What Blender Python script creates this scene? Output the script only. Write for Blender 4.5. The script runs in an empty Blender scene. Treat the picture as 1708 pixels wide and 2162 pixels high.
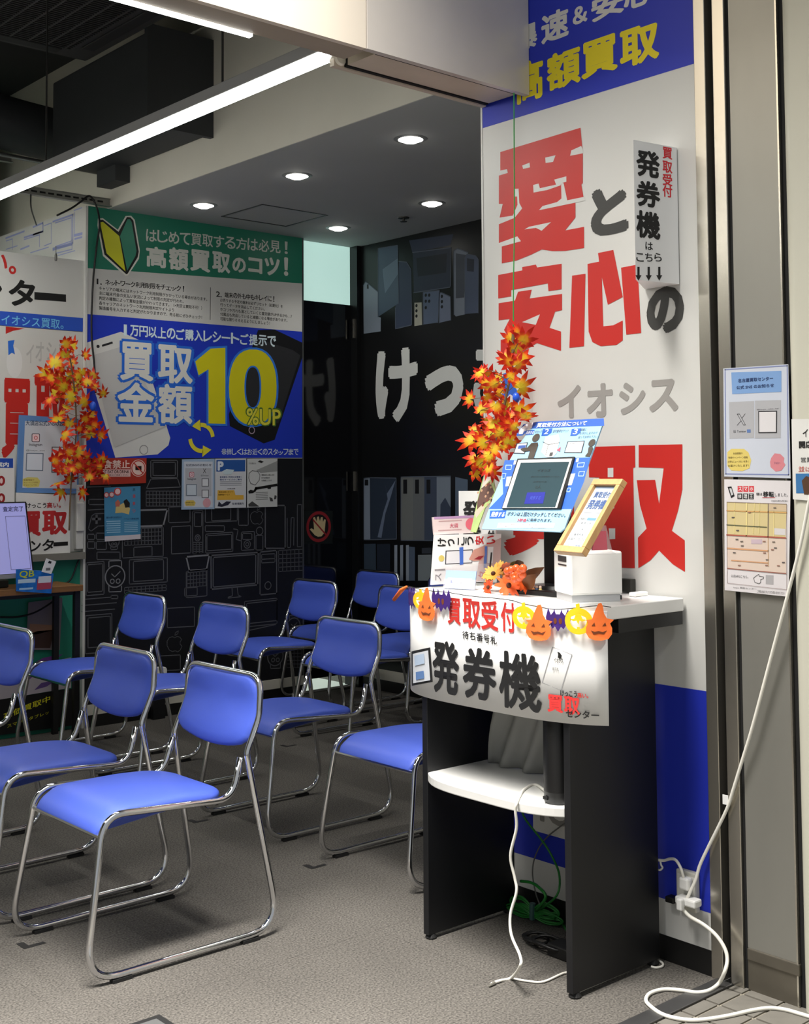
import bpy, bmesh, math, random
from mathutils import Vector, Matrix
random.seed(11)
SC = bpy.context.scene
COL = SC.collection
PI = math.pi
V3 = Vector

# ------------------------------------------------------------------ camera
FPX, CXP, CYP, IW, IH = 2609.8, 854.0, 858.4, 1708.0, 2162.0
YAW, PITCH, ROLL, EYE = -0.71801533, 0.05587271, -0.00628806, 1.4
_cy, _sy, _cp, _sp = math.cos(YAW), math.sin(YAW), math.cos(PITCH), math.sin(PITCH)
FWD = V3((-_sy*_cp, _cy*_cp, _sp)); _r = V3((_cy, _sy, 0)); _u = _r.cross(FWD)
RGT = _r*math.cos(ROLL) + _u*math.sin(ROLL)
UPV = -_r*math.sin(ROLL) + _u*math.cos(ROLL)
cd = bpy.data.cameras.new('camera'); cam = bpy.data.objects.new('camera', cd); COL.objects.link(cam)
cd.sensor_fit = 'VERTICAL'; cd.sensor_height = 36.0; cd.sensor_width = 36.0*IW/IH
cd.lens = 36.0*FPX/IH
cd.shift_y = (CYP - IH/2)/IH; cd.shift_x = -(CXP - IW/2)/IH
cd.clip_start = 0.05; cd.clip_end = 100
m = Matrix.Identity(4)
for i in range(3):
    m[i][0] = RGT[i]; m[i][1] = UPV[i]; m[i][2] = -FWD[i]
m[0][3], m[1][3], m[2][3] = 0, 0, EYE
cam.matrix_world = m
SC.camera = cam

# ------------------------------------------------------------------ world and exposure
SC.view_settings.view_transform = 'Standard'; SC.view_settings.look = 'None'
SC.view_settings.gamma = 1.0; SC.view_settings.use_curve_mapping = False
SC.view_settings.exposure = 0.0
w = bpy.data.worlds.new('world'); SC.world = w; w.use_nodes = True
bg = w.node_tree.nodes['Background']
bg.inputs[0].default_value = (0.93, 0.97, 1.0, 1); bg.inputs[1].default_value = 0.40

# ------------------------------------------------------------------ lights the place has
def lamp(name, kind, loc, energy, color=(1, 1, 1), target=None, **kw):
    d = bpy.data.lights.new(name, kind); d.energy = energy; d.color = color
    for k, v in kw.items(): setattr(d, k, v)
    o = bpy.data.objects.new(name, d); COL.objects.link(o); o.location = loc
    if target is not None:
        o.rotation_euler = (V3(target)-V3(loc)).to_track_quat('-Z', 'Y').to_euler()
    return o
# lamps under the canopy outside: a spot on the reception counter, two long ceiling lights over the walkway
lamp('canopy_spot_lamp', 'SPOT', (2.35, 0.55, 2.7), 75, (1, 0.97, 0.92), (2.66, 2.26, 1.10), spot_size=math.radians(22), spot_blend=1.0, shadow_soft_size=0.06)
lamp('canopy_ceiling_lamp', 'AREA', (0.75, 2.30, 3.95), 180, (1, 0.955, 0.90), (0.75, 2.3001, 0.0), shape='RECTANGLE', size=2.3, size_y=0.5, spread=math.radians(88))

def ray(x, y): return RGT*((x-CXP)/FPX) - UPV*((y-CYP)/FPX) + FWD
def AX(x, y, X): d = ray(x, y); t = X/d.x; return V3((X, t*d.y, EYE+t*d.z))
def AY(x, y, Y): d = ray(x, y); t = Y/d.y; return V3((t*d.x, Y, EYE+t*d.z))
def AZ(x, y, Z=0.0): d = ray(x, y); t = (Z-EYE)/d.z; return V3((t*d.x, t*d.y, Z))

# ------------------------------------------------------------------ materials
def lin(c):
    return tuple(((v/255)/12.92 if v/255 <= 0.04045 else ((v/255+0.055)/1.055)**2.4) for v in c)
MATS = {}
def mat(name, rgb, rough=0.5, metal=0.0, spec=0.5, noise=0.0, nscale=20.0, bump=0.0, bscale=200.0, emit=0.0, emitc=None, trans=0.0, alpha=1.0, stretch=None, coat=0.0, sub=0.0):
    if name in MATS: return MATS[name]
    M = bpy.data.materials.new(name); M.use_nodes = True; nt = M.node_tree
    b = nt.nodes['Principled BSDF']; c = lin(rgb)
    b.inputs['Base Color'].default_value = (*c, 1); b.inputs['Roughness'].default_value = rough
    b.inputs['Metallic'].default_value = metal; b.inputs['Specular IOR Level'].default_value = spec
    b.inputs['Transmission Weight'].default_value = trans; b.inputs['Alpha'].default_value = alpha
    b.inputs['Coat Weight'].default_value = coat
    if emit:
        b.inputs['Emission Strength'].default_value = emit
        b.inputs['Emission Color'].default_value = (*lin(emitc or rgb), 1)
    if noise or bump:
        tc = nt.nodes.new('ShaderNodeTexCoord'); mp = nt.nodes.new('ShaderNodeMapping')
        nt.links.new(tc.outputs['Object'], mp.inputs['Vector'])
        if stretch: mp.inputs['Scale'].default_value = stretch
    if noise:
        n = nt.nodes.new('ShaderNodeTexNoise'); n.inputs['Scale'].default_value = nscale; n.inputs['Detail'].default_value = 4
        r = nt.nodes.new('ShaderNodeMapRange'); r.inputs[3].default_value = 1-noise; r.inputs[4].default_value = 1+noise
        r.inputs[1].default_value = 0.3; r.inputs[2].default_value = 0.7
        x = nt.nodes.new('ShaderNodeVectorMath'); x.operation = 'SCALE'; x.inputs[0].default_value = c
        nt.links.new(mp.outputs[0], n.inputs['Vector']); nt.links.new(n.outputs['Fac'], r.inputs[0])
        nt.links.new(r.outputs[0], x.inputs['Scale']); nt.links.new(x.outputs[0], b.inputs['Base Color'])
    if bump:
        n2 = nt.nodes.new('ShaderNodeTexNoise'); n2.inputs['Scale'].default_value = bscale; n2.inputs['Detail'].default_value = 3
        bp = nt.nodes.new('ShaderNodeBump'); bp.inputs['Strength'].default_value = bump; bp.inputs['Distance'].default_value = 0.004
        nt.links.new(mp.outputs[0], n2.inputs['Vector']); nt.links.new(n2.outputs['Fac'], bp.inputs['Height'])
        nt.links.new(bp.outputs[0], b.inputs['Normal'])
    MATS[name] = M
    return M
def ink(rgb, rough=0.45):
    return mat('ink_%d_%d_%d' % tuple(rgb), rgb, rough, spec=0.35)

# ------------------------------------------------------------------ mesh tools
class MB:
    def __init__(s): s.v = []; s.f = []
    def add(s, vs, fs):
        k = len(s.v); s.v += [V3(p) for p in vs]; s.f += [tuple(i+k for i in f) for f in fs]; return s
    def box(s, a, b, frame=None):
        x0, y0, z0 = a; x1, y1, z1 = b
        vs = [(x0,y0,z0),(x1,y0,z0),(x1,y1,z0),(x0,y1,z0),(x0,y0,z1),(x1,y0,z1),(x1,y1,z1),(x0,y1,z1)]
        if frame is not None: vs = [frame.P(p[0], p[1], p[2]) for p in vs]
        return s.add(vs, [(0,3,2,1),(4,5,6,7),(0,1,5,4),(1,2,6,5),(2,3,7,6),(3,0,4,7)])
    def prism(s, pts, d, frame=None):
        """pts: 2D outline; extruded from offset d[0] to d[1] along the frame normal."""
        n = len(pts)
        if frame is None: f = lambda p, q: V3((p[0], p[1], q))
        else: f = lambda p, q: frame.P(p[0], p[1], q)
        vs = [f(p, d[0]) for p in pts] + [f(p, d[1]) for p in pts]
        return s.add(vs, [tuple(range(n))[::-1], tuple(range(n, 2*n))] + [(i, (i+1) % n, n+(i+1) % n, n+i) for i in range(n)])
    def tube(s, path, r, n=8, cap=True, closed=False):
        path = [V3(p) for p in path]; m_ = len(path); k0 = len(s.v)
        rr = r if isinstance(r, (list, tuple)) else [r]*m_
        t0 = (path[1]-path[0]).normalized()
        nrm = t0.orthogonal().normalized()
        for i, p in enumerate(path):
            if closed: t = (path[(i+1) % m_]-path[i-1]).normalized()
            elif i == 0: t = t0
            elif i == m_-1: t = (path[-1]-path[-2]).normalized()
            else:
                t = ((path[i+1]-p).normalized()+(p-path[i-1]).normalized())
                t = t.normalized() if t.length > 1e-6 else (path[i+1]-p).normalized()
            nrm = (nrm - t*nrm.dot(t)); nrm = nrm.normalized() if nrm.length > 1e-6 else t.orthogonal().normalized()
            bn = t.cross(nrm)
            for j in range(n):
                a = 2*PI*j/n; s.v.append(p + (nrm*math.cos(a)+bn*math.sin(a))*rr[i])
        segs = m_ if closed else m_-1
        for i in range(segs):
            a, b = k0+i*n, k0+((i+1) % m_)*n
            for j in range(n): s.f.append((a+j, a+(j+1) % n, b+(j+1) % n, b+j))
        if cap and not closed:
            s.f.append(tuple(range(k0, k0+n))[::-1]); s.f.append(tuple(range(k0+(m_-1)*n, k0+m_*n)))
        return s
    def lathe(s, prof, c=(0,0,0), n=20, axis='Z'):
        k = len(s.v); c = V3(c)
        for (r, h) in prof:
            for j in range(n):
                a = 2*PI*j/n; p = V3((r*math.cos(a), r*math.sin(a), h))
                if axis == 'Y': p = V3((p.x, p.z, p.y))
                if axis == 'X': p = V3((p.z, p.x, p.y))
                s.v.append(c+p)
        for i in range(len(prof)-1):
            for j in range(n):
                s.f.append((k+i*n+j, k+i*n+(j+1) % n, k+(i+1)*n+(j+1) % n, k+(i+1)*n+j))
        s.f.append(tuple(range(k, k+n))[::-1]); e = k+(len(prof)-1)*n; s.f.append(tuple(range(e, e+n)))
        return s
    def ball(s, c, r, n=8, sc=(1,1,1)):
        prof = [(max(1e-4, r*math.sin(PI*i/n)), -r*math.cos(PI*i/n)) for i in range(n+1)]
        k = len(s.v); s.lathe(prof, (0,0,0), max(6, n+2))
        for i in range(k, len(s.v)):
            p = s.v[i]; s.v[i] = V3(c)+V3((p.x*sc[0], p.y*sc[1], p.z*sc[2]))
        return s
    def mesh(s, name):
        me = bpy.data.meshes.new(name); me.from_pydata([tuple(p) for p in s.v], [], s.f); me.update()
        bm = bmesh.new(); bm.from_mesh(me); bmesh.ops.recalc_face_normals(bm, faces=bm.faces); bm.to_mesh(me); bm.free()
        return me
    def build(s, name, material, parent=None, smooth=False, bevel=0.0, loc=None, world=True):
        me = s.mesh(name)
        if material: me.materials.append(material)
        if smooth:
            for p in me.polygons: p.use_smooth = True
        o = bpy.data.objects.new(name, me); COL.objects.link(o)
        if bevel:
            md = o.modifiers.new('bevel', 'BEVEL'); md.width = bevel; md.segments = 2; md.limit_method = 'ANGLE'; md.angle_limit = math.radians(40)
        if smooth == 'auto':
            try:
                for p in me.polygons: p.use_smooth = True
                me.set_sharp_from_angle(angle=math.radians(40))
            except Exception: pass
        if parent is not None: attach(o, parent)
        return o
def attach(o, parent):
    o.parent = parent
    o.matrix_parent_inverse = parent_world(parent).inverted()
def parent_world(p):
    mw = p.matrix_basis.copy()
    return mw if p.parent is None else parent_world(p.parent) @ p.matrix_parent_inverse @ mw
def tag(o, label, cat, group=None, kind=None):
    if label: o['label'] = label
    if cat: o['category'] = cat
    if group: o['group'] = group
    if kind: o['kind'] = kind
    return o
def struct(o, label=None):
    o['kind'] = 'structure'
    if label: o['label'] = label
    return o
def thing(name, label, cat, loc=(0,0,0), group=None):
    o = bpy.data.objects.new(name, None); COL.objects.link(o); o.location = loc
    o.empty_display_size = 0.05
    return tag(o, label, cat, group)
def bx(name, a, b, material, parent=None, bevel=0.0):
    return MB().box(a, b).build(name, material, parent, bevel=bevel)
def fillet(pts, rad, n=6):
    """round the corners of a polyline; rad is one radius or one per inner corner"""
    pts = [V3(p) for p in pts]; out = [pts[0]]
    for i in range(1, len(pts)-1):
        r = rad if not isinstance(rad, (list, tuple)) else rad[i-1]
        p, a, b = pts[i], pts[i-1], pts[i+1]
        da, db = (a-p), (b-p); la, lb = da.length, db.length; da.normalize(); db.normalize()
        ang = da.angle(db)
        if r <= 0 or ang > PI-0.02: out.append(p); continue
        d = min(r/math.tan(ang/2), la*0.49, lb*0.49)
        p0, p1 = p+da*d, p+db*d
        for k in range(n+1):
            t = k/n; out.append(p0*(1-t)**2 + p*2*t*(1-t) + p1*t*t)
    out.append(pts[-1]); return out
def smooth_path(pts, k=6):
    """Catmull-Rom through the points"""
    P = [V3(p) for p in pts]; P = [P[0]*2-P[1]] + P + [P[-1]*2-P[-2]]; out = []
    for i in range(1, len(P)-2):
        for j in range(k):
            t = j/k; a, b, c, d = P[i-1], P[i], P[i+1], P[i+2]
            out.append(0.5*((2*b)+(c-a)*t+(2*a-5*b+4*c-d)*t*t+(3*b-a-3*c+d)*t**3))
    out.append(P[-2]); return out
def rrect(a0, b0, a1, b1, r, n=4):
    out = []
    for (cx, cy, s) in ((a1-r, b1-r, 0), (a0+r, b1-r, 1), (a0+r, b0+r, 2), (a1-r, b0+r, 3)):
        for k in range(n+1):
            t = PI/2*(s+k/n); out.append((cx+r*math.cos(t), cy+r*math.sin(t)))
    return out

# ------------------------------------------------------------------ flat print on boards
class Frame:
    def __init__(s, O, u, v):
        s.O = V3(O); s.u = V3(u).normalized(); s.v = V3(v).normalized(); s.n = s.u.cross(s.v)
    def P(s, a, b, d=0.0): return s.O + s.u*a + s.v*b + s.n*d
    def px(s, x, y):
        d = ray(x, y); C0 = V3((0, 0, EYE)); t = (s.O-C0).dot(s.n)/d.dot(s.n); q = C0+d*t-s.O
        return (q.dot(s.u), q.dot(s.v))
def FX(X): return Frame((X, 0, 0), (0, -1, 0), (0, 0, 1))   # a board that faces -X
def FY(Y): return Frame((0, Y, 0), (1, 0, 0), (0, 0, 1))    # a board that faces -Y
GLYPH = {}; NBASE = {}
def glyphs(s, bold):
    """outline of a text run; heavier weights are the same run printed several times with small shifts"""
    k = (s, bold)
    if k not in GLYPH:
        c = bpy.data.curves.new('t', 'FONT'); c.body = s; c.resolution_u = 3; c.fill_mode = 'FRONT'
        o = bpy.data.objects.new('t', c); me = o.to_mesh()
        vs = [(v.co.x, v.co.y) for v in me.vertices]; fs = [tuple(p.vertices) for p in me.polygons]
        o.to_mesh_clear(); bpy.data.objects.remove(o); bpy.data.curves.remove(c)
        NBASE[s] = max(1, len(vs))
        if bold > 0.004:
            n = 8 if bold > 0.024 else 4; V0, F0 = list(vs), list(fs); vs, fs = [], []
            for q in range(n):
                a = 2*PI*(q+0.5)/n; dx, dy = bold*0.9*math.cos(a), bold*0.9*math.sin(a); k0 = len(vs)
                vs += [(x+dx, y+dy) for x, y in V0]; fs += [tuple(i+k0 for i in f) for f in F0]
            if bold > 0.06:
                k0 = len(vs); vs += V0; fs += [tuple(i+k0 for i in f) for f in F0]
        GLYPH[k] = (vs, fs)
    return GLYPH[k]
def ppx(p):
    q = p-V3((0, 0, EYE)); w_ = max(q.dot(FWD), 0.05); return (q.dot(RGT)/w_*FPX+CXP, -q.dot(UPV)/w_*FPX+CYP)
class Print:
    """collects flat print for one board and builds it as child meshes; what is large enough to pick out is a piece of its own"""
    def __init__(s, frame, parent, step=0.0004): s.F = frame; s.par = parent; s.g = {}; s.big = []; s.step = step
    def _g(s, part, col): return s.g.setdefault((part, tuple(col)), MB())
    def _put(s, vs, fs, col, part, limit):
        q = [ppx(p) for p in vs]; h = max(y for _, y in q)-min(y for _, y in q); w_ = max(x for x, _ in q)-min(x for x, _ in q)
        if min(h, w_*3) >= limit: s.big.append((part, tuple(col), MB().add(vs, fs)))
        else: s._g('small_print', col).add(vs, fs)
    def poly(s, pts, col, L=1, part='printed_shape'):
        s._put([s.F.P(a, b, L*s.step) for a, b in pts], [tuple(range(len(pts)))], col, part, 10)
    def rect(s, a0, b0, a1, b1, col, L=1, part='printed_shape'):
        s.poly([(a0, b0), (a1, b0), (a1, b1), (a0, b1)], col, L, part)
    def prect(s, x0, y0, x1, y1, col, L=1, part='printed_shape'):
        (a0, b1), (a1, b0) = s.F.px(x0, y0), s.F.px(x1, y1); s.rect(a0, b0, a1, b1, col, L, part)
    def ppoly(s, pts, col, L=1, part='printed_shape'):
        s.poly([s.F.px(*p) for p in pts], col, L, part)
    def strips(s, q4, col, L=1, part='printed_shape', n=6):
        """a four-cornered patch (TL, TR, BR, BL in photo pixels) cut into strips so that it follows a curved sheet"""
        A, B, C_, D = [s.F.px(*p) for p in q4]; vs = []
        for i in range(n+1):
            t = i/n
            for p, q in ((A, B), (D, C_)): vs.append(s.F.P(p[0]+(q[0]-p[0])*t, p[1]+(q[1]-p[1])*t, L*s.step))
        s._put(vs, [(2*i, 2*i+1, 2*i+3, 2*i+2) for i in range(n)], col, part, 8)
    def disc(s, c, r, col, L=1, part='printed_shape', n=24, ry=None):
        s.poly([(c[0]+r*math.cos(2*PI*i/n), c[1]+(ry or r)*math.sin(2*PI*i/n)) for i in range(n)], col, L, part)
    def ring(s, c, r0, r1, col, L=1, part='printed_shape', n=28):
        vs = []
        for r in (r0, r1): vs += [s.F.P(c[0]+r*math.cos(2*PI*i/n), c[1]+r*math.sin(2*PI*i/n), L*s.step) for i in range(n)]
        fs = [(i, (i+1) % n, n+(i+1) % n, n+i) for i in range(n)]
        if part == 'line_drawing': s._g(part, col).add(vs, fs)
        else: s._put(vs, fs, col, part, 10)
    def line(s, pts, w, col, L=1, part='line_drawing', closed=False):
        g = s._g(part, col); pts = list(pts)
        if closed: pts.append(pts[0])
        for p, q in zip(pts[:-1], pts[1:]):
            dx, dy = q[0]-p[0], q[1]-p[1]; l = math.hypot(dx, dy)
            if l < 1e-6: continue
            dx, dy = dx/l*w/2, dy/l*w/2
            g.add([s.F.P(*c, L*s.step) for c in ((p[0]-dx-dy, p[1]-dy+dx), (p[0]-dx+dy, p[1]-dy-dx), (q[0]+dx+dy, q[1]+dy-dx), (q[0]+dx-dy, q[1]+dy+dx))], [(0, 1, 2, 3)])
    def pline(s, pts, w, col, L=1, closed=False, part='line_drawing'):
        s.line([s.F.px(*p) for p in pts], w, col, L, part, closed)
    def text(s, t, a0, b0, a1, b1, col, bold=0.0, L=2, part='lettering', skew=0.0, rise=0.0, rot=0):
        vs, fs = glyphs(t, bold)
        if not vs: return
        n0 = NBASE[t]
        if rot == 90: vs = [(-y, x) for x, y in vs]
        if rot == -90: vs = [(y, -x) for x, y in vs]
        x0 = min(v[0] for v in vs); x1 = max(v[0] for v in vs); y0 = min(v[1] for v in vs); y1 = max(v[1] for v in vs)
        out = []
        for x, y in vs:
            fx, fy = (x-x0)/max(x1-x0, 1e-6), (y-y0)/max(y1-y0, 1e-6)
            out.append(s.F.P(a0+(a1-a0)*fx+skew*fy, b0+(b1-b0)*fy+rise*fx, L*s.step+(len(out)//n0)*0.00002))
        s._put(out, fs, col, part, 9)
    def ptext(s, t, x0, y0, x1, y1, col, bold=0.0, L=2, **kw):
        """text whose outline box in the photograph is (x0, y0)-(x1, y1): level on the board, so the box minus the slope gives its height"""
        xm, ym = (x0+x1)/2, (y0+y1)/2; am, bm_ = s.F.px(xm, ym); ae, _ = s.F.px(x1, ym)
        q0, q1 = ppx(s.F.P(am, bm_)), ppx(s.F.P(ae, bm_)); sl_ = (q1[1]-q0[1])/max(q1[0]-q0[0], 1e-3)
        h = max(0.8*(y1-y0), (y1-y0)-0.35*abs(sl_)*(x1-x0))
        _, b1 = s.F.px(xm, ym-h/2); _, b0 = s.F.px(xm, ym+h/2)
        a0, _ = s.F.px(x0, ym+(x0-xm)*sl_); a1, _ = s.F.px(x1, ym+(x1-xm)*sl_)
        s.text(t, a0, b0, a1, b1, col, bold, L, **kw)
    def done(s):
        todo = [(part, col, mb, False) for part, col, mb in s.big] + [(part, col, mb, True) for (part, col), mb in s.g.items()]
        for part, col, mb, stuff in todo:
            me = bpy.data.meshes.new(part); me.from_pydata([tuple(p) for p in mb.v], [], mb.f); me.materials.append(ink(col))
            o = bpy.data.objects.new(part, me); COL.objects.link(o); attach(o, s.par)
            if stuff: o['kind'] = 'stuff'
def board(name, frame, a0, b0, a1, b1, material, label, cat, thick=0.003, group=None, back=0.0, parent=None):
    o = MB().box((a0, b0, -thick-back), (a1, b1, -back), frame).build(name, material, parent)
    if parent is None: tag(o, label, cat, group)
    return o

# ================================================================== STRUCTURE
WHITE = mat('white_board', (203, 203, 199), 0.5, noise=0.015, nscale=3)
PAPER = mat('white_paper', (238, 238, 236), 0.6, noise=0.01, nscale=4)
PAINT = mat('beige_wall_paint', (206, 203, 190), 0.75, noise=0.04, nscale=2.5)
CEILW = mat('ceiling_paint', (178, 180, 176), 0.8, noise=0.02, nscale=3)
DARKC = mat('dark_open_ceiling', (52, 54, 56), 0.85, noise=0.12, nscale=2)
BLACKB = mat('black_melamine', (17, 18, 21), 0.45, noise=0.08, nscale=9)
BASEB = mat('black_baseboard', (18, 18, 18), 0.45)
STEEL = mat('stainless_steel', (192, 187, 176), 0.26, 0.9, noise=0.10, nscale=5, stretch=(1, 1, 0.12))
STEELD = mat('steel_door_skin', (150, 149, 142), 0.42, 0.55, noise=0.07, nscale=4, stretch=(1, 1, 0.3))
STEELK = mat('worn_kick_plate', (112, 107, 97), 0.38, 0.7, noise=0.16, nscale=7)
GROOVE = mat('dark_gap', (9, 9, 9), 0.8)
CHROME = mat('chrome_tube', (225, 226, 228), 0.12, 1.0)
RUBBER = mat('black_rubber', (22, 22, 22), 0.7)
GLOSSB = mat('glossy_black_door', (8, 9, 14), 0.07, spec=0.6)
LEDW = mat('led_diffuser', (255, 252, 246), 0.4, emit=42.0, emitc=(255, 253, 246))
LEDT = mat('led_strip_diffuser', (255, 252, 246), 0.4, emit=16.0, emitc=(255, 253, 246))
LEDH = mat('led_housing', (205, 205, 202), 0.45)
DOWNL = mat('downlight_lens', (255, 250, 240), 0.4, emit=14.0, emitc=(255, 251, 242))

# carpet with a fine loop pile and faint tile seams
def carpet():
    M = bpy.data.materials.new('grey_carpet_tile'); M.use_nodes = True; nt = M.node_tree; b = nt.nodes['Principled BSDF']
    tc = nt.nodes.new('ShaderNodeTexCoord')
    n1 = nt.nodes.new('ShaderNodeTexNoise'); n1.inputs['Scale'].default_value = 165; n1.inputs['Detail'].default_value = 5
    n2 = nt.nodes.new('ShaderNodeTexNoise'); n2.inputs['Scale'].default_value = 2.2; n2.inputs['Detail'].default_value = 3
    rp = nt.nodes.new('ShaderNodeValToRGB')
    rp.color_ramp.elements[0].position = 0.32; rp.color_ramp.elements[0].color = (*lin((62, 60, 57)), 1)
    rp.color_ramp.elements[1].position = 0.70; rp.color_ramp.elements[1].color = (*lin((116, 112, 106)), 1)
    br = nt.nodes.new('ShaderNodeTexBrick'); br.offset = 0.0
    br.inputs['Scale'].default_value = 1.0; br.inputs['Brick Width'].default_value = 0.5; br.inputs['Row Height'].default_value = 0.5
    br.inputs['Mortar Size'].default_value = 0.0016; br.inputs['Mortar Smooth'].default_value = 0.4
    br.inputs['Color1'].default_value = (1, 1, 1, 1); br.inputs['Color2'].default_value = (0.95, 0.95, 0.95, 1); br.inputs['Mortar'].default_value = (0.72, 0.72, 0.72, 1)
    mx = nt.nodes.new('ShaderNodeMix'); mx.data_type = 'RGBA'; mx.blend_type = 'MULTIPLY'; mx.inputs[0].default_value = 1
    mr = nt.nodes.new('ShaderNodeMapRange'); mr.inputs[1].default_value = 0.3; mr.inputs[2].default_value = 0.7; mr.inputs[3].default_value = 0.86; mr.inputs[4].default_value = 1.08
    sc = nt.nodes.new('ShaderNodeVectorMath'); sc.operation = 'SCALE'
    bp = nt.nodes.new('ShaderNodeBump'); bp.inputs['Strength'].default_value = 0.35; bp.inputs['Distance'].default_value = 0.003
    L = nt.links
    for n in (n1, n2, br): L.new(tc.outputs['Object'], n.inputs['Vector'])
    L.new(n1.outputs['Fac'], rp.inputs[0]); L.new(rp.outputs[0], mx.inputs[6]); L.new(br.outputs['Color'], mx.inputs[7])
    L.new(n2.outputs['Fac'], mr.inputs[0]); L.new(mx.outputs[2], sc.inputs[0]); L.new(mr.outputs[0], sc.inputs['Scale'])
    L.new(sc.outputs[0], b.inputs['Base Color']); L.new(n1.outputs['Fac'], bp.inputs['Height']); L.new(bp.outputs[0], b.inputs['Normal'])
    b.inputs['Roughness'].default_value = 0.9; b.inputs['Specular IOR Level'].default_value = 0.25
    return M
CARPET = carpet()
PAVE = mat('pavement_tile', (112, 109, 102), 0.65, noise=0.10, nscale=14, bump=0.2, bscale=90)
GROUT = mat('pale_grout', (146, 140, 126), 0.85, noise=0.06, nscale=30)
THRESH = mat('worn_metal_threshold', (92, 92, 92), 0.42, 0.7, noise=0.12, nscale=12)

XW = 2.961      # print face of the right-hand wall panel
XB = 5.254      # black graphic wall
YP = 6.471      # poster wall
YT = 2.027      # where the pavement tiles start
ZC = 2.956      # alcove ceiling

struct(bx('floor', (-4.0, 2.085, -0.08), (5.6, 8.2, 0.0), CARPET), 'grey loop carpet tiles of the waiting area')
pav = struct(bx('floor_pavement', (-4.0, -3.0, -0.09), (6.0, 2.027, -0.004), GROUT), 'paved ground in front of the shop')
ts = 0.105
tm = MB().box((-ts/2+0.004, -ts/2+0.004, -0.012), (ts/2-0.004, ts/2-0.004, 0.0)).mesh('tile'); tm.materials.append(PAVE)
big = MB()
for i in range(-26, 2):
    for j in range(0, 34):
        cx, cyy = 2.82-ts/2+(i+1)*ts, 1.98-ts/2-(j-1)*ts
        if cyy-ts/2+0.006 > YT: continue
        y1 = min(cyy+ts/2-0.004, YT-0.002)
        if i >= -6 and j <= 12:
            if cyy+ts/2 > YT: 
                o = MB().box((cx-ts/2+0.004, cyy-ts/2+0.004, -0.012), (cx+ts/2-0.004, y1, 0.0)).build('tile', PAVE, pav)
            else:
                o = bpy.data.objects.new('tile', tm); COL.objects.link(o); o.location = (cx, cyy, 0); attach(o, pav)
        else: big.box((cx-ts/2+0.004, cyy-ts/2+0.004, -0.012), (cx+ts/2-0.004, y1, 0.0))
big.build('far_tiles', PAVE, pav)['kind'] = 'stuff'
struct(bx('trim_1', (-4.0, 2.029, -0.05), (2.955, 2.083, 0.004), THRESH, bevel=0.002), 'worn grey metal threshold strip along the shop front')

# right-hand side wall (carries the tall printed panel)
struct(bx('wall_right', (XW+0.012, 2.10, 0), (XW+0.16, 2.972, 3.9), PAINT))
struct(bx('baseboard_right', (XW-0.002, 2.10, 0), (XW+0.012, 2.972, 0.071), BASEB))
struct(bx('wall_right_return', (XW+0.16, 2.90, 0), (5.40, 2.972, 3.9), PAINT))
# deep black wall of the alcove
struct(bx('wall_alcove', (XB+0.002, 2.972, 0.0), (XB+0.12, 6.60, ZC), mat('black_vinyl_wall', (13, 14, 16), 0.35, spec=0.4)))
struct(bx('trim_2', (XB-0.008, 3.2, 0.072), (XB+0.002, 6.44, 0.137), PAINT))
struct(bx('baseboard_alcove', (XB-0.012, 3.2, 0.0), (XB+0.002, 6.44, 0.072), BASEB))
struct(bx('trim_3', (XB-0.035, 6.455, 0.0), (XB+0.002, 6.60, ZC), mat('black_vinyl_wall', (13, 14, 16), 0.35)), 'black door post beside the graphic wall')
for z in (1.30, 2.33):
    bx('hinge', (XB-0.046, 6.475, z), (XB-0.035, 6.49, z+0.13), STEEL, bpy.data.objects['trim_3'])
# poster wall
struct(bx('wall_poster', (3.252, YP+0.006, 0.0), (4.778, YP+0.10, ZC), PAINT))
struct(bx('trim_4', (3.252, YP-0.006, 0.067), (4.778, YP+0.006, 0.125), PAINT))
struct(bx('baseboard_poster', (3.252, YP-0.010, 0.0), (4.778, YP+0.006, 0.067), BASEB))
struct(bx('trim_5', (4.771, YP-0.003, 0.06), (4.782, YP+0.10, ZC), mat('alu_edge', (120, 122, 122), 0.35, 0.8)))
struct(bx('trim_6', (3.238, YP-0.004, 0.0), (3.252, YP+0.02, ZC), WHITE), 'white edge strip at the poster wall corner')
side = struct(bx('wall_side', (3.238, YP+0.02, 0.0), (3.252, 7.68, ZC), WHITE), 'white side panel with blue line drawings of devices')
# back wall and left wall
struct(bx('wall_back', (-4.0, 8.0, 0.0), (5.6, 8.12, 4.0), PAINT))
struct(bx('wall_left', (-4.1, 2.1, 0.0), (-4.0, 8.1, 4.0), PAINT))
struct(bx('wall_far_right', (5.40, 2.9, 0.0), (5.5, 8.1, 4.0), PAINT))
# door with a backlit transom over it
struct(bx('door_1', (4.79, 6.52, 0.085), (XB-0.036, 6.556, 2.557), GLOSSB), 'glossy black door standing under a backlit transom')
struct(bx('window_1', (4.782, 6.53, 2.560), (XB-0.036, 6.545, ZC), mat('frosted_backlit_glass', (222, 240, 236), 0.35, emit=0.72, emitc=(186, 226, 216))), 'frosted backlit transom pane')
struct(bx('wall_room_behind', (4.4, 7.3, 0.0), (5.4, 7.36, 2.56), WHITE))
lamp('back_room_lamp', 'AREA', (5.0, 7.0, 2.4), 40, (0.85, 1.0, 0.95), (5.0, 6.8, 0), shape='SQUARE', size=0.4)
struct(bx('floor_room_behind', (4.79, 6.57, 0.0), (5.24, 7.3, 0.004), WHITE))

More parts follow.
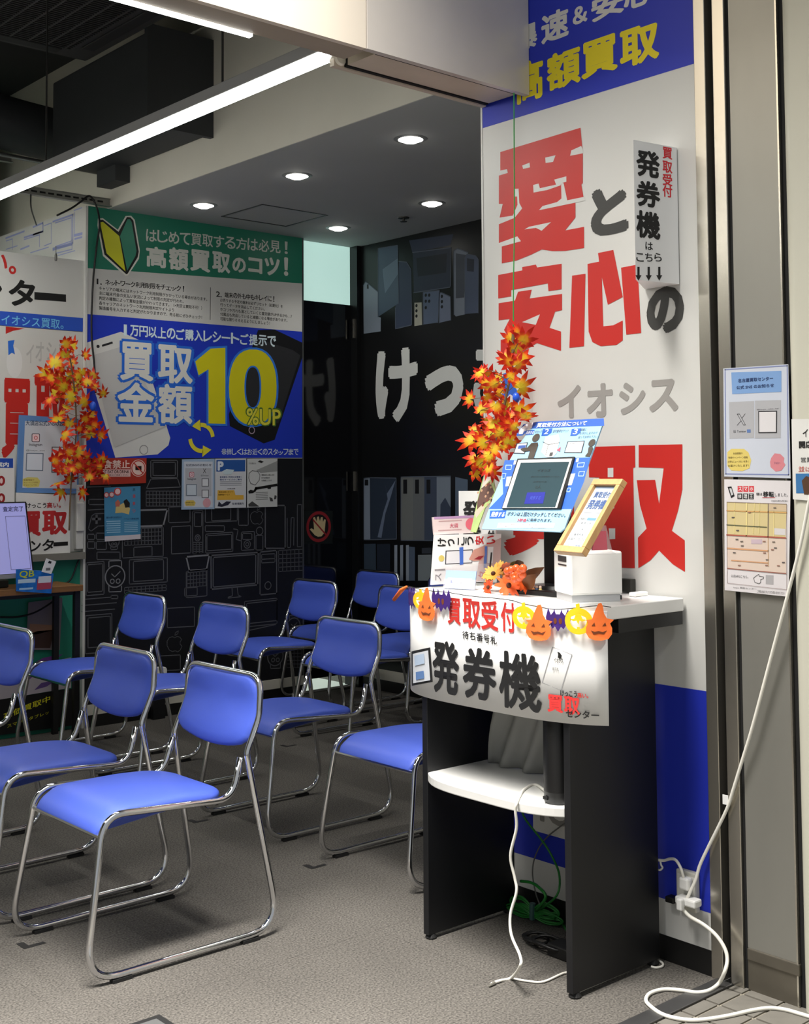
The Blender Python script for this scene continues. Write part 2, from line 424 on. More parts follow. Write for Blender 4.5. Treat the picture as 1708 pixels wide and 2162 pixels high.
# ceilings
al = struct(bx('ceiling', (3.376, 2.972, ZC), (5.40, 6.61, ZC+0.05), CEILW), 'flat painted ceiling of the alcove')
struct(bx('ceiling_open', (-4.0, 2.9, 3.95), (5.4, 8.1, 4.05), DARKC), 'dark painted open ceiling over the seats')
struct(bx('wall_bulkhead', (3.372, 2.99, ZC+0.001), (3.46, 8.0, 3.95), PAINT), 'pale bulkhead between the open ceiling and the alcove')
hat = [AZ(465, 455, ZC), AZ(558, 431, ZC), AZ(693, 455, ZC), AZ(600, 478, ZC)]
h0 = (3.99, 5.795); h1 = (4.467, 6.225)
MB().box((h0[0], h0[1], ZC-0.003), (h1[0], h0[1]+0.010, ZC+0.001)).box((h0[0], h1[1]-0.010, ZC-0.003), (h1[0], h1[1], ZC+0.001)).box((h0[0], h0[1], ZC-0.003), (h0[0]+0.010, h1[1], ZC+0.001)).box((h1[0]-0.010, h0[1], ZC-0.003), (h1[0], h1[1], ZC+0.001)).build('access_hatch_frame', mat('hatch_frame', (70, 72, 72), 0.5, 0.4), al)

# shop-front fascia with the shutter box behind it
FASC = mat('cream_fascia_sheet', (222, 212, 196), 0.28, 0.05, noise=0.04, nscale=2)
fa = struct(MB().box((-4.0, 2.752, 2.652), (2.263, 2.772, 3.95)).build('wall_front', FASC), 'cream sheet-metal fascia over the shop front')
MB().box((2.267, 2.750, 2.652), (2.958, 2.772, 3.95)).build('fascia_panel', mat('aluminium_fascia_sheet', (206, 200, 192), 0.3, 0.15, noise=0.05, nscale=3), fa)
struct(bx('wall_front_core', (-4.0, 2.80, 2.70), (2.958, 2.972, 3.95), PAINT))
sh = struct(bx('trim_7', (-4.0, 2.772, 2.665), (2.955, 2.800, 2.70), mat('fascia_lip', (140, 130, 116), 0.5)))
SLOT = mat('shutter_slot_cover', (196, 186, 168), 0.5, noise=0.07, nscale=6)
u = struct(MB().box((2.34, 2.805, 2.667), (2.955, 2.935, 2.70)).build('trim_8', SLOT), 'beige shutter slot cover under the fascia')
MB().box((2.34, 2.790, 2.664), (2.955, 2.803, 2.70)).box((2.34, 2.938, 2.664), (2.955, 2.952, 2.70)).build('slot_gap', GROOVE, u)
MB().box((2.30, 2.952, 2.660), (2.958, 2.972, 2.70)).build('slot_lip', SLOT, u)
MB().box((-4.0, 2.80, 2.667), (2.30, 2.90, 2.70)).build('slot_cover', mat('fascia_lip2', (158, 148, 132), 0.5, noise=0.08, nscale=5), u)

# shutter guide rails, service door and pillar on the right
struct(bx('trim_9', (XW-0.006, 2.060, 0), (XW+0.05, 2.0985, 3.9), STEEL, bevel=0.002), 'stainless shutter guide rail')
struct(bx('trim_10', (XW+0.03, 2.036, 0), (XW+0.06, 2.060, 3.9), GROOVE))
struct(bx('trim_11', (XW-0.004, 1.996, 0), (XW+0.05, 2.036, 3.9), STEEL, bevel=0.002), 'second stainless shutter guide rail')
struct(bx('trim_12', (XW+0.006, 1.984, 0), (XW+0.05, 1.996, 3.9), GROOVE))
dr = struct(bx('door_2', (XW+0.002, 1.834, 0.112), (XW+0.05, 1.984, 3.9), STEELD), 'narrow steel service door beside the shutter rails')
bx('kick_plate', (XW+0.001, 1.834, 0.0), (XW+0.05, 1.984, 0.080), STEELK, dr)
bx('kick_rail', (XW-0.004, 1.826, 0.080), (XW+0.05, 1.984, 0.112), STEELK, dr, bevel=0.003)
bx('edge_rail', (XW-0.002, 1.829, 0.0), (XW+0.05, 1.834, 3.9), STEEL, dr)
struct(bx('trim_13', (XW+0.008, 1.816, 0), (XW+0.05, 1.829, 3.9), GROOVE))
pil = MB().prism(rrect(XW-0.016, 1.25, 3.55, 1.816, 0.035, 6), (0.0, 3.9))
struct(pil.build('wall_pillar', mat('pale_pillar_paint', (200, 199, 184), 0.35, noise=0.05, nscale=2, stretch=(1, 1, 0.3)), smooth='auto'), 'pale painted pillar at the right edge')

# ================================================================== CEILING FIXTURES
def downlight(x, y, label):
    t = thing('ceiling_downlight', label, 'downlight', (x, y, ZC), 'recessed downlights in the alcove ceiling')
    MB().lathe([(0.062, -0.004), (0.078, -0.001), (0.080, 0.0015), (0.060, 0.0015)], (x, y, ZC), 28).build('trim_ring', mat('downlight_trim', (150, 152, 150), 0.35, 0.3), t, smooth='auto')
    MB().lathe([(0.001, -0.020), (0.028, -0.017), (0.052, -0.006), (0.058, -0.0045)], (x, y, ZC), 24).build('lens', DOWNL, t, smooth=True)
    lamp('downlight_lamp', 'SPOT', (x, y, ZC-0.03), 13, (1, 0.97, 0.92), (x, y, 0), spot_size=math.radians(110), spot_blend=0.7, shadow_soft_size=0.05)
    return t
downlight(3.74, 4.227, 'large glowing downlight nearest the shop front')
downlight(3.75, 5.127, 'glowing downlight second from the front in the left row')
downlight(3.75, 6.031, 'glowing downlight in the left row just above the green poster')
downlight(4.727, 5.162, 'glowing downlight beside the small sprinkler head')
downlight(4.747, 6.056, 'glowing downlight nearest the backlit transom')
t = thing('ceiling_sprinkler', 'small dark sprinkler head on the alcove ceiling', 'sprinkler', (4.858, 5.559, ZC))
MB().lathe([(0.036, 0.001), (0.034, -0.006), (0.012, -0.008)], (4.858, 5.559, ZC), 18).build('escutcheon', mat('sprinkler_metal', (80, 80, 78), 0.35, 0.8), t, smooth='auto')
MB().lathe([(0.008, -0.006), (0.008, -0.022), (0.022, -0.024), (0.022, -0.027)], (4.858, 5.559, ZC), 12).build('deflector', mat('sprinkler_metal', (80, 80, 78), 0.35, 0.8), t)

# long linear LED over the seats
def linear_light(xc, y0, y1, label):
    t = thing('linear_ceiling_light', label, 'light', (xc, (y0+y1)/2, 2.70), 'linear LED fittings over the seats')
    bx('housing', (xc-0.040, y0, 2.712), (xc+0.040, y1, 2.752), mat('led_body_grey', (150, 150, 150), 0.5), t, bevel=0.003)
    sec = [(xc-0.027, 2.7115), (xc-0.026, 2.702), (xc-0.019, 2.695), (xc+0.019, 2.695), (xc+0.026, 2.702), (xc+0.027, 2.7115)]
    n = len(sec); vs = [(a, y0+0.005, b) for a, b in sec] + [(a, y1-0.005, b) for a, b in sec]
    MB().add(vs, [tuple(range(n)), tuple(range(n, 2*n))] + [(i, (i+1) % n, n+(i+1) % n, n+i) for i in range(n)]).build('diffuser', LEDW, t)
    MB().lathe([(0.020, -0.02), (0.026, -0.012), (0.026, 0.012), (0.020, 0.02)], (xc+0.010, y0-0.02, 2.69), 18, 'Y').build('end_cap', mat('cap_white', (222, 218, 206), 0.4), t, smooth='auto')
    for y in (3.6, 5.0, 6.1):
        bx('hanger', (xc-0.003, y, 2.752), (xc+0.003, y+0.006, 3.95), mat('dark_metal', (60, 60, 60), 0.5, 0.6), t)
linear_light(2.315, 2.985, 7.7, 'long glowing linear LED fitting running into the shop')
linear_light(0.10, 2.985, 7.7, 'added linear LED fitting out of view on the left, brightening the seats')  # unseen extra row, added to brighten the chairs from the left
t = thing('led_strip_light', 'thin glowing LED strip along the back of the fascia', 'light', (1.4, 2.92, 2.68))
bx('housing', (0.2, 2.905, 2.676), (1.975, 2.945, 2.70), LEDH, t)
bx('diffuser', (0.2, 2.908, 2.663), (1.970, 2.926, 2.676), LEDT, t)

# air-conditioning cassette
ACM = mat('dark_ac_plastic', (62, 63, 62), 0.6); ACG = mat('dark_ac_grille', (38, 39, 39), 0.6)
t = thing('ceiling_air_conditioner', 'dark ceiling cassette air conditioner with a square grille', 'air conditioner', (2.40, 5.40, 3.60))
c0, c1 = 2.40, 5.40
MB().box((c0-0.60, c1-0.60, 3.615), (c0+0.60, c1+0.60, 3.66)).build('panel', ACM, t, bevel=0.02)
bx('body', (c0-0.48, c1-0.48, 3.66), (c0+0.48, c1+0.48, 3.95), ACM, t)
bx('grille_frame', (c0-0.44, c1-0.44, 3.600), (c0+0.44, c1+0.44, 3.616), ACM, t, bevel=0.008)
gm = MB().box((-0.41, -0.0045, 0), (0.41, 0.0045, 0.012)).mesh('slat'); gm.materials.append(ACG)
for i in range(34):
    o = bpy.data.objects.new('slat', gm); COL.objects.link(o); o.location = (c0, c1-0.40+i*0.80/33, 3.590); attach(o, t)
gm2 = MB().box((-0.004, -0.41, 0), (0.004, 0.41, 0.010)).mesh('rib'); gm2.materials.append(ACM)
for i in range(9):
    o = bpy.data.objects.new('rib', gm2); COL.objects.link(o); o.location = (c0-0.38+i*0.095, c1, 3.587); attach(o, t)
for (a, b, c, d) in ((-0.40, 0.47, 0.40, 0.54), (-0.40, -0.54, 0.40, -0.47), (0.47, -0.40, 0.54, 0.40), (-0.54, -0.40, -0.47, 0.40)):
    bx('louvre', (c0+a, c1+b, 3.606), (c0+c, c1+d, 3.616), ACG, t, bevel=0.006)
# ducts and pipes in the open ceiling
DUCT = mat('dark_duct_sheet', (58, 61, 63), 0.6, 0.3, noise=0.06, nscale=3)
t = thing('ventilation_duct', 'dark sheet-metal ventilation duct against the bulkhead', 'duct', (3.2, 5.8, 3.2))
bx('trunk', (3.02, 5.35, 3.15), (3.371, 6.45, 3.62), DUCT, t, bevel=0.01)
bx('flange', (2.99, 5.33, 3.13), (3.371, 5.36, 3.64), DUCT, t)
bx('bracket', (3.28, 6.2, 3.06), (3.371, 6.42, 3.15), DUCT, t)
t = thing('flexible_duct', 'fat dark flexible duct curving above the seats', 'duct', (2.9, 6.6, 3.5))
MB().tube(smooth_path([(1.9, 7.4, 3.75), (2.3, 7.1, 3.62), (2.7, 6.95, 3.52), (3.0, 6.9, 3.47), (3.36, 6.9, 3.45)]), 0.16, 14).build('hose', DUCT, t, smooth=True)
MB().lathe([(0.17, -0.03), (0.17, 0.03)], (3.34, 6.9, 3.45), 16, 'X').build('collar', DUCT, t)
PIPE = mat('grey_conduit', (120, 122, 122), 0.4, 0.7)
t = thing('sprinkler_pipe', 'thin grey pipe with couplings under the dark ceiling', 'pipe', (2.5, 6.5, 3.3))
MB().tube([(1.2, 6.55, 3.22), (3.37, 6.55, 3.18)], 0.012, 10).build('run', PIPE, t, smooth=True)
MB().tube([(2.58, 6.55, 3.21), (2.58, 6.55, 3.95)], 0.011, 10).build('drop', PIPE, t, smooth=True)
MB().lathe([(0.02, -0.03), (0.026, -0.02), (0.026, 0.02), (0.02, 0.03)], (2.58, 6.55, 3.24), 12).build('coupling', PIPE, t)
MB().lathe([(0.02, -0.03), (0.026, -0.02), (0.026, 0.02), (0.02, 0.03)], (2.58, 6.55, 3.5), 12).build('coupling', PIPE, t)
# slotted steel channel above the poster corner
STR = mat('galvanised_channel', (150, 151, 146), 0.45, 0.6, noise=0.06, nscale=8)
t = thing('slotted_steel_channel', 'galvanised slotted steel channel above the poster corner', 'steel channel', (3.1, 6.42, 2.97))
bx('web', (2.2, 6.435, 2.962), (3.371, 6.439, 3.006), STR, t)
bx('upper_lip', (2.2, 6.425, 3.003), (3.371, 6.439, 3.007), STR, t)
bx('lower_lip', (2.2, 6.405, 2.958), (3.371, 6.439, 2.962), STR, t)
sl = MB().box((-0.017, 0, -0.005), (0.017, 0.002, 0.005)).mesh('slot'); sl.materials.append(GROOVE)
for i in range(22):
    o = bpy.data.objects.new('slot', sl); COL.objects.link(o); o.location = (2.26+i*0.05, 6.4335, 2.985); attach(o, t)
t = thing('slotted_steel_channel', 'second steel channel higher up near the left edge', 'steel channel', (2.7, 6.9, 3.3))
bx('web', (2.0, 6.95, 3.26), (3.0, 6.955, 3.31), STR, t)
bx('lower_lip', (2.0, 6.92, 3.256), (3.0, 6.955, 3.26), STR, t)
# dark column behind the side panel
struct(bx('wall_column', (2.98, 7.75, 0.0), (3.22, 7.99, 3.95), mat('dark_column_paint', (46, 46, 45), 0.7)), 'dark square column behind the white side panel')

# ================================================================== CHAIRS
def vinyl():
    M = bpy.data.materials.new('blue_vinyl'); M.use_nodes = True; nt = M.node_tree; b = nt.nodes['Principled BSDF']
    n = nt.nodes.new('ShaderNodeTexNoise'); n.inputs['Scale'].default_value = 420; n.inputs['Detail'].default_value = 2
    bp = nt.nodes.new('ShaderNodeBump'); bp.inputs['Strength'].default_value = 0.10; bp.inputs['Distance'].default_value = 0.002
    tc = nt.nodes.new('ShaderNodeTexCoord'); nt.links.new(tc.outputs['Object'], n.inputs['Vector'])
    nt.links.new(n.outputs['Fac'], bp.inputs['Height']); nt.links.new(bp.outputs[0], b.inputs['Normal'])
    b.inputs['Base Color'].default_value = (*lin((74, 98, 202)), 1); b.inputs['Roughness'].default_value = 0.42; b.inputs['Specular IOR Level'].default_value = 0.45
    return M
VINYL = vinyl()
def pad_mesh(name, outline, warp, depth, crown, rings=5):
    """cushion: outline in local 2D, domed on the upper side, flat underside; warp maps (a, b, h) to 3D"""
    n = len(outline); ca = sum(p[0] for p in outline)/n; cb = sum(p[1] for p in outline)/n
    v, f = [], []
    prof = [(0.94, -depth), (0.985, -depth*0.8), (1.0, -depth*0.4), (0.99, 0.0), (0.955, crown*0.38)]
    for k in range(rings): 
        q = 0.90*(1-k/rings); prof.append((q, crown*(0.62+0.38*(1-(q/0.9)**2))))
    for (s, h) in prof:
        for (a, b) in outline: v.append(warp(ca+(a-ca)*s, cb+(b-cb)*s, h))
    for i in range(len(prof)-1):
        for j in range(n): f.append((i*n+j, i*n+(j+1) % n, (i+1)*n+(j+1) % n, (i+1)*n+j))
    f.append(tuple(range(n))[::-1]); f.append(tuple(range((len(prof)-1)*n, len(prof)*n)))
    mb = MB(); mb.v = [V3(p) for p in v]; mb.f = f; me = mb.mesh(name)
    for p in me.polygons: p.use_smooth = True
    me.materials.append(VINYL); return me
def seat_warp(a, b, h):
    z = 0.449+h
    if a < 0.10: z -= 0.055*((0.10-a)/0.10)**2.0
    z -= 0.012*max(0.0, (a-0.28)/0.18)
    return V3((a, b, z))
so = []
for p in rrect(0.005, -0.198, 0.462, 0.198, 0.075, 7): so.append(p)
def dens(o, k=3):
    out = []
    for i in range(len(o)):
        p, q = o[i], o[(i+1) % len(o)]; l = math.hypot(q[0]-p[0], q[1]-p[1]); m_ = max(1, int(l/0.03))
        for j in range(m_): out.append((p[0]+(q[0]-p[0])*j/m_, p[1]+(q[1]-p[1])*j/m_))
    return out
# the front corners are nearly square, the rear ones well rounded
so = []
so += [(0.455-0.09+0.09*math.cos(t*PI/12), 0.198-0.09+0.09*math.sin(t*PI/12)) for t in range(0, 7)]
so += [(0.02, 0.200), (0.006, 0.190), (0.006, -0.190), (0.02, -0.200)]
so += [(0.455-0.09+0.09*math.sin(t*PI/12), -0.198+0.09-0.09*math.cos(t*PI/12)) for t in range(0, 7)]
SEAT = pad_mesh('seat', dens(so), seat_warp, 0.022, 0.016)
bo = [(0.211, 0.60)]
for k in range(0, 7): t_ = k*PI/12; bo.append((0.211-0.065+0.065*math.cos(t_), 0.777-0.065+0.065*math.sin(t_)))
for k in range(0, 7): t_ = PI/2+k*PI/12; bo.append((-0.211+0.065+0.065*math.cos(t_), 0.777-0.065+0.065*math.sin(t_)))
bo += [(-0.211, 0.60), (-0.195, 0.583), (-0.17, 0.570)] + [(-0.13+i*0.26/6, 0.570-0.022*(1-((-0.13+i*0.26/6)/0.17)**2)) for i in range(7)] + [(0.17, 0.570), (0.195, 0.583)]
def back_warp(a, b, h):
    t_ = min(1.0, max(0.0, (0.715-b)/0.17)); x = 0.556-0.050*t_*t_*(3-2*t_)+0.010*(1-(a/0.21)**2)   # lumbar curve, slightly dished
    return V3((x-h-0.006, a, b))
BACK = pad_mesh('backrest', dens(bo), back_warp, 0.016, 0.020)
half = [(0.556, 0.0, 0.779), (0.556, 0.212, 0.779), (0.548, 0.213, 0.66), (0.501, 0.214, 0.552), (0.598, 0.250, 0.0175), (-0.048, 0.250, 0.0175), (0.020, 0.216, 0.452), (0.455, 0.208, 0.422), (0.488, 0.200, 0.540)]
hp = fillet(half, [0.075, 0.10, 0.06, 0.095, 0.09, 0.075, 0.075], 8)
full = [V3((p.x, -p.y, p.z)) for p in reversed(hp)][:-1] + hp
FRAME = MB().tube(full, 0.0100, 10).mesh('frame')
for p in FRAME.polygons: p.use_smooth = True
FRAME.materials.append(CHROME)
BAR = MB().tube([(0.012, -0.214, 0.392), (0.012, 0.214, 0.392)], 0.007, 8).mesh('front_bar'); BAR.materials.append(CHROME)
BAR2 = MB().tube([(0.40, -0.206, 0.418), (0.40, 0.206, 0.418)], 0.007, 8).mesh('rear_bar'); BAR2.materials.append(CHROME)
GLIDE = MB().box((-0.03, -0.011, 0.0), (0.03, 0.011, 0.010)).mesh('glide'); GLIDE.materials.append(RUBBER)
TAPE = mat('black_tape', (28, 27, 26), 0.6)
def chair(x0, yc, label, rot=0.0):
    t = thing('stacking_chair', label, 'chair', (x0, yc, 0), 'blue waiting chairs in rows')
    t.rotation_euler = (0, 0, rot)
    for nm, me in (('seat', SEAT), ('backrest', BACK), ('frame', FRAME), ('front_bar', BAR), ('rear_bar', BAR2)):
        o = bpy.data.objects.new(nm, me); COL.objects.link(o); o.parent = t
    for gx in (0.06, 0.49):
        for gy in (-0.25, 0.25):
            o = bpy.data.objects.new('glide', GLIDE); COL.objects.link(o); o.parent = t; o.location = (gx, gy, 0)
    return t
chair(1.66, 3.435, 'nearest blue vinyl chair with chrome sled legs, front and centre')
chair(1.652, 4.07, 'blue vinyl chair directly behind the nearest one, its seat cut by the left edge')
chair(1.62, 4.99, 'blue chair at the left edge showing only its backrest side and leg')
chair(2.745, 5.88, 'blue chair in front of the green desk wall, seat partly behind another backrest')
chair(2.755, 5.13, 'blue chair in the middle row in front of the black device wall')
chair(3.90, 5.92, 'blue chair standing by the right end of the black device wall')
chair(2.79, 4.205, 'middle blue chair left of the counter, whole seat and chrome legs in view')
chair(2.81, 3.41, 'blue chair half hidden behind the black counter, only its seat and legs showing')
chair(4.62, 6.20, 'farthest blue chair beside the black door post')
chair(3.98, 5.20, 'blue chair cut off by the left edge of the paper banner')
chair(4.63, 5.50, 'blue chair mostly hidden behind the counter, its seat showing beside the banner')
def mark(x, y, label):
    MBx = MB().prism([(x, y), (x+0.07, y), (x+0.07, y+0.018), (x+0.022, y+0.018), (x+0.022, y+0.055), (x, y+0.055)], (0.0, 0.001))
    tag(MBx.build('floor_tape_mark', TAPE), label, 'tape', 'black tape corners on the carpet')
mark(1.615, 3.585, 'black tape corner on the carpet by the nearest chair')
mark(2.70, 3.61, 'black tape corner on the carpet by the chair beside the counter')
mark(2.70, 4.40, 'black tape corner on the carpet by the chair in the middle')
mark(3.80, 5.30, 'small black tape corner on the carpet far back by the device wall')
t = thing('floor_outlet_cover', 'square metal floor cover with a dark rim at the bottom edge', 'floor cover', (1.45, 2.70, 0))
MB().box((1.20, 2.45, 0.0), (1.685, 2.915, 0.003)).build('rim', mat('dark_rim', (34, 34, 33), 0.5), t)
MB().box((1.22, 2.47, 0.003), (1.665, 2.895, 0.0045)).build('plate', mat('floor_plate', (120, 121, 120), 0.4, 0.5), t)

# ================================================================== COUNTER
CTOP = mat('white_counter_top', (222, 222, 219), 0.3, noise=0.01, nscale=4)
t = thing('reception_counter', 'black open reception counter with a bowed white top', 'counter', (2.75, 2.55, 0))
bx('side_panel', (2.555, 2.256, 0.014), (2.930, 2.279, 1.008), BLACKB, t, bevel=0.0015)
bx('side_panel', (2.555, 2.829, 0.014), (2.930, 2.852, 1.008), BLACKB, t, bevel=0.0015)
bx('apron', (2.66, 2.168, 0.970), (2.947, 2.256, 1.008), BLACKB, t)
bx('apron', (2.66, 2.852, 0.970), (2.947, 2.940, 1.008), BLACKB, t)
bx('front_rail', (2.580, 2.279, 0.93), (2.593, 2.829, 1.008), BLACKB, t)
def bow(x_end, x_mid, y0, y1, k=24): 
    return [(x_end-(x_end-x_mid)*(1-((2*i/k)-1)**4), y0+(y1-y0)*i/k) for i in range(k+1)]
top = bow(2.612, 2.530, 2.165, 2.945) + [(2.950, 2.945), (2.950, 2.165)]
MB().prism(top, (1.008, 1.045)).build('top', CTOP, t, bevel=0.003)
shf = bow(2.556, 2.500, 2.279, 2.829) + [(2.845, 2.829), (2.845, 2.279)]
MB().prism(shf, (0.474, 0.500)).build('shelf', CTOP, t, bevel=0.003)
FOOT = MB().lathe([(0.016, 0.0), (0.018, 0.004), (0.012, 0.014)], (0, 0, 0), 12).mesh('foot'); FOOT.materials.append(RUBBER)
for fx in (2.575, 2.910):
    for fy in (2.2675, 2.8405):
        o = bpy.data.objects.new('foot', FOOT); COL.objects.link(o); o.location = (fx, fy, 0); attach(o, t)

# curved surface that follows the bowed counter front
class Bowed:
    def __init__(s, x_end, x_mid, y0, y1, z0, z1):
        s.q = (x_end, x_mid, y0, y1, z0, z1)
    def P(s, a, b, d=0.0):           # a: 0 (left, far) .. 1 (right, near); b: 0 bottom .. 1 top
        xe, xm, y0, y1, z0, z1 = s.q; k = 2*a-1
        x = xe-(xe-xm)*(1-k**4); y = y1+(y0-y1)*a
        nx, ny = -1.0, 0.0
        dxda = (xe-xm)*8*k**3; dyda = (y0-y1); nn = math.hypot(dxda, dyda); n = (dyda/nn, -dxda/nn)
        if n[0] > 0: n = (-n[0], -n[1])
        return V3((x+n[0]*d, y+n[1]*d, z0+(z1-z0)*b))
    def px(s, x, y):                 # nearest surface point to a pixel's ray
        best = None; a, b = 0.5, 0.5
        def pr(a, b):
            p = s.P(a, b)-V3((0, 0, EYE)); w_ = p.dot(FWD); return (p.dot(RGT)/w_*FPX+CXP, -p.dot(UPV)/w_*FPX+CYP)
        for _ in range(12):
            p0 = pr(a, b); pa = pr(a+1e-3, b); pb = pr(a, b+1e-3)
            j = ((pa[0]-p0[0])*1e3, (pb[0]-p0[0])*1e3, (pa[1]-p0[1])*1e3, (pb[1]-p0[1])*1e3); e = (x-p0[0], y-p0[1])
            D = j[0]*j[3]-j[1]*j[2]; a += (e[0]*j[3]-j[1]*e[1])/D; b += (j[0]*e[1]-e[0]*j[2])/D
            a = min(1.3, max(-0.3, a)); b = min(1.6, max(-0.6, b))
        return (a, b)
BN = Bowed(2.604, 2.522, 2.160, 2.960, 0.730, 1.030)
mb = MB(); K = 28
for i in range(K+1):
    for b in (0.0, 0.5, 1.0): mb.v.append(BN.P(i/K, b))
for i in range(K):
    for j in range(2): mb.f.append((i*3+j, i*3+j+1, (i+1)*3+j+1, (i+1)*3+j))
k0 = len(mb.v)
for i in range(K+1): mb.v.append(BN.P(i/K, 1.0)); mb.v.append(BN.P(i/K, 1.055, -0.05))
for i in range(K): mb.f.append((k0+2*i, k0+2*i+1, k0+2*i+3, k0+2*i+2))
ban = mb.build('paper_banner', PAPER, smooth='auto'); sdm = ban.modifiers.new('thick', 'SOLIDIFY'); sdm.thickness = 0.0006; sdm.offset = -1
tag(ban, 'white paper banner reading ticket machine, taped round the counter front', 'banner')
p = Print(BN, ban, 0.0016)
RED = (205, 58, 52); BLK = (38, 38, 38)
def zb(x, y): return (860+x*0.25176, 1300+y*0.25176)
def bt(s_, x0, y0, x1, y1, col, bold, L=2):          # one glyph run from zoom coordinates
    (ax, ay), (cx_, cy_) = zb(x0, y0), zb(x1, y1); p.ptext(s_, ax, ay, cx_, cy_, col, bold, L)
for ch, x0, y0, x1, y1 in (('買', 345, -150, 455, 75), ('取', 470, -145, 620, 105), ('受', 625, -130, 770, 125), ('付', 790, -115, 915, 140)): bt(ch, x0, y0, x1, y1, RED, 0.03)
for ch, x0, y0, x1, y1 in (('待', 468, 125, 520, 195), ('ち', 528, 135, 578, 205), ('番', 585, 145, 640, 215), ('号', 645, 155, 695, 228), ('札', 702, 165, 757, 240)): bt(ch, x0, y0, x1, y1, BLK, 0.025)
for ch, x0, y0, x1, y1 in (('発', 218, 205, 440, 665), ('券', 470, 262, 752, 715), ('機', 775, 300, 1130, 800)): bt(ch, x0, y0, x1, y1, BLK, 0.036 if ch != '機' else 0.026)
bt('買', 1180, 660, 1310, 812, (215, 60, 58), 0.04); bt('取', 1318, 675, 1450, 832, (215, 60, 58), 0.04)
bt('けっこう', 1287, 625, 1425, 680, BLK, 0.03); bt('高い。', 1428, 645, 1520, 690, RED, 0.03); bt('センター', 1335, 790, 1610, 862, BLK, 0.03, 3)
p.strips([zb(*q) for q in ((38, 300), (195, 265), (215, 555), (42, 588))], BLK, 1); p.strips([zb(*q) for q in ((54, 320), (182, 290), (199, 540), (57, 566))], (206, 210, 216), 2)
p.strips([zb(*q) for q in ((82, 472), (148, 460), (152, 525), (84, 538))], (96, 128, 178), 3); p.strips([zb(*q) for q in ((70, 335), (150, 316), (155, 400), (75, 420))], (176, 194, 216), 3)
p.line([p.F.px(*zb(*q)) for q in ((1220, 262), (1382, 325), (1290, 625), (1132, 560))], 0.003, (150, 150, 152), 1, closed=True)
p.ppoly([zb(*q) for q in ((1262, 298), (1285, 310), (1300, 335), (1290, 360), (1265, 350), (1268, 325))], BLK, 2); p.ptext('イオシス', *zb(1235, 352), *zb(1310, 395), BLK, 0.02); p.ptext('番号札', *zb(1220, 430), *zb(1275, 460), (110, 110, 110), 0.0)
p.done()

# paper garland of pumpkins and bats
YEL, ORG, PUR = (250, 200, 20), (246, 118, 48), (58, 22, 112)
gt = thing('halloween_garland', 'paper garland of yellow and orange pumpkins and purple bats along the counter edge', 'garland', (2.52, 2.55, 1.0))
CR = mat('garland_string', (20, 18, 22), 0.7)
kn = [(832, 1262), (868, 1237), (905, 1246), (950, 1250), (1000, 1258), (1075, 1265), (1110, 1274), (1145, 1281), (1175, 1286), (1215, 1283), (1262, 1278), (1290, 1281)]
MB().tube(smooth_path([BN.P(*BN.px(x, y), 0.012) for x, y in kn if x > 860], 3), 0.0012, 5).build('string', CR, gt)
def pend(name, pts, col, px_w, cx, cy, lay, holes=()):
    """pts in unit coordinates (x right, y up, about -1..1) scaled to half-width px_w in photo pixels around (cx, cy)"""
    (a0, b0) = BN.px(cx, cy); (a1, _) = BN.px(cx+px_w, cy); (_, b1) = BN.px(cx, cy-px_w)
    sa, sb = (a1-a0), (b1-b0); d = 0.008+lay*0.004
    o = MB().prism([(a0+x*sa, b0+y*sb) for x, y in pts], (d, d+0.0016), BN).build(name, mat('felt_%d_%d_%d' % col, col, 0.8, noise=0.06, nscale=40), gt)
    for h in holes:
        MB().prism([(a0+x*sa, b0+y*sb) for x, y in h], (d+0.0016, d+0.0019), BN).build('cut_out', mat('felt_shadow', tuple(int(c*0.45) for c in col) if col != YEL else (96, 60, 18), 0.9), o)
    return o
circ = lambda r, ry, x=0, y=0, n=20: [(x+r*math.cos(2*PI*i/n), y+ry*math.sin(2*PI*i/n)) for i in range(n)]
def ringpend(px_w, cx, cy, lay):
    (a0, b0) = BN.px(cx, cy); (a1, _) = BN.px(cx+px_w, cy); (_, b1) = BN.px(cx, cy-px_w); sa, sb = a1-a0, b1-b0; d = 0.008+lay*0.004
    mb = MB(); n = 26
    for (r, dd) in ((1.0, d), (0.60, d), (0.60, d+0.0016), (1.0, d+0.0016)):
        for i in range(n): t_ = 2*PI*i/n; mb.v.append(BN.P(a0+sa*r*math.cos(t_), b0+sb*r*0.97*math.sin(t_), dd))
    for q in range(4):
        for i in range(n): mb.f.append((q*n+i, q*n+(i+1) % n, ((q+1) % 4)*n+(i+1) % n, ((q+1) % 4)*n+i))
    M_ = mat('felt_%d_%d_%d' % YEL, YEL, 0.8, noise=0.06, nscale=40)
    o = mb.build('pumpkin_pendant', M_, gt)
    f = lambda pts: [(a0+x*sa, b0+y*sb) for x, y in pts]
    MB().prism(f([(-0.14, 0.85), (0.14, 0.85), (0.10, 1.30), (-0.16, 1.22)]), (d, d+0.0016), BN).build('stalk', M_, o)
    MB().prism(f([(-0.60, 0.62), (-0.3, 0.72), (0.3, 0.72), (0.60, 0.62), (0.52, 0.30), (0.22, 0.42), (0.30, 0.16), (0.62, 0.10), (0.30, -0.02), (0.10, 0.05), (0.0, -0.22), (-0.12, 0.03), (-0.35, -0.02), (-0.62, 0.12), (-0.30, 0.16), (-0.20, 0.42), (-0.52, 0.30)]), (d, d+0.0016), BN).build('face', M_, o)
    MB().prism(f([(-0.10, -0.62), (0.12, -0.62), (0.10, -0.42), (-0.08, -0.42)]), (d, d+0.0016), BN).build('tooth', M_, o)
    return o
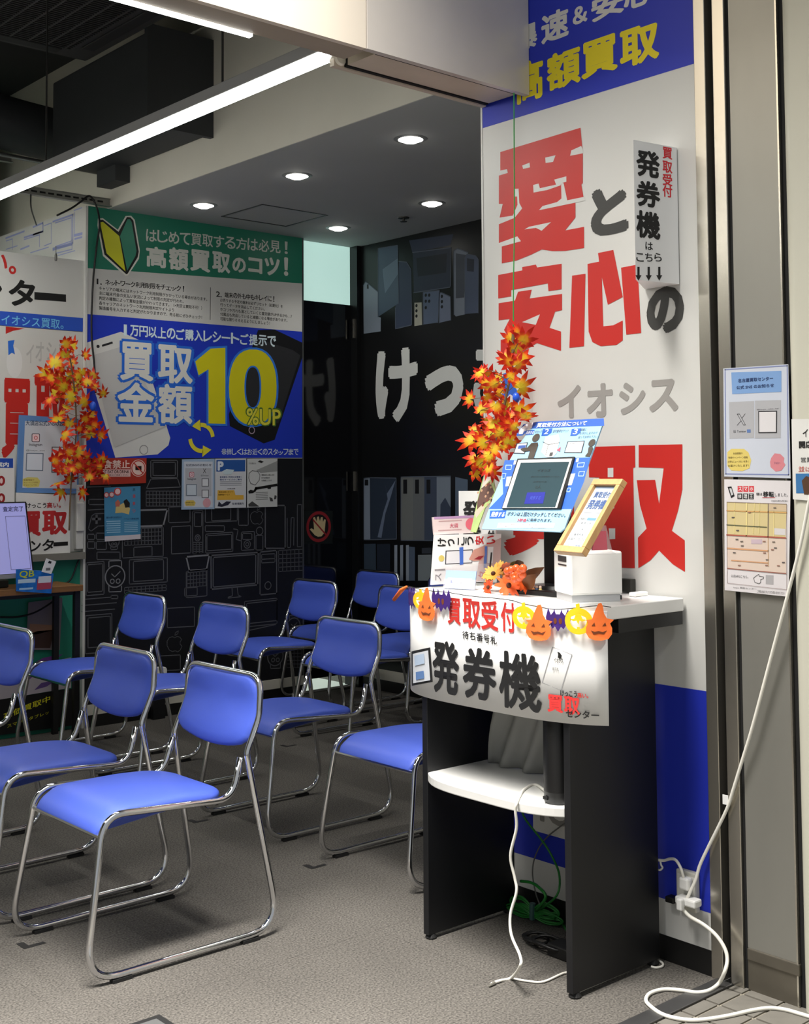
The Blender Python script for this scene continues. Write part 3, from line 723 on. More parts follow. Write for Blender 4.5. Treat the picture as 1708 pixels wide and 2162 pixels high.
witch = [(-0.75, -0.95), (-1.0, -0.55), (-0.98, -0.1), (-0.8, 0.25), (-1.0, 0.45), (-0.5, 0.52), (-0.25, 1.2), (0.0, 1.75), (0.22, 1.82), (0.35, 1.55), (0.42, 1.0), (0.62, 0.62), (1.12, 0.50), (0.85, 0.22), (1.0, -0.15), (0.98, -0.6), (0.72, -0.98), (0.2, -1.12), (-0.3, -1.10)]
wh = [[(-0.55, 0.0), (-0.25, 0.0), (-0.32, 0.28)], [(0.28, 0.0), (0.58, 0.02), (0.50, 0.30)], [(-0.6, -0.35), (-0.3, -0.45), (0.0, -0.38), (0.3, -0.46), (0.62, -0.32), (0.4, -0.62), (0.0, -0.55), (-0.4, -0.66)]]
bat = [(-1.0, 1.1), (-0.72, 0.45), (-0.45, 0.75), (-0.38, 1.05), (-0.2, 0.55), (0.2, 0.55), (0.38, 1.05), (0.45, 0.75), (0.72, 0.45), (1.0, 1.1), (1.25, 0.2), (1.05, -0.9), (0.8, -0.45), (0.55, -0.85), (0.3, -0.62), (0.0, -1.1), (-0.3, -0.62), (-0.55, -0.85), (-0.8, -0.45), (-1.05, -0.9), (-1.25, 0.2)]
bh = [circ(0.16, 0.3, -0.25, -0.1, 10), circ(0.16, 0.3, 0.25, -0.1, 10)]
pend('bat_pendant', [(x*0.35, y) for x, y in bat], PUR, 21, 874, 1262, 0)
ringpend(19, 896, 1268, 1)
pend('witch_pumpkin_pendant', [(x*0.75, y) for x, y in witch], ORG, 24, 909, 1283, 2, [[(x*0.75, y) for x, y in h] for h in wh])
pend('bat_pendant', [(x*0.75, y) for x, y in bat], PUR, 22, 938, 1267, 1, [[(x*0.75, y) for x, y in h] for h in bh])
ringpend(25, 1112, 1303, 1)
pend('witch_pumpkin_pendant', witch, ORG, 26, 1143, 1322, 2, wh)
pend('bat_pendant', [(x*0.95, y) for x, y in bat], PUR, 22, 1182, 1308, 1, bh)
ringpend(29, 1224, 1310, 2)
pend('witch_pumpkin_pendant', witch, ORG, 27, 1265, 1320, 3, wh)
# loose streamer at the left end
q0, q1 = BN.P(*BN.px(872, 1238), 0.02), AY(832, 1266, 3.02)
MB().tube([q0, q0*0.6+q1*0.4+V3((0, 0, 0.006)), q1], [0.003, 0.007, 0.006], 8).build('loose_streamer', mat('felt_%d_%d_%d' % ORG, ORG, 0.8), gt, smooth=True)

# ================================================================== RIGHT-HAND PRINTED PANEL
FR = FX(XW)
pan = board('wall_sign_panel', FR, -2.972, 0.071, -2.0995, 3.90, WHITE, 'tall white sign panel with red kanji and blue bands behind the counter', 'sign', 0.012)
p = Print(FR, pan)
BLU = (34, 50, 176); SRED = (188, 40, 34); YEL2 = (226, 208, 36); GRY = (150, 147, 143); DKG = (58, 58, 56)
p.rect(-2.972, 2.590, -2.0995, 3.90, BLU, 1, 'blue_band')
p.rect(-2.972, 0.173, -2.0995, 0.787, BLU, 1, 'blue_band')
def z3(x, y): return (1000+x*0.41452, y*0.41452)
def z6(x, y): return (1000+x*0.29274, 240+y*0.29274)
def z7(x, y): return (1000+x*0.29274, 680+y*0.29274)
def gl(Z, s_, x0, y0, x1, y1, col, bold, L=2, **kw): p.ptext(s_, *Z(x0, y0), *Z(x1, y1), col, bold, L, **kw)
gl(z3, '爆', 195, 120, 325, 268, (205, 204, 200), 0.042); gl(z3, '速', 345, 45, 485, 215, (205, 204, 200), 0.042); gl(z3, '＆', 505, 25, 580, 125, (205, 204, 200), 0.042)
gl(z3, '安', 600, -50, 770, 100, (205, 204, 200), 0.042); gl(z3, '心', 765, -105, 915, 45, (205, 204, 200), 0.042)
gl(z3, '高', 215, 300, 355, 525, YEL2, 0.045); gl(z3, '額', 372, 245, 545, 455, YEL2, 0.045); gl(z3, '買', 548, 182, 735, 392, YEL2, 0.045); gl(z3, '取', 745, 118, 945, 338, YEL2, 0.045)
gl(z6, 'と', 845, 515, 1115, 885, DKG, 0.075); gl(z6, 'の', 1248, 1240, 1518, 1590, DKG, 0.07)
PWT = (203, 203, 199)
def g1(x, y): return (1030+x*0.38027, 250+y*0.38027)
def g2(x, y): return (1030+x*0.44193, 510+y*0.44193)
def g3(x, y): return (1210+x*0.27749, 900+y*0.27749)
def cut(Z, pts, col, L): p.ppoly([Z(*q) for q in pts], col, L, 'kanji' if col == SRED else 'kanji_counter')
cut(g1, [(70, 187), (515, 52), (528, 195), (528, 360), (520, 368), (532, 437), (487, 468), (487, 550), (430, 622), (535, 602), (535, 720), (430, 736), (360, 737), (300, 728), (240, 757), (160, 789), (78, 805), (78, 712), (62, 695), (62, 318), (70, 290)], SRED, 2)
for h in ([(70, 290), (108, 282), (112, 303), (62, 318), (56, 300)], [(192, 262), (233, 246), (235, 272), (197, 281)], [(320, 218), (377, 205), (363, 242), (322, 248)], [(465, 178), (520, 153), (535, 193), (458, 208)],
          [(253, 370), (283, 362), (290, 388), (380, 368), (370, 340), (437, 322), (437, 352), (408, 360), (405, 372), (330, 398), (255, 412)], [(408, 358), (422, 360), (442, 455), (534, 436), (542, 455), (487, 468), (285, 510), (305, 487), (385, 465), (410, 445)],
          [(55, 475), (84, 475), (66, 552), (55, 552)], [(60, 552), (140, 540), (166, 480), (164, 434), (148, 434), (148, 392), (172, 390), (176, 470), (192, 500), (150, 552), (60, 589)], [(55, 695), (165, 655), (185, 682), (70, 714)], [(205, 617), (230, 602), (352, 576), (300, 624), (268, 608)]): cut(g1, h, PWT, 3)
cut(g2, [(50, 160), (165, 138), (165, 122), (230, 110), (236, 124), (353, 106), (353, 228), (290, 237), (287, 200), (112, 232), (112, 262), (50, 272)], SRED, 2)
cut(g2, [(52, 295), (130, 282), (145, 240), (210, 230), (200, 272), (355, 250), (355, 328), (322, 335), (295, 412), (350, 430), (350, 522), (235, 485), (160, 530), (62, 560), (62, 470), (100, 460), (78, 422), (105, 370), (52, 376)], SRED, 2)
cut(g2, [(165, 385), (250, 348), (230, 398)], PWT, 3)
cut(g2, [(403, 163), (467, 154), (460, 500), (390, 508)], SRED, 2); cut(g2, [(477, 107), (532, 96), (527, 55), (600, 40), (645, 265), (574, 302), (545, 170), (552, 405), (600, 400), (645, 377), (645, 472), (615, 494), (540, 500), (500, 480), (482, 430)], SRED, 2); cut(g2, [(637, 125), (715, 110), (733, 437), (662, 445)], SRED, 2)
cut(g3, [(120, 157), (472, 147), (474, 312), (458, 316), (470, 1080), (340, 1076), (340, 970), (100, 940), (200, 860), (200, 390), (122, 388)], SRED, 2)
for h in ([(265, 318), (308, 316), (308, 388), (265, 388)], [(272, 557), (315, 555), (315, 625), (272, 625)], [(273, 777), (322, 777), (322, 857), (278, 860)]): cut(g3, h, PWT, 3)
cut(g3, [(500, 143), (832, 137), (832, 480), (800, 640), (752, 795), (850, 868), (852, 1108), (760, 1050), (655, 945), (590, 1020), (497, 1080), (494, 848), (560, 778), (510, 600), (485, 410), (625, 408), (655, 590), (690, 318), (500, 312)], SRED, 2)
gl(z7, '買', 215, 930, 800, 1700, SRED, 0.05)
for ch, x0, y0, x1, y1 in (('イ', 605, 455, 775, 695), ('オ', 815, 440, 1005, 690), ('シ', 1050, 430, 1240, 668), ('ス', 1265, 410, 1475, 650)): gl(z7, ch, x0, y0, x1, y1, GRY, 0.048)
a, b = FR.px(*z7(330, 590)); p.disc((a, b), 0.060, (206, 203, 200), 1, ry=0.075)
a, b = FR.px(*z7(215, 480)); p.poly([(a, b+0.05), (a+0.07, b+0.06), (a+0.05, b+0.01), (a+0.09, b-0.05), (a+0.03, b-0.02), (a-0.01, b-0.05)], (44, 92, 190), 2)
# lower logo block seen under the counter shelf
(a0, b1), (a1, b0) = FR.px(1125, 1660), FR.px(1290, 1800)
p.rect(a0, b0, a1, b1+0.08, (206, 206, 202), 2, 'logo_block'); p.text('IOSYS', a0+0.03, b0+0.035, a1+0.05, b0+0.125, (140, 138, 134), 0.03, 3)
p.done()
struct(bx('trim_14', (XW-0.002, 2.972, 0.0), (XW+0.16, 2.980, 3.9), WHITE), 'white edge of the sign panel')

# folded notice on the panel
nf = Frame((2.79, 2.192, 0), (0.167, -0.027, 0), (0, 0, 1))
no = tag(MB().prism([(2.79, 2.192), (2.957, 2.165), (2.957, 2.29)], (1.952, 2.355)).build('projecting_notice', mat('bright_paper', (250, 250, 250), 0.5)), 'tall white projecting notice with black kanji and three down arrows on the sign panel', 'notice')
p = Print(nf, no, 0.0004)
def ng(s_, x0, y0, x1, y1, col, bold): p.ptext(s_, *z6(x0, y0), *z6(x1, y1), col, bold, 1)
ng('発', 1172, 262, 1342, 465, BLK, 0.04); ng('券', 1172, 482, 1345, 680, BLK, 0.04); ng('機', 1172, 700, 1345, 905, BLK, 0.04)
ng('は', 1238, 925, 1292, 985, BLK, 0.02)
for ch, x in (('こ', 1172), ('ち', 1236), ('ら', 1302)): ng(ch, x, 1005, x+54, 1068, BLK, 0.02)
for ch, y in (('買', 240), ('取', 340), ('受', 432), ('付', 515)): ng(ch, 1362, y, 1432, y+90, (226, 52, 62), 0.03)
for x in (1188, 1262, 1338):
    p.ppoly([z6(*w_) for w_ in ((x-8, 1105), (x+8, 1105), (x+8, 1165), (x+22, 1165), (x, 1205), (x-22, 1165), (x-8, 1165))], BLK, 1)
p.done()

# ================================================================== POSTER WALL
FP = FY(YP)
gp = board('buying_guide_poster', FP, 3.252, 1.516, 4.771, ZC-0.002, WHITE, 'large wall poster with a green header, leaf mark and yellow number ten on blue', 'poster', 0.004)
p = Print(FP, gp)
GRN, PBLU, CREAM = (38, 122, 98), (34, 58, 188), (224, 224, 218)
p.ppoly([(182.5, 434), (639.5, 502.5), (638.5, 598.5), (182.5, 566)], GRN, 1, 'green_header')
p.ppoly([(182.5, 663), (639.5, 700.5), (638.5, 966.5), (179, 967.5)], PBLU, 1, 'blue_field')
def zp(x, y): return (150+x*0.29859, 400+y*0.29859)
def zq(x, y): return (x*0.38642, 430+y*0.38642)
def zr(x, y): return (180+x*0.27518, 580+y*0.27518)
def run(Z, s_, pts, h, col, bold, L=2, wf=0.94):
    """letters spaced along the line from pts[0] to pts[1] (top-left corners), h tall in zoom pixels"""
    (x0, y0), (x1, y1) = pts; n = len(s_); dx, dy = (x1-x0)/n, (y1-y0)/n
    hs = {'っ': .6, 'ッ': .6, 'ェ': .65, 'ャ': .65, 'ょ': .65, 'ー': .12, '、': .3, '。': .3, '！': 1, '一': .12, '.': .15, '，': .3}
    for i, ch in enumerate(s_):
        if ch in ' 　': continue
        f = hs.get(ch, 1.0); X, Y = x0+dx*i, y0+dy*i; wd = dx*wf; yy0, yy1 = Y+h*(1-f), Y+h
        if ch in 'ー一': yy0, yy1 = Y+h*0.44, Y+h*0.56
        if ch in '！!': X, wd = X+dx*0.3, dx*0.28
        if ch in '。、.': wd *= 0.35
        if ch in '1': X, wd = X+dx*.3, dx*.34
        p.ptext(ch, *Z(X, yy0), *Z(X+wd, yy1+abs(dy)*wf), col, 0.0 if ch == '※' else bold*(0.5 if ch == '1' else 1), L)
run(zp, 'はじめて買取する方は必見！', ((530, 282), (1565, 375)), 82, (206, 208, 200), 0.02)
for ch, x0, y0, x1, y1 in (('高', 530, 402, 675, 555), ('額', 690, 410, 830, 575), ('買', 842, 425, 985, 585), ('取', 998, 440, 1125, 592), ('の', 1140, 480, 1235, 590), ('コ', 1252, 482, 1352, 595), ('ツ', 1368, 480, 1475, 612), ('！', 1505, 480, 1535, 612)):
    p.ptext(ch, *zp(x0, y0), *zp(x1, y1), (214, 216, 208), 0.045, 2)
run(zr, '1.ネットワーク利用制限をチェック！', ((75, 30), (775, 90)), 40, BLK, 0.02)
def hline(Z, t_, x0, y0, x1, h, slope=0.108, col=(60, 60, 60)):
    a0, b1 = p.F.px(*Z(x0, y0)); _, b0 = p.F.px(*Z(x0, y0+h)); a1, _ = p.F.px(*Z(x1, y0+(x1-x0)*slope)); p.text(t_, a0, b0, a1, b1, col, 0.012, 2)
for k, s_ in enumerate(('キャリアの端末にはネットワーク利用制限がかかっている場合があります。', '主に端末代金の支払い状況によって制限の判定が行われ、', '判定の種類によって買取金額がかわってきます。（×判定は買取不可！）', '各キャリアのネットワーク利用制限判定サイトより', '製造番号を入力すると判定がわかりますので、売る前にぜひチェック！')):
    hline(zr, s_, 105, 88+k*38, (935, 755, 895, 680, 895)[k], 29)
run(zr, '2.端末の外も中もキレイに！', ((1003, 128), (1465, 168)), 40, BLK, 0.02)
for k, s_ in enumerate(('お売りする予定の端末は必ずリセット（初期化）を', '行ってデータを消去してください。', 'ホコリや汚れも落としていくと査定額がUPするかも…？', '付属品も完品していると減額になる場合があります。', '可能な限りそろえるようにしましょう！')):
    hline(zr, s_, 1035, 180+k*36, (1515, 1375, 1585, 1550, 1415)[k], 27)
p.pline([zr(960, 100), zr(958, 345)], 0.004, (90, 90, 90), 2)
# beginner leaf mark
out = [(200, 215), (225, 215), (335, 300), (395, 195), (420, 198), (440, 220), (478, 440), (470, 480), (400, 595), (390, 600), (235, 460), (195, 250)]
p.ppoly([zp(*c) for c in [(190, 205), (225, 203), (330, 285), (385, 188), (425, 186), (450, 215), (486, 430), (480, 490), (402, 608), (385, 612), (225, 470), (186, 255)]], (225, 225, 215), 2)
p.ppoly([zp(*c) for c in out], (22, 24, 22), 3)
p.ppoly([zp(*c) for c in ((208, 232), (226, 230), (340, 330), (384, 580), (250, 452), (210, 260))], (214, 214, 44), 4)
p.ppoly([zp(*c) for c in ((345, 330), (398, 210), (415, 210), (428, 230), (462, 435), (455, 470), (396, 575), (350, 350))], (58, 142, 116), 4)
# phones printed on the blue field
p.ppoly([zq(*c) for c in ((472, 760), (660, 700), (760, 745), (930, 1280), (920, 1320), (860, 1370), (630, 1388), (472, 880))], (216, 216, 212), 2)
p.ppoly([zq(*c) for c in ((500, 830), (700, 770), (905, 1225), (620, 1330))], (198, 198, 196), 3)
p.pline([zq(630, 1330), zq(910, 1215)], 0.004, (176, 176, 176), 4)
p.ring(FP.px(*zq(785, 1345)), 0.024, 0.029, (150, 150, 150), 4); p.pline([zq(562, 775), zq(610, 760)], 0.012, (40, 40, 42), 4); p.disc(FP.px(*zq(535, 780)), 0.010, (40, 40, 42), 4, n=10)
p.ppoly([zq(*c) for c in ((1410, 690), (1500, 688), (1652, 760), (1652, 840), (1500, 1290), (1440, 1310), (1255, 1215), (1250, 1150))], (22, 23, 26), 2)
p.ppoly([zq(*c) for c in ((1410, 740), (1600, 800), (1640, 830), (1520, 1200), (1290, 1150))], (46, 47, 50), 3)
p.ring(FP.px(*zq(1375, 1238)), 0.018, 0.024, (170, 150, 170), 4)
run(zq, '1万円以上のご購入レシートご提示で', ((660, 660), (1510, 725)), 58, (214, 232, 240), 0.03, 6)
for ch, x0, y0, x1, y1 in (('買', 655, 755, 838, 970), ('取', 862, 772, 1052, 985), ('金', 640, 975, 842, 1195), ('額', 862, 985, 1050, 1205)):
    p.ptext(ch, *zq(x0-16, y0-14), *zq(x1+16, y1+14), (44, 108, 214), 0.10, 5); p.ptext(ch, *zq(x0, y0), *zq(x1, y1), (222, 222, 216), 0.035, 6)
def ten(grow, col, L, hole):
    g = grow; p.ppoly([zq(*c) for c in ((1066-g, 862-g), (1150-g, 792-g), (1230+g, 788-g), (1230+g, 1203+g), (1138-g, 1201+g), (1138-g, 905+g), (1084, 938+g))], col, L, 'numeral')
    n = 30; vs, fs = [], []
    for (rx, ry) in ((130+g, 207+g), (46-g*0.8, 118-g*0.8)):
        for i in range(n):
            t_ = 2*PI*i/n; e = 0.86; cx_, sx_ = math.cos(t_), math.sin(t_)
            vs.append(FP.P(*FP.px(*zq(1380+rx*math.copysign(abs(cx_)**e, cx_), 1003-ry*math.copysign(abs(sx_)**e, sx_))), L*p.step))
    p._put(vs, [(i, (i+1) % n, n+(i+1) % n, n+i) for i in range(n)], col, 'numeral', 5)
ten(11, (52, 122, 222), 5, 0); ten(0, (214, 206, 30), 6, 0)
p.ptext('%UP', *zq(1340, 1112), *zq(1540, 1218), (70, 110, 50), 0.06, 7); p.ptext('%UP', *zq(1346, 1120), *zq(1532, 1212), (222, 214, 70), 0.02, 8)
def arc(cx, cy, r, t0, t1, n=10): return [(cx+r*math.cos(t0+(t1-t0)*i/n), cy-r*1.15*math.sin(t0+(t1-t0)*i/n)) for i in range(n+1)]
for s_ in (0, PI):
    o_ = arc(1100, 1280, 72, s_+0.1, s_+1.7); i_ = arc(1100, 1280, 52, s_+0.05, s_+1.7)[::-1]
    p.ppoly([zq(*c) for c in o_+i_], (226, 214, 60), 4)
    ex, ey = 1100+62*math.cos(s_+1.7), 1280-62*1.15*math.sin(s_+1.7); k = 1 if s_ == 0 else -1
    p.ppoly([zq(*c) for c in ((ex, ey-30*1), (ex-46*k, ey+6*k), (ex+4*k, ey+34))], (226, 214, 60), 4)
run(zq, '※詳しくはお近くのスタッフまで', ((1210, 1338), (1632, 1340)), 34, (206, 216, 226), 0.02)
p.done()

# black lower wall sheet with pale line drawings of devices
bw = board('device_wall_sheet', FP, 3.252, 0.125, 4.771, 1.514, mat('black_print_sheet', (25, 26, 30), 0.38, spec=0.4), 'black wall sheet with grey outline drawings of laptops, phones and watches', 'wall sheet', 0.004)
p = Print(FP, bw)
LG = (92, 93, 98); LGB = (128, 129, 134); lw = 0.0055
def d4(x, y): return (170+x*0.15723, 1080+y*0.15723)
def d5(x, y): return (400+x*0.17112, 1050+y*0.17112)
def d6(x, y): return (160+x*0.30445, 940+y*0.30445)
def box_(Z, x0, y0, x1, y1, w_=lw, c=LG, sk=0.0): p.pline([Z(x0, y0), Z(x1, y0+sk), Z(x1, y1+sk), Z(x0, y1)], w_, c, 1, True)
def circ_(Z, x, y, r, w_=lw, c=LG):
    a_, b_ = FP.px(*Z(x, y)); a2, _ = FP.px(*Z(x+r, y)); R_ = abs(a2-a_); p.ring((a_, b_), R_-w_/2, R_+w_/2, c, 1, 'line_drawing', 22)
def keys(Z, x0, y0, x1, y1, nx, ny, w_=lw*0.8, c=LG, sk=0.0):
    box_(Z, x0, y0, x1, y1, w_, c, sk)
    for i in range(1, ny): 
        y = y0+(y1-y0)*i/ny; p.pline([Z(x0, y), Z(x1, y+sk)], w_, c)
    for i in range(1, nx):
        x = x0+(x1-x0)*i/nx; p.pline([Z(x, y0+sk*i/nx), Z(x, y1+sk*i/nx)], w_, c)
def watch(Z, x, y, r, c=LG):
    circ_(Z, x, y, r, lw*1.3, c); p.pline([Z(x-r*.35, y-r*.25), Z(x-r*.05, y+r*.05), Z(x+r*.5, y-r*.5)], lw, c)
    circ_(Z, x-r*.3, y+r*.5, r*.2, lw, c); circ_(Z, x+r*.3, y+r*.48, r*.2, lw, c)
    p.pline([Z(x-r*.65, y-r), Z(x-r*.65, y-r*1.6), Z(x+r*.65, y-r*1.65), Z(x+r*.65, y-r)], lw, c); p.pline([Z(x-r*.65, y+r), Z(x-r*.65, y+r*1.6), Z(x+r*.65, y+r*1.55), Z(x+r*.65, y+r)], lw, c)
def apple(Z, x, y, r):
    pts = [(0.05, -.75), (.35, -.95), (.75, -.8), (.95, -.5), (.75, -.2), (.75, .1), (1, .4), (.75, .9), (.45, 1.15), (.1, 1.0), (-.3, 1.1), (-.7, .9), (-1, .3), (-1, -.3), (-.7, -.75), (-.3, -.9)]
    p.pline([Z(x+a_*r, y+b_*r) for a_, b_ in pts], lw*0.8, LG, 1, True); p.pline([Z(x+.05*r, y-1.05*r), Z(x+.1*r, y-1.4*r), Z(x+.5*r, y-1.7*r), Z(x+.45*r, y-1.3*r)], lw*.8, LG, 1, True)
# column under the no-eating sign
box_(d4, 75, 690, 315, 1130, sk=-20); box_(d4, 95, 715, 298, 1085, sk=-15); watch(d4, 465, 872, 130, LGB)
box_(d4, 655, 650, 1165, 975, sk=-30); box_(d4, 710, 670, 1115, 940, sk=-25); keys(d4, 590, 1020, 1150, 1100, 10, 2, sk=-40)
p.pline([d4(35, 1180), d4(410, 1150)], lw, LG); box_(d4, 410, 1125, 500, 1170); p.pline([d4(20, 1262), d4(480, 1225)], lw, LG); p.pline([d4(20, 1345), d4(455, 1310)], lw, LG)
box_(d4, 65, 1400, 420, 1910, sk=-30); box_(d4, 100, 1430, 400, 1830, sk=-25)
for (x0, y0, x1, y1) in ((95, 305, 190, 375), (210, 290, 345, 375), (95, 405, 190, 495), (210, 400, 345, 510)): box_(d4, x0, y0, x1, y1)
p.pline([d4(*c) for c in ((105, 230), (150, 60), (190, 30), (330, 25), (330, 190), (235, 195), (140, 265))], lw, LG, 1, True); p.pline([d4(170, 100), d4(260, 100)], 0.014, LG); p.pline([d4(215, 60), d4(215, 150)], 0.014, LG)
watch(d4, 450, 400, 70); box_(d4, 220, 545, 530, 645)
p.pline([d4(*c) for c in ((560, -10), (1165, -28), (1110, 190), (600, 205))], 0.010, LGB, 1, True); keys(d4, 590, 235, 1090, 455, 11, 4, sk=-18); box_(d4, 562, 230, 1110, 625, sk=-25); box_(d4, 715, 480, 960, 610, sk=-12)
box_(d4, 1185, -60, 1470, 150, sk=-10); box_(d4, 1220, 205, 1480, 570, sk=-15)
# laptop under the notices and the row beside it
box_(d6, 520, 105, 705, 225); box_(d6, 535, 118, 690, 210); p.pline([d6(*c) for c in ((520, 235), (705, 230), (725, 290), (490, 300))], lw, LG, 1, True); keys(d6, 488, 318, 722, 422, 10, 4)
p.pline([d6(80, 290), d6(240, 285)], lw, LG); box_(d6, 90, 375, 240, 412); p.pline([d6(85, 450), d6(240, 440)], lw, LG)
box_(d5, 40, 170, 165, 700, sk=-8); box_(d5, 60, 190, 150, 360); circ_(d5, 100, 500, 32); circ_(d5, 100, 500, 14); keys(d5, 45, 555, 160, 695, 3, 5)
box_(d5, 195, 130, 590, 310, sk=-20); box_(d5, 275, 140, 510, 290, sk=-12); box_(d5, 195, 350, 430, 420); box_(d5, 200, 455, 535, 690, sk=-25); box_(d5, 215, 475, 520, 660, sk=-20)
box_(d5, 605, 130, 725, 345); apple(d5, 830, 245, 78); box_(d5, 640, 430, 800, 655, sk=-10); circ_(d5, 712, 580, 40); circ_(d5, 712, 580, 18); box_(d5, 655, 445, 770, 520)
p.pline([d5(*c) for c in ((545, 390), (600, 400), (575, 520), (630, 535))], lw, LG); circ_(d5, 865, 415, 40); box_(d5, 820, 470, 905, 650)
box_(d5, 935, 100, 1180, 630, 0.009); p.pline([d5(1205, 260), d5(1205, 620), d5(1245, 620), d5(1255, 250), d5(1290, 250), d5(1285, 590)], lw, LG); box_(d5, 1330, 90, 1385, 610)
p.pline([d5(*c) for c in ((-40, 735), (245, 712), (210, 888), (0, 905))], 0.010, LGB, 1, True); keys(d5, -30, 930, 205, 1110, 6, 4, sk=-20); box_(d5, -40, 915, 215, 1240, sk=-25); box_(d5, -60, 1120, 95, 1220, sk=-12)
p.pline([d5(*c) for c in ((265, 718), (848, 680), (842, 1080), (268, 1135))], 0.009, LG, 1, True); p.pline([d5(*c) for c in ((292, 742), (818, 705), (815, 1060), (292, 1108))], 0.007, LG, 1, True)
p.pline([d5(*c) for c in ((525, 1115), (530, 1215), (470, 1235), (470, 1245), (640, 1225), (600, 1205), (590, 1110))], lw, LG)
box_(d5, 870, 675, 1075, 1205, 0.008, sk=-20); box_(d5, 890, 705, 1055, 810, sk=-10); p.pline([d5(890, 765), d5(1055, 755)], lw, LG); circ_(d5, 968, 1088, 38)
keys(d5, 1100, 655, 1400, 915, 6, 5, sk=-15); box_(d5, 680, 1285, 1080, 1600, sk=-40); box_(d5, 705, 1310, 1080, 1560, sk=-40); watch(d5, 1285, 1588, 80); watch(d5, 1060, 1960, 95); apple(d4, 1262, 1770, 100)
p.pline([d5(700, 1650), d5(1060, 1570)], lw, LG); box_(d4, 1165, 1300, 1530, 1560, sk=-20); box_(d4, 1060, 1940, 1340, 2140, sk=-15); keys(d5, 1200, 1880, 1380, 2100, 4, 5)
p.done()

# small sheets on the poster wall -----------------------------------------------------------
def sheet(name, frame, c4, col, label, cat='poster', group=None, off=0.006, thick=0.002):
    """a flat sheet whose four corners (TL, TR, BR, BL) are read from the photograph on the given plane"""
    F2 = Frame(frame.P(0, 0, off), frame.u, frame.v)
    pts = [F2.px(*c) for c in c4][::-1]
    o = MB().prism(pts, (-thick, 0), F2).build(name, mat('sheet_%d_%d_%d' % tuple(col), col, 0.4, noise=0.02, nscale=6))
    tag(o, label, cat, group); return o, Print(F2, o, 0.0004)
def e2(x, y): return (200+x*0.12881, 960+y*0.12881)
def e3(x, y): return (370+x*0.16393, 960+y*0.16393)
o, p = sheet('no_food_sign', FP, [(196, 967), e2(850, 55), e2(840, 465), (190, 1024)], (170, 52, 38), 'red no food or drink sign half behind the left maple leaves', 'sign')
p.ptext('飲食禁止', *e2(-10, 85), *e2(575, 230), (230, 200, 190), 0.03); p.ppoly([e2(-20, 240), e2(585, 240), e2(585, 360), e2(-20, 360)], (226, 190, 184), 1); p.ptext('DO NOT EAT OR DRINK', *e2(-20, 255), *e2(565, 305), (60, 20, 20), 0.02); p.ptext('飲食はご遠慮ください', *e2(200, 318), *e2(560, 348), (90, 40, 36), 0.0)
c = p.F.px(*e2(715, 220)); p.disc(c, 0.050, (230, 200, 190), 1); p.ring(c, 0.040, 0.046, (190, 60, 50), 2); p.rect(c[0]-0.02, c[1]-0.012, c[0]+0.02, c[1]+0.012, (40, 24, 22), 3); p.line([(c[0]-0.028, c[1]+0.028), (c[0]+0.028, c[1]-0.028)], 0.007, (190, 60, 50), 4)
p.done()
o, p = sheet('event_flyer', FP, [e2(155, 540), e2(750, 515), e2(752, 1380), e2(165, 1425)], (72, 138, 178), 'light blue event flyer on the black device wall', off=0.009)
p.ppoly([e2(165, 1340), e2(752, 1305), e2(752, 1380), e2(165, 1425)], (206, 200, 206), 1)
for x, y, r in ((192, 660, 0.016), (278, 655, 0.017), (375, 605, 0.023)): c = p.F.px(*e2(x, y)); p.disc(c, r, (196, 60, 60), 1); p.disc(c, r*0.72, (232, 200, 200), 2)
p.ppoly([e2(*c) for c in ((335, 960), (345, 860), (470, 790), (580, 880), (560, 980), (450, 950))], (206, 184, 120), 1); p.ppoly([e2(*c) for c in ((470, 760), (520, 725), (575, 790), (570, 860), (500, 870))], (36, 34, 30), 2); p.ppoly([e2(*c) for c in ((335, 780), (380, 735), (415, 780), (405, 850), (340, 850))], (196, 110, 90), 2)
for k, y in enumerate((570, 680, 800, 920)): p.ptext('大須祭り'[k], *e2(620, y-28), *e2(665, y+28), ((40, 60, 80), (190, 80, 90), (190, 80, 90), (170, 110, 120))[k], 0.03)
p.ptext('夏のお祭りのお知らせ', *e2(190, 1010), *e2(440, 1045), (30, 60, 100), 0.01); p.ptext('イベント開催日程', *e2(480, 1035), *e2(720, 1065), (30, 60, 100), 0.01)
for k in range(6): p.pline([e2(195+10*(k % 2), 1095+k*36), e2(415, 1088+k*36)], 0.005, (150, 190, 214), 1); p.pline([e2(490, 1110+k*30), e2(700, 1104+k*30)], 0.004, (150, 190, 214), 1)
p.done()
o, p = sheet('sns_notice', FP, [e3(88, 60), e3(508, 52), e3(505, 700), e3(80, 708)], (158, 182, 208), 'pale blue social media notice, left of the three sheets under the blue poster', off=0.009)
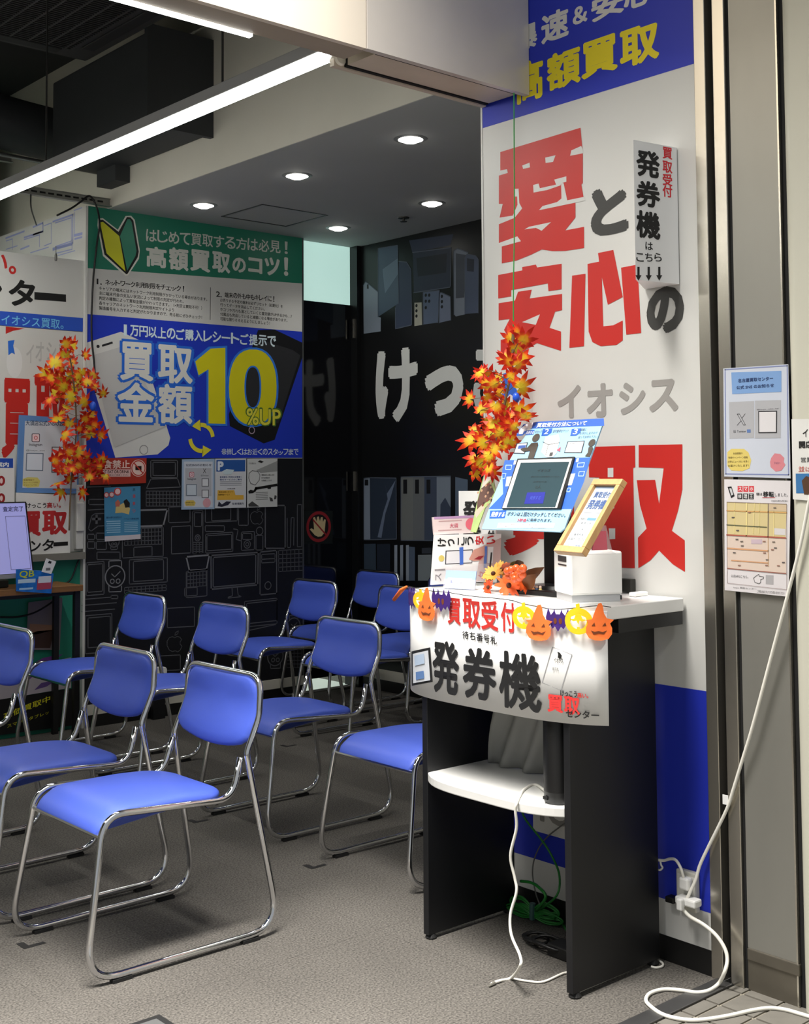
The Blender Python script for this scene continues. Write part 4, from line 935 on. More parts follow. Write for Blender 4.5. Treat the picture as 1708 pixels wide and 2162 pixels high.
def sns(p, Z, fx, fy, with_x=True):
    q = lambda x, y: Z(fx[0]+(fx[1]-fx[0])*x, fy[0]+(fy[1]-fy[0])*y)
    p.ppoly([q(0.06, 0.05), q(0.94, 0.05), q(0.94, 0.96), q(0.06, 0.96)], (200, 206, 216), 1)
    p.ptext('公式SNSのお知らせ', *q(0.12, 0.095), *q(0.90, 0.145), (50, 60, 84), 0.02)
    p.ppoly([q(0.10, 0.18), q(0.90, 0.18), q(0.90, 0.74), q(0.10, 0.74)], (180, 182, 188), 2)
    c = p.F.px(*q(0.30, 0.31)); h_ = abs(p.F.px(*q(0.37, 0.31))[0]-c[0])
    p.poly(rrect(c[0]-h_, c[1]-h_, c[0]+h_, c[1]+h_, h_*0.35), (196, 70, 92), 3); p.poly(rrect(c[0]-h_*.8, c[1]-h_*.8, c[0]+h_*.8, c[1]+h_*.8, h_*0.28), (226, 206, 212), 4); p.ring(c, h_*0.3, h_*0.48, (196, 70, 92), 5)
    p.ptext('Instagram', *q(0.17, 0.375), *q(0.43, 0.425), (60, 62, 70), 0.01, 3)
    p.ppoly([q(0.13, 0.50), q(0.45, 0.50), q(0.45, 0.73), q(0.13, 0.73)], (110, 124, 140), 3); p.ppoly([q(0.15, 0.515), q(0.43, 0.515), q(0.43, 0.715), q(0.15, 0.715)], (196, 206, 216), 4)
    if with_x:
        p.ptext('X', *q(0.64, 0.19), *q(0.74, 0.28), (70, 72, 76), 0.0, 3); p.ptext('旧Twitter', *q(0.58, 0.31), *q(0.82, 0.345), (90, 92, 98), 0.0, 3)
        for y in (0.385, 0.61): p.ppoly([q(0.60, y), q(0.82, y), q(0.82, y+0.16), q(0.60, y+0.16)], (92, 94, 100), 3); p.ppoly([q(0.62, y+.012), q(0.80, y+.012), q(0.80, y+0.148), q(0.62, y+0.148)], (214, 216, 220), 4)
    p.ppoly([q(*c_) for c_ in ((0.08, 0.86), (0.14, 0.82), (0.36, 0.82), (0.42, 0.87), (0.38, 0.93), (0.12, 0.93))], (216, 190, 96), 3); p.ptext('最新情報をお届け', *q(0.12, 0.85), *q(0.38, 0.875), (90, 70, 40), 0.0, 4); p.ptext('フォローしてね', *q(0.12, 0.885), *q(0.36, 0.91), (90, 70, 40), 0.0, 4)
    c = p.F.px(*q(0.76, 0.87)); r = abs(p.F.px(*q(0.88, 0.87))[0]-c[0]); p.disc(c, r, (216, 160, 168), 3)
sns(p, e3, (85, 507), (56, 704)); p.done()
o, p = sheet('parking_notice', FP, [e3(515, 52), e3(915, 48), e3(912, 682), e3(512, 690)], (206, 208, 212), 'parking guide sheet with a blue header, middle of the three sheets', off=0.009)
p.ppoly([e3(530, 68), e3(902, 66), e3(900, 215), e3(528, 218)], (44, 88, 158), 1); p.ptext('P', *e3(545, 85), *e3(622, 205), (214, 222, 232), 0.06); p.ppoly([e3(*c) for c in ((600, 215), (660, 185), (760, 195), (720, 250), (640, 255))], (196, 214, 220), 3)
p.ptext('駐車場をご利用のお客様へ', *e3(575, 275), *e3(858, 300), (60, 80, 130), 0.02); p.ptext('割引サービスのご案内', *e3(575, 308), *e3(855, 332), (60, 80, 130), 0.02)
for k in range(3): p.pline([e3(580, 350+k*22), e3(850, 348+k*22)], 0.004, (150, 152, 158), 1)
p.ptext('対象店舗', *e3(670, 428), *e3(770, 446), (110, 110, 116), 0.02)
p.ppoly([e3(545, 458), e3(760, 456), e3(775, 520), e3(880, 520), e3(880, 578), e3(540, 585)], (222, 174, 70), 1); p.ptext('買取金額に応じて', *e3(560, 470), *e3(740, 490), (110, 70, 20), 0.01); p.ptext('駐車料金サービス', *e3(555, 505), *e3(700, 525), (60, 40, 20), 0.02); p.ppoly([e3(*c) for c in ((545, 665), (560, 600), (600, 640), (660, 600), (720, 605), (680, 650), (600, 672))], (44, 44, 60), 1); p.ptext('駐車場案内', *e3(735, 615), *e3(880, 645), (70, 74, 96), 0.01)
p.done()
o, p = sheet('comic_notice', FP, [e3(928, 52), e3(1316, 50), e3(1314, 668), e3(926, 682)], (200, 202, 200), 'black and white comic style sheet, right of the three sheets', off=0.009)
p.ppoly([e3(1040, 200), e3(1314, 80), e3(1314, 215), e3(1100, 235)], (150, 152, 150), 1); p.ppoly([e3(*c) for c in ((1060, 90), (1090, 72), (1140, 90), (1110, 108))], (30, 30, 30), 2); p.ptext('スマホ売るなら', *e3(945, 100), *e3(1040, 125), (70, 70, 70), 0.01)
p.line([p.F.px(*e3(*c)) for c in ((1025, 460), (1040, 435), (1300, 390))], 0.016, (26, 26, 26), 2); p.ppoly([e3(*c) for c in ((1180, 410), (1232, 400), (1230, 440), (1190, 440))], (26, 26, 26), 3); p.ppoly([e3(*c) for c in ((940, 470), (970, 450), (1030, 470), (1000, 495), (945, 500))], (30, 30, 30), 3)
for k, s_ in enumerate(('買取店をお探しの方', 'まずはお電話を', 'お気軽にどうぞ')): p.ptext(s_, *e3(1110, 250+k*36), *e3((1275, 1215, 1240)[k], 272+k*36), (50, 50, 50), 0.01)
for k in range(5): p.pline([e3(1040, 490+k*22), e3(1190, 482+k*22)], 0.004, (120, 122, 120), 1)
for pts in (((940, 640), (990, 600), (1060, 650), (1080, 668), (945, 668)), ((1210, 545), (1250, 560), (1260, 600), (1225, 600)), ((1280, 520), (1305, 530), (1300, 570), (1270, 575))): p.ppoly([e3(*c) for c in pts], (70, 70, 70), 2)
p.line([p.F.px(*e3(*c)) for c in ((950, 240), (990, 205), (1060, 215), (1090, 260), (1080, 330), (1030, 390), (970, 370), (945, 300))], 0.004, (110, 110, 110), 2, closed=True)
p.done()

# blue drawings on the white side panel
FS = Frame((3.238, 0, 0), (0, -1, 0), (0, 0, 1)); p = Print(FS, side)
BL2 = (150, 158, 206)
def s8(x, y): return (x*0.14637, 380+y*0.14637)
for pts, w_ in ((((765, 600), (1050, 500), (1050, 905), (765, 990)), 0.02), (((800, 620), (1030, 545), (1030, 880), (800, 960)), 0.012), (((765, 1010), (1040, 930)), 0.018), (((1070, 440), (1180, 400)), 0.012), (((1075, 470), (1075, 770)), 0.012), (((1075, 800), (1180, 775)), 0.03), (((1080, 850), (1180, 825)), 0.02), (((640, 660), (740, 620), (740, 910), (640, 950)), 0.012), (((480, 680), (620, 620), (620, 740), (480, 790)), 0.02), (((350, 830), (600, 750)), 0.02), (((350, 860), (570, 790), (570, 960)), 0.012), (((85, 840), (350, 740)), 0.02), (((90, 880), (180, 850), (180, 1000)), 0.012), (((90, 1000), (250, 950)), 0.012), (((300, 1000), (420, 950)), 0.02), (((440, 1050), (700, 970)), 0.012), (((800, 1060), (1040, 1000), (1040, 940)), 0.012), (((840, 1090), (1080, 1020)), 0.01)):
    p.pline([s8(*c) for c in pts], w_*0.55, BL2, 1)
p.done()

# ================================================================== BLACK ALCOVE WALL
FB = FX(XB)
ks = board('alcove_wall_graphic', FB, -6.455, 0.137, -3.1, ZC-0.001, mat('black_wall_print', (12, 13, 15), 0.33, spec=0.45), 'black wall graphic with photos of phones and large white hiragana', 'wall graphic', 0.002)
p = Print(FB, ks)
def k1(x, y): return (630+x*0.35625, 450+y*0.35625)
def k2(x, y): return (740+x*0.16979, 450+y*0.16979)
def k3(x, y): return (640+x*0.16393, 980+y*0.16393)
WH = (214, 216, 212)
p.ptext('け', *k1(458, 800), *k1(708, 1242), WH, 0.05); p.ptext('っ', *k1(750, 902), *k1(978, 1205), WH, 0.07); p.ptext('こ', *k1(1035, 795), *k1(1260, 1190), WH, 0.03); p.ptext('う', *k1(1330, 760), *k1(1500, 1190), WH, 0.03)
S1, S2, S3, S4 = (66, 74, 90), (44, 52, 66), (104, 110, 116), (30, 36, 46)
P2 = lambda pts, c, L=1: p.ppoly([k2(*q) for q in pts], c, L, 'phone_photo')
P3 = lambda pts, c, L=1: p.ppoly([k3(*q) for q in pts], c, L, 'phone_photo')
P2(((160, 900), (190, 850), (345, 980), (345, 1290), (378, 1300), (375, 1470), (165, 1500)), (135, 145, 158)); P2(((205, 890), (225, 880), (228, 940), (205, 940)), (26, 28, 33), 2)
P2(((345, 440), (590, 400), (600, 1120), (345, 1290)), (80, 96, 114), 2); P2(((400, 700), (590, 560), (590, 760), (430, 1000)), (109, 127, 145), 3)
P2(((560, 1180), (605, 600), (700, 610), (755, 700), (765, 1390), (560, 1440)), (57, 67, 88))
P2(((730, 340), (1280, 260), (1240, 400), (770, 490)), (52, 59, 78)); P2(((775, 490), (1250, 430), (1245, 920), (790, 990)), (46, 54, 70)); P2(((820, 560), (1200, 500), (1190, 740), (840, 790)), (33, 39, 49), 2)
P2(((795, 1115), (885, 1110), (890, 1390), (795, 1405)), (166, 166, 153)); P2(((905, 985), (1110, 960), (1090, 1360), (910, 1385)), (91, 104, 127)); P2(((1105, 1000), (1125, 985), (1245, 1040), (1250, 1330), (1100, 1365)), (114, 124, 145))
for x, y in ((822, 1150), (822, 1215), (822, 1280), (938, 1020), (938, 1095), (938, 1175), (980, 1020), (980, 1095), (1138, 1035), (1138, 1100), (1138, 1165)): p.disc(FB.px(*k2(x, y)), 0.011, (18, 20, 24), 3, 'phone_photo', 12)
P2(((1285, 470), (1330, 440), (1460, 490), (1420, 1260), (1310, 1285), (1290, 1260)), (122, 130, 143)); P2(((1310, 500), (1440, 520), (1415, 1050), (1310, 1060)), (70, 75, 85), 2); P2(((1425, 560), (1450, 510), (1560, 530), (1595, 580), (1590, 1240), (1425, 1255)), (78, 88, 109), 3); P2(((1450, 560), (1540, 575), (1535, 730), (1450, 720)), (44, 49, 62), 4)
P3(((785, 185), (860, 175), (865, 975), (785, 975)), (124, 135, 150)); P3(((865, 185), (1200, 180), (1205, 965), (870, 965)), (41, 52, 67), 2); P3(((1050, 200), (1080, 380), (1190, 210), (1130, 420), (1060, 640), (1010, 950), (960, 940), (1040, 600), (1090, 450)), (101, 114, 135), 3); P3(((795, 200), (840, 200), (840, 275), (795, 275)), (16, 18, 22), 3)
for x0, x1, c in ((1262, 1415, (108, 112, 110)), (1415, 1562, (100, 104, 106)), (1562, 1720, (62, 72, 90))): P3(((x0, 165), (x1, 160), (x1, 985), (x0, 980)), c); P3(((x0+28, 200), (x0+78, 198), (x0+78, 380), (x0+28, 380)), (18, 20, 24), 2)
P3(((1720, 155), (1900, 160), (1900, 985), (1720, 985)), (119, 130, 143)); P3(((1960, 165), (2120, 200), (2120, 985), (1960, 985)), (91, 106, 124)); P3(((1770, 520), (1830, 430), (1900, 560), (1900, 980), (1760, 980)), (57, 67, 85), 2)
P3(((785, 1030), (935, 1025), (940, 1500), (785, 1500)), (52, 65, 80)); P3(((950, 1030), (1120, 1025), (1120, 1500), (950, 1500)), (33, 41, 54))
for x in (1175, 1250, 1325): P3(((x, 1045), (x+38, 1040), (x+38, 1500), (x, 1500)), (135, 145, 158))
P3(((1362, 1060), (1440, 1070), (1440, 1500), (1362, 1500)), (78, 91, 109)); P3(((1480, 1170), (1650, 1165), (1650, 1500), (1480, 1500)), (119, 127, 130)); P3(((1530, 1080), (1650, 1075), (1650, 1150), (1530, 1150)), (52, 57, 65))
OL = (84, 92, 106)
for Z_, pts in ((k2, ((160, 900), (190, 850), (345, 980))), (k2, ((345, 1290), (345, 440), (590, 400), (600, 1120))), (k2, ((605, 600), (700, 610), (755, 700), (765, 1390), (560, 1440), (560, 1180))), (k2, ((775, 490), (1250, 430), (1245, 920), (790, 990))), (k2, ((905, 1385), (905, 985), (1110, 960), (1090, 1360))), (k2, ((1105, 1365), (1105, 1000), (1125, 985), (1245, 1040), (1250, 1330))), (k2, ((1290, 1260), (1285, 470), (1330, 440), (1460, 490))), (k2, ((1425, 1255), (1425, 560), (1450, 510), (1560, 530), (1595, 580), (1590, 1240))),
                (k3, ((785, 975), (785, 185), (860, 175), (1200, 180), (1205, 965), (785, 975))), (k3, ((1262, 980), (1262, 165), (1900, 155))), (k3, ((1262, 980), (1900, 985)))):
    p.pline([Z_(*q) for q in pts], 0.006, OL, 5, part='line_drawing')
p.done()
# hand sign on the door
FD = FY(6.5195)
o, p = sheet('no_touching_sign', FD, [k3(15, 600), k3(380, 600), k3(380, 1025), k3(15, 1025)], (20, 26, 24), 'round red no-entry hand sticker on the black door', 'sign', off=0.001, thick=0.0008)
c = p.F.px(*k3(200, 805)); R_ = abs(p.F.px(*k3(40, 805))[0]-c[0]); p.ring(c, R_*0.80, R_, (150, 40, 46), 1); p.disc(c, R_*0.78, (30, 26, 26), 1)
p.ppoly([k3(*q) for q in ((85, 840), (105, 825), (140, 845), (128, 690), (150, 680), (172, 740), (178, 680), (200, 672), (215, 735), (228, 685), (250, 682), (255, 745), (270, 710), (290, 715), (275, 880), (235, 930), (190, 935), (150, 915))], (206, 186, 140), 2)
p.line([p.F.px(*k3(130, 720)), p.F.px(*k3(290, 905))], R_*0.10, (150, 40, 46), 3); p.done()

# ================================================================== LEFT SIGNS, DESK
YS = 6.49
FL = FY(YS)
struct(bx('wall_partition', (1.6, YS+0.012, 0.0), (3.237, YS+0.06, 2.60), mat('green_partition', (28, 128, 104), 0.55, noise=0.03, nscale=3)), 'green partition wall behind the desk')
s1 = board('centre_sign', FL, 1.9, 2.232, 3.236, 2.640, WHITE, 'white sign board with black katakana and a blue strip at the upper left', 'sign', 0.012)
p = Print(FL, s1)
p.rect(1.9, 2.232, 3.236, 2.310, (44, 84, 190), 1, 'blue_strip')
p.ptext('い。', -22, 535, 34, 578, (196, 48, 44), 0.03); p.ptext('タ', 18, 590, 74, 648, (28, 28, 28), 0.04); p.ptext('ン', -55, 588, 4, 645, (28, 28, 28), 0.04); p.pline([(80, 625), (132, 629)], 0.042, (28, 28, 28), 2)
(aL, bT), (_, bB) = FL.px(-22, 537), FL.px(-22, 575); p.text('けっこう高', 2.02, bB, aL-0.02, bT, (28, 28, 28), 0.03); (aL, bT), (_, bB) = FL.px(-58, 590), FL.px(-58, 643); p.text('買取セ', 2.02, bB, aL-0.02, bT, (28, 28, 28), 0.04); p.text('安心で選ぶなら', 2.05, 2.245, 2.72, 2.298, (120, 196, 236), 0.01)
p.ptext('イオシス買取。', 3, 668, 134, 692, (120, 196, 236), 0.01)
p.done()
s2 = board('brand_sign_panel', FL, 1.9, 0.985, 3.236, 2.230, WHITE, 'white sign panel with big red kanji behind the left maple branch', 'sign', 0.012, back=0.002)
FL2 = FY(YS+0.002); p = Print(FL2, s2)
def zl(x, y): return (x*0.18505, 680+y*0.18505)
p.ppoly([zl(*c) for c in ((65, 50), (280, 75), (150, 100), (65, 135))], SRED, 1)
for ch, x0, y0, x1, y1 in (('イ', 300, 250, 385, 470), ('オ', 405, 225, 500, 450), ('シ', 530, 230, 640, 440), ('ス', 660, 250, 770, 450)): p.ptext(ch, *zl(x0, y0), *zl(x1, y1), (178, 178, 176), 0.02)
p.ppoly([zl(*c) for c in ((90, 215), (165, 205), (150, 270), (170, 370), (135, 350), (95, 380))], (44, 104, 200), 2); p.disc(FL2.px(*zl(165, 460)), 0.045, (214, 214, 212), 1, ry=0.085)
p.ptext('買', *zl(20, 640), *zl(360, 1560), SRED, 0.04); p.ptext('取', *zl(385, 600), *zl(760, 1500), SRED, 0.04)
p.done()
o, p = sheet('framed_sns_poster', FL, [(42, 876), (166, 884), (166, 1042), (35, 1040)], (92, 134, 190), 'blue bordered social media poster behind the left maple leaves', off=0.03, thick=0.015)
def z1(x, y): return (x*0.13879, 900+y*0.13879)
p.ppoly([z1(380, -80), z1(1170, -40), z1(1170, 950), z1(340, 935)], (196, 202, 210), 1); p.ptext('大須店公式SNSのお知らせ', 54, 888, 160, 900, (40, 60, 90), 0.02)
c = p.F.px(*z1(543, 175)); p.poly(rrect(c[0]-0.024, c[1]-0.024, c[0]+0.024, c[1]+0.024, 0.008), (74, 66, 80), 2); p.poly(rrect(c[0]-0.020, c[1]-0.020, c[0]+0.020, c[1]+0.020, 0.006), (232, 206, 208), 3); p.ring(c, 0.007, 0.011, (196, 80, 90), 4)
p.ptext('Instagram', *z1(440, 255), *z1(640, 315), (50, 52, 60), 0.01, 2); p.ptext('@iosys_osu', *z1(395, 355), *z1(680, 385), (70, 72, 80), 0.0, 2)
p.ppoly([z1(400, 405), z1(662, 410), z1(655, 680), z1(390, 675)], (92, 108, 126), 2); p.ppoly([z1(412, 418), z1(648, 422), z1(642, 668), z1(402, 663)], (204, 212, 222), 3)
p.ppoly([z1(785, 310), z1(1000, 312), z1(1000, 710), z1(780, 705)], (92, 84, 90), 2); p.ppoly([z1(800, 325), z1(990, 327), z1(990, 695), z1(796, 690)], (214, 216, 220), 3)
p.ppoly([z1(345, 800), z1(420, 775), z1(570, 780), z1(610, 830), z1(590, 920), z1(420, 935), z1(345, 905)], (206, 196, 110), 2)
for k in range(3): p.ptext(('新着情報や', 'キャンペーンを発信', 'フォローしてね')[k], *z1(360, 805+k*38), *z1((520, 580, 560)[k], 830+k*38), (130, 90, 40), 0.0, 3)
p.done()
o, p = sheet('price_card', FL, [(-40, 962), (30, 968), (31, 1085), (-40, 1085)], (224, 222, 220), 'white price card with a blue header at the left edge', 'card', off=0.05, thick=0.006)
p.ppoly([z1(-200, 482), z1(200, 490), z1(200, 635), z1(-200, 630)], (30, 72, 168), 1); p.ptext('案内', *z1(-60, 545), *z1(135, 620), (232, 234, 236), 0.03)
for y in (830, 1095): a, b = p.F.px(*z1(20, y)); p.disc((a, b), 0.021, (156, 34, 36), 1, ry=0.027); p.disc((a, b), 0.008, (236, 210, 206), 2, ry=0.015)
p.done()
o, p = sheet('counter_sign', FL, [(34, 1040), (148, 1045), (148, 1168), (35, 1172)], (222, 221, 218), 'white sign with red kanji and black katakana beside the monitor', 'sign', off=0.045, thick=0.012)
p.ptext('けっこう', *z1(395, 1165), *z1(705, 1245), (28, 26, 26), 0.03); p.ptext('高い。', *z1(710, 1155), *z1(925, 1245), (180, 40, 44), 0.03)
p.ptext('買', *z1(330, 1290), *z1(625, 1675), (184, 44, 46), 0.05); p.ptext('取', *z1(640, 1280), *z1(1025, 1650), (184, 44, 46), 0.05)
p.ptext('セ', *z1(280, 1740), *z1(440, 1890), (28, 26, 26), 0.03); p.ptext('ン', *z1(465, 1740), *z1(620, 1905), (28, 26, 26), 0.03); p.ptext('タ', *z1(640, 1715), *z1(820, 1895), (28, 26, 26), 0.03); p.pline([z1(840, 1795), z1(1005, 1785)], 0.022, (28, 26, 26), 2)
p.done()
t = thing('cable_trunking', 'white plastic cable trunking up the wall beside the left sign', 'trunking', (3.2, 6.47, 1.0))
bx('cover', (3.19, 6.455, 1.0), (3.232, 6.489, 1.36), WHITE, t, bevel=0.003); bx('box', (3.185, 6.44, 1.10), (3.232, 6.455, 1.26), WHITE, t, bevel=0.004); bx('shelf_lip', (2.4, 6.43, 0.945), (3.236, 6.489, 0.983), mat('grey_lip', (120, 118, 110), 0.6), t)
# posters and printed sheets on the green wall below the desk
o, p = sheet('sunset_poster', FL, [(60, 1272), (132, 1262), (126, 1372), (55, 1372)], (118, 108, 112), 'dim sunset picture poster tilted on the green wall under the desk', off=0.014)
def z4(x, y): return (x*0.18957, 1150+y*0.18957)
p.ppoly([z4(*c) for c in ((320, 1000), (420, 960), (600, 950), (560, 1150), (310, 1150))], (66, 46, 40), 1); p.ppoly([z4(*c) for c in ((330, 880), (640, 900), (600, 950), (400, 1000), (330, 990))], (150, 112, 88), 1); p.done()
o, p = sheet('flower_poster', FL, [(-30, 1425), (150, 1388), (150, 1452), (-30, 1482)], (176, 168, 176), 'pale poster with purple flowers low on the green wall', off=0.013)
p.ppoly([z4(*c) for c in ((230, 1440), (360, 1330), (480, 1260), (700, 1220), (420, 1420), (330, 1500))], (112, 62, 140), 1); p.ppoly([z4(*c) for c in ((380, 1620), (460, 1540), (640, 1500), (520, 1580))], (96, 72, 130), 1); p.done()
o, p = sheet('black_footer_board', FL, [(-60, 1486), (165, 1452), (165, 1530), (-60, 1560)], (16, 16, 17), 'black board with yellow lettering at the foot of the green wall', 'sign', off=0.016)
p.ptext('高価買取中！', *z4(40, 1830), *z4(600, 1920), (206, 200, 40), 0.02, rise=0.07); p.ptext('スマホ・タブレット', *z4(80, 1960), *z4(600, 2010), (206, 200, 40), 0.0, rise=0.05); p.done()

# desk
WOOD = mat('brown_desk_top', (122, 84, 46), 0.45, noise=0.2, nscale=6, stretch=(1, 8, 8))
DM = mat('black_desk_leg', (18, 18, 19), 0.45)
t = thing('office_desk', 'desk with a brown wooden top and black metal legs in front of the green wall', 'desk', (2.4, 6.3, 0))
bx('top', (1.6, 6.15, 0.795), (3.082, 6.46, 0.828), WOOD, t, bevel=0.003)
for x0 in (1.65, 3.033): 
    bx('leg', (x0+.012, 6.17, 0.0), (x0+0.042, 6.20, 0.795), DM, t)
    bx('leg', (x0+.012, 6.42, 0.0), (x0+0.042, 6.445, 0.795), DM, t)
bx('cross_rail', (1.69, 6.18, 0.775), (3.045, 6.20, 0.795), DM, t)
mf = Frame(AY(53, 1063, 6.22), V3((-1, 0.03, 0)), V3((0, 0, 1)))
# monitor
MF = Frame((2.800, 6.16, 0.905), (1, 0.10, 0), (0.045, 0.05, -1)); MF = Frame((2.800, 6.16, 0.885), (1, 0.06, 0), (-0.10, 0.06, 1))
mt = thing('desktop_monitor', 'desktop monitor with a lavender screen cut by the left edge', 'monitor', (2.6, 6.18, 0.83))
MB().box((-0.62, 0.0, -0.03), (0.012, 0.395, 0.0), MF).build('housing', mat('monitor_black', (20, 20, 22), 0.4), mt, bevel=0.003)
MB().box((-0.62, 0.0, -0.004), (0.010, 0.022, 0.003), MF).build('lower_bezel', mat('monitor_silver', (150, 150, 154), 0.4, 0.3), mt)
scn = MB().box((-0.61, 0.024, 0.0), (0.002, 0.388, 0.0015), MF).build('screen', mat('lit_lavender_screen', (150, 150, 205), 0.3, emit=0.42, emitc=(158, 158, 218)), mt)
pp = Print(Frame(MF.P(0, 0, 0.0016), MF.u, MF.v), scn); pp.text('査定完了', -0.125, 0.345, -0.012, 0.372, (52, 48, 92), 0.02, 3); pp.line([(-0.115, 0.045), (-0.006, 0.045), (-0.006, 0.32), (-0.115, 0.32)], 0.002, (60, 56, 110), 2, closed=True); pp.done()
MB().box((-0.40, -0.03, -0.06), (-0.25, 0.10, -0.03), MF).build('neck', mat('monitor_black', (20, 20, 22), 0.4), mt)
bx('foot', (2.35, 6.18, 0.828), (2.62, 6.36, 0.842), mat('monitor_black', (20, 20, 22), 0.4), mt)
# packet and tag hanging at the desk edge
pf = Frame((2.700, 6.135, 0.800), (1, 0, 0), (0, -0.15, 1))
o = MB().prism([(0.0, 0.02), (0.193, -0.005), (0.198, 0.10), (0.165, 0.115), (-0.01, 0.135)], (-0.004, 0.0), pf).build('blue_packet', mat('shiny_blue_packet', (36, 112, 196), 0.18, noise=0.25, nscale=30))
tag(o, 'shiny blue packet leaning at the desk edge below the monitor', 'packet'); pp = Print(pf, o); pp.text('QB', 0.01, 0.085, 0.09, 0.125, (200, 210, 60), 0.02); pp.rect(0.005, 0.06, 0.10, 0.08, (196, 220, 236)); pp.rect(0.11, 0.02, 0.19, 0.075, (176, 70, 90)); pp.rect(0.115, 0.055, 0.185, 0.09, (214, 220, 226), 2); pp.rect(0.015, 0.025, 0.09, 0.035, (170, 206, 232)); pp.done()
o = MB().prism([(0.128, 0.115), (0.182, 0.100), (0.205, 0.165), (0.148, 0.185)], (0.003, 0.005), pf).build('number_tag', PAPER); tag(o, 'small white number tag stuck on the blue packet', 'tag')
pp = Print(Frame(pf.P(0, 0, 0.005), pf.u, pf.v), o); pp.poly([(0.158, 0.160), (0.175, 0.155), (0.18, 0.166), (0.165, 0.172)], BLK); pp.rect(0.150, 0.120, 0.175, 0.134, (120, 120, 122)); pp.done()
bx_ = MB().box((2.63, 6.27, 0.829), (2.72, 6.36, 0.87)).build('desk_box', mat('dark_box', (58, 62, 52), 0.6), bevel=0.006); tag(bx_, 'small dark green box on the desk below the monitor', 'box')
def cable(name, pts, r, material, label, parent=None, k=6, n=8):
    o = MB().tube(smooth_path(pts, k), r, n).build(name, material, parent, smooth=True)
    if parent is None: tag(o, label, 'cable')
    return o
BC = mat('black_cable', (14, 14, 15), 0.5); WC = mat('white_cable', (236, 234, 224), 0.4); GC = mat('green_cable', (34, 122, 46), 0.4); GRC = mat('grey_cable', (96, 96, 92), 0.5)
cable('monitor_cable', [AY(172, 1165, 6.474), AY(165, 1185, 6.474), AY(148, 1225, 6.472), V3((3.10, 6.474, 0.80)), AY(120, 1262, 6.475), AY(80, 1290, 6.475), AY(40, 1302, 6.475), AY(-10, 1303, 6.475)], 0.005, BC, 'black cable sagging across the green wall behind the desk')
cable('hanging_cable', [AY(120, 455, 6.40), AY(150, 440, 6.40), AY(172, 425, 6.39), AY(190, 414, 6.39), AY(205, 440, 6.40), AY(210, 475, 6.45), AY(204, 520, 6.455), AY(196, 600, 6.455), AY(193, 700, 6.455), AY(199, 770, 6.455), AY(202, 830, 6.455)], 0.0055, BC, 'black cable looping over the channel and down the green poster')
cable('thin_hanging_cable', [AY(65, 410, 6.41), AY(66, 440, 6.41), AY(77, 475, 6.8)], 0.004, BC, 'short black wire hanging from the steel channel')
cable('pull_cord', [AY(118, 520, 6.44), AY(118, 535, 6.44)], 0.002, GRC, 'tiny grey pull cord at the sign top')
o = MB().lathe([(0.003, 0.02), (0.008, 0.008), (0.007, -0.02), (0.004, -0.024)], AY(118, 542, 6.44), 10).build('weight', GRC, bpy.data.objects['pull_cord'])
t = thing('small_floor_bag', 'small white packet with red print on the floor by the device wall', 'packet', (3.70, 6.41, 0))
a0 = AY(318, 1460, 6.40); bb = MB().prism(rrect(AY(322, 1440, 6.40).x, 0.125, AY(353, 1440, 6.40).x, AY(340, 1409, 6.40).z, 0.02), (0, 0.04), FY(6.44)); bb.build('packet_body', PAPER, t, bevel=0.004)
bx('support', (AY(325, 1440, 6.40).x, 6.405, 0.0), (AY(350, 1440, 6.40).x, 6.435, 0.126), BLACKB, t)

# ================================================================== COUNTER-TOP THINGS
ZT = 1.0455
# tablet kiosk: black post, blue printed board, tablet
tb = thing('ticket_kiosk', 'tilted touch-screen kiosk in a blue printed board on a black post', 'kiosk', (2.80, 2.50, ZT))
BKP = mat('kiosk_black', (16, 16, 17), 0.3)
MB().prism(rrect(2.70, 2.42, 2.90, 2.66, 0.02), (ZT, ZT+0.016)).build('base', BKP, tb, bevel=0.003)
MB().lathe([(0.075, 0.0), (0.07, 0.010), (0.035, 0.014)], (2.80, 2.505, ZT+0.016), 24).build('swivel', BKP, tb, smooth='auto')
bx('post', (2.775, 2.465, ZT+0.02), (2.815, 2.545, 1.34), BKP, tb, bevel=0.004)
up = V3((0.187, 0, 0.323)).normalized()
TF = Frame((2.62, 2.651, 1.240), (0, -1, 0), up)
W_, H_ = 0.324, 0.374
outl = [(0.0, 0.0), (W_-0.012, 0.0), (W_, 0.012), (W_, H_-0.015), (W_-0.015, H_), (0.075, H_-0.004), (0.045, H_-0.02), (0.015, H_-0.085), (0.0, H_*0.58), (-0.004, 0.12)]
bd = MB().prism(outl, (-0.005, 0.0), TF).build('printed_board', mat('kiosk_board', (150, 198, 230), 0.35), tb)
MB().box((0.10, 0.10, -0.03), (0.24, 0.25, -0.005), TF).build('mount', BKP, tb)
p = Print(TF, bd, 0.0004)
def zt_(x, y): return (1000+x*0.17564, 870+y*0.17564)
KB = (40, 92, 184); 
p.ppoly([zt_(*c) for c in ((600, 148), (760, 118), (1565, 75), (1570, 165), (560, 205))], KB, 1); p.ppoly([zt_(*c) for c in ((560, 205), (640, 140), (720, 125), (700, 190), (600, 240), (520, 260))], (226, 236, 244), 2)
p.ptext('買取受付方法について', *zt_(765, 115), *zt_(1360, 180), (236, 240, 246), 0.03, 3)
for ch, x in (('1', 575), ('2', 875), ('3', 1222)):
    p.ppoly([zt_(*c) for c in ((x-40, 205), (x+75, 195), (x+60, 250), (x+10, 285), (x-60, 290))], KB, 2); p.ptext(ch, *zt_(x-20, 205), *zt_(x+30, 268), (236, 240, 246), 0.01, 3)
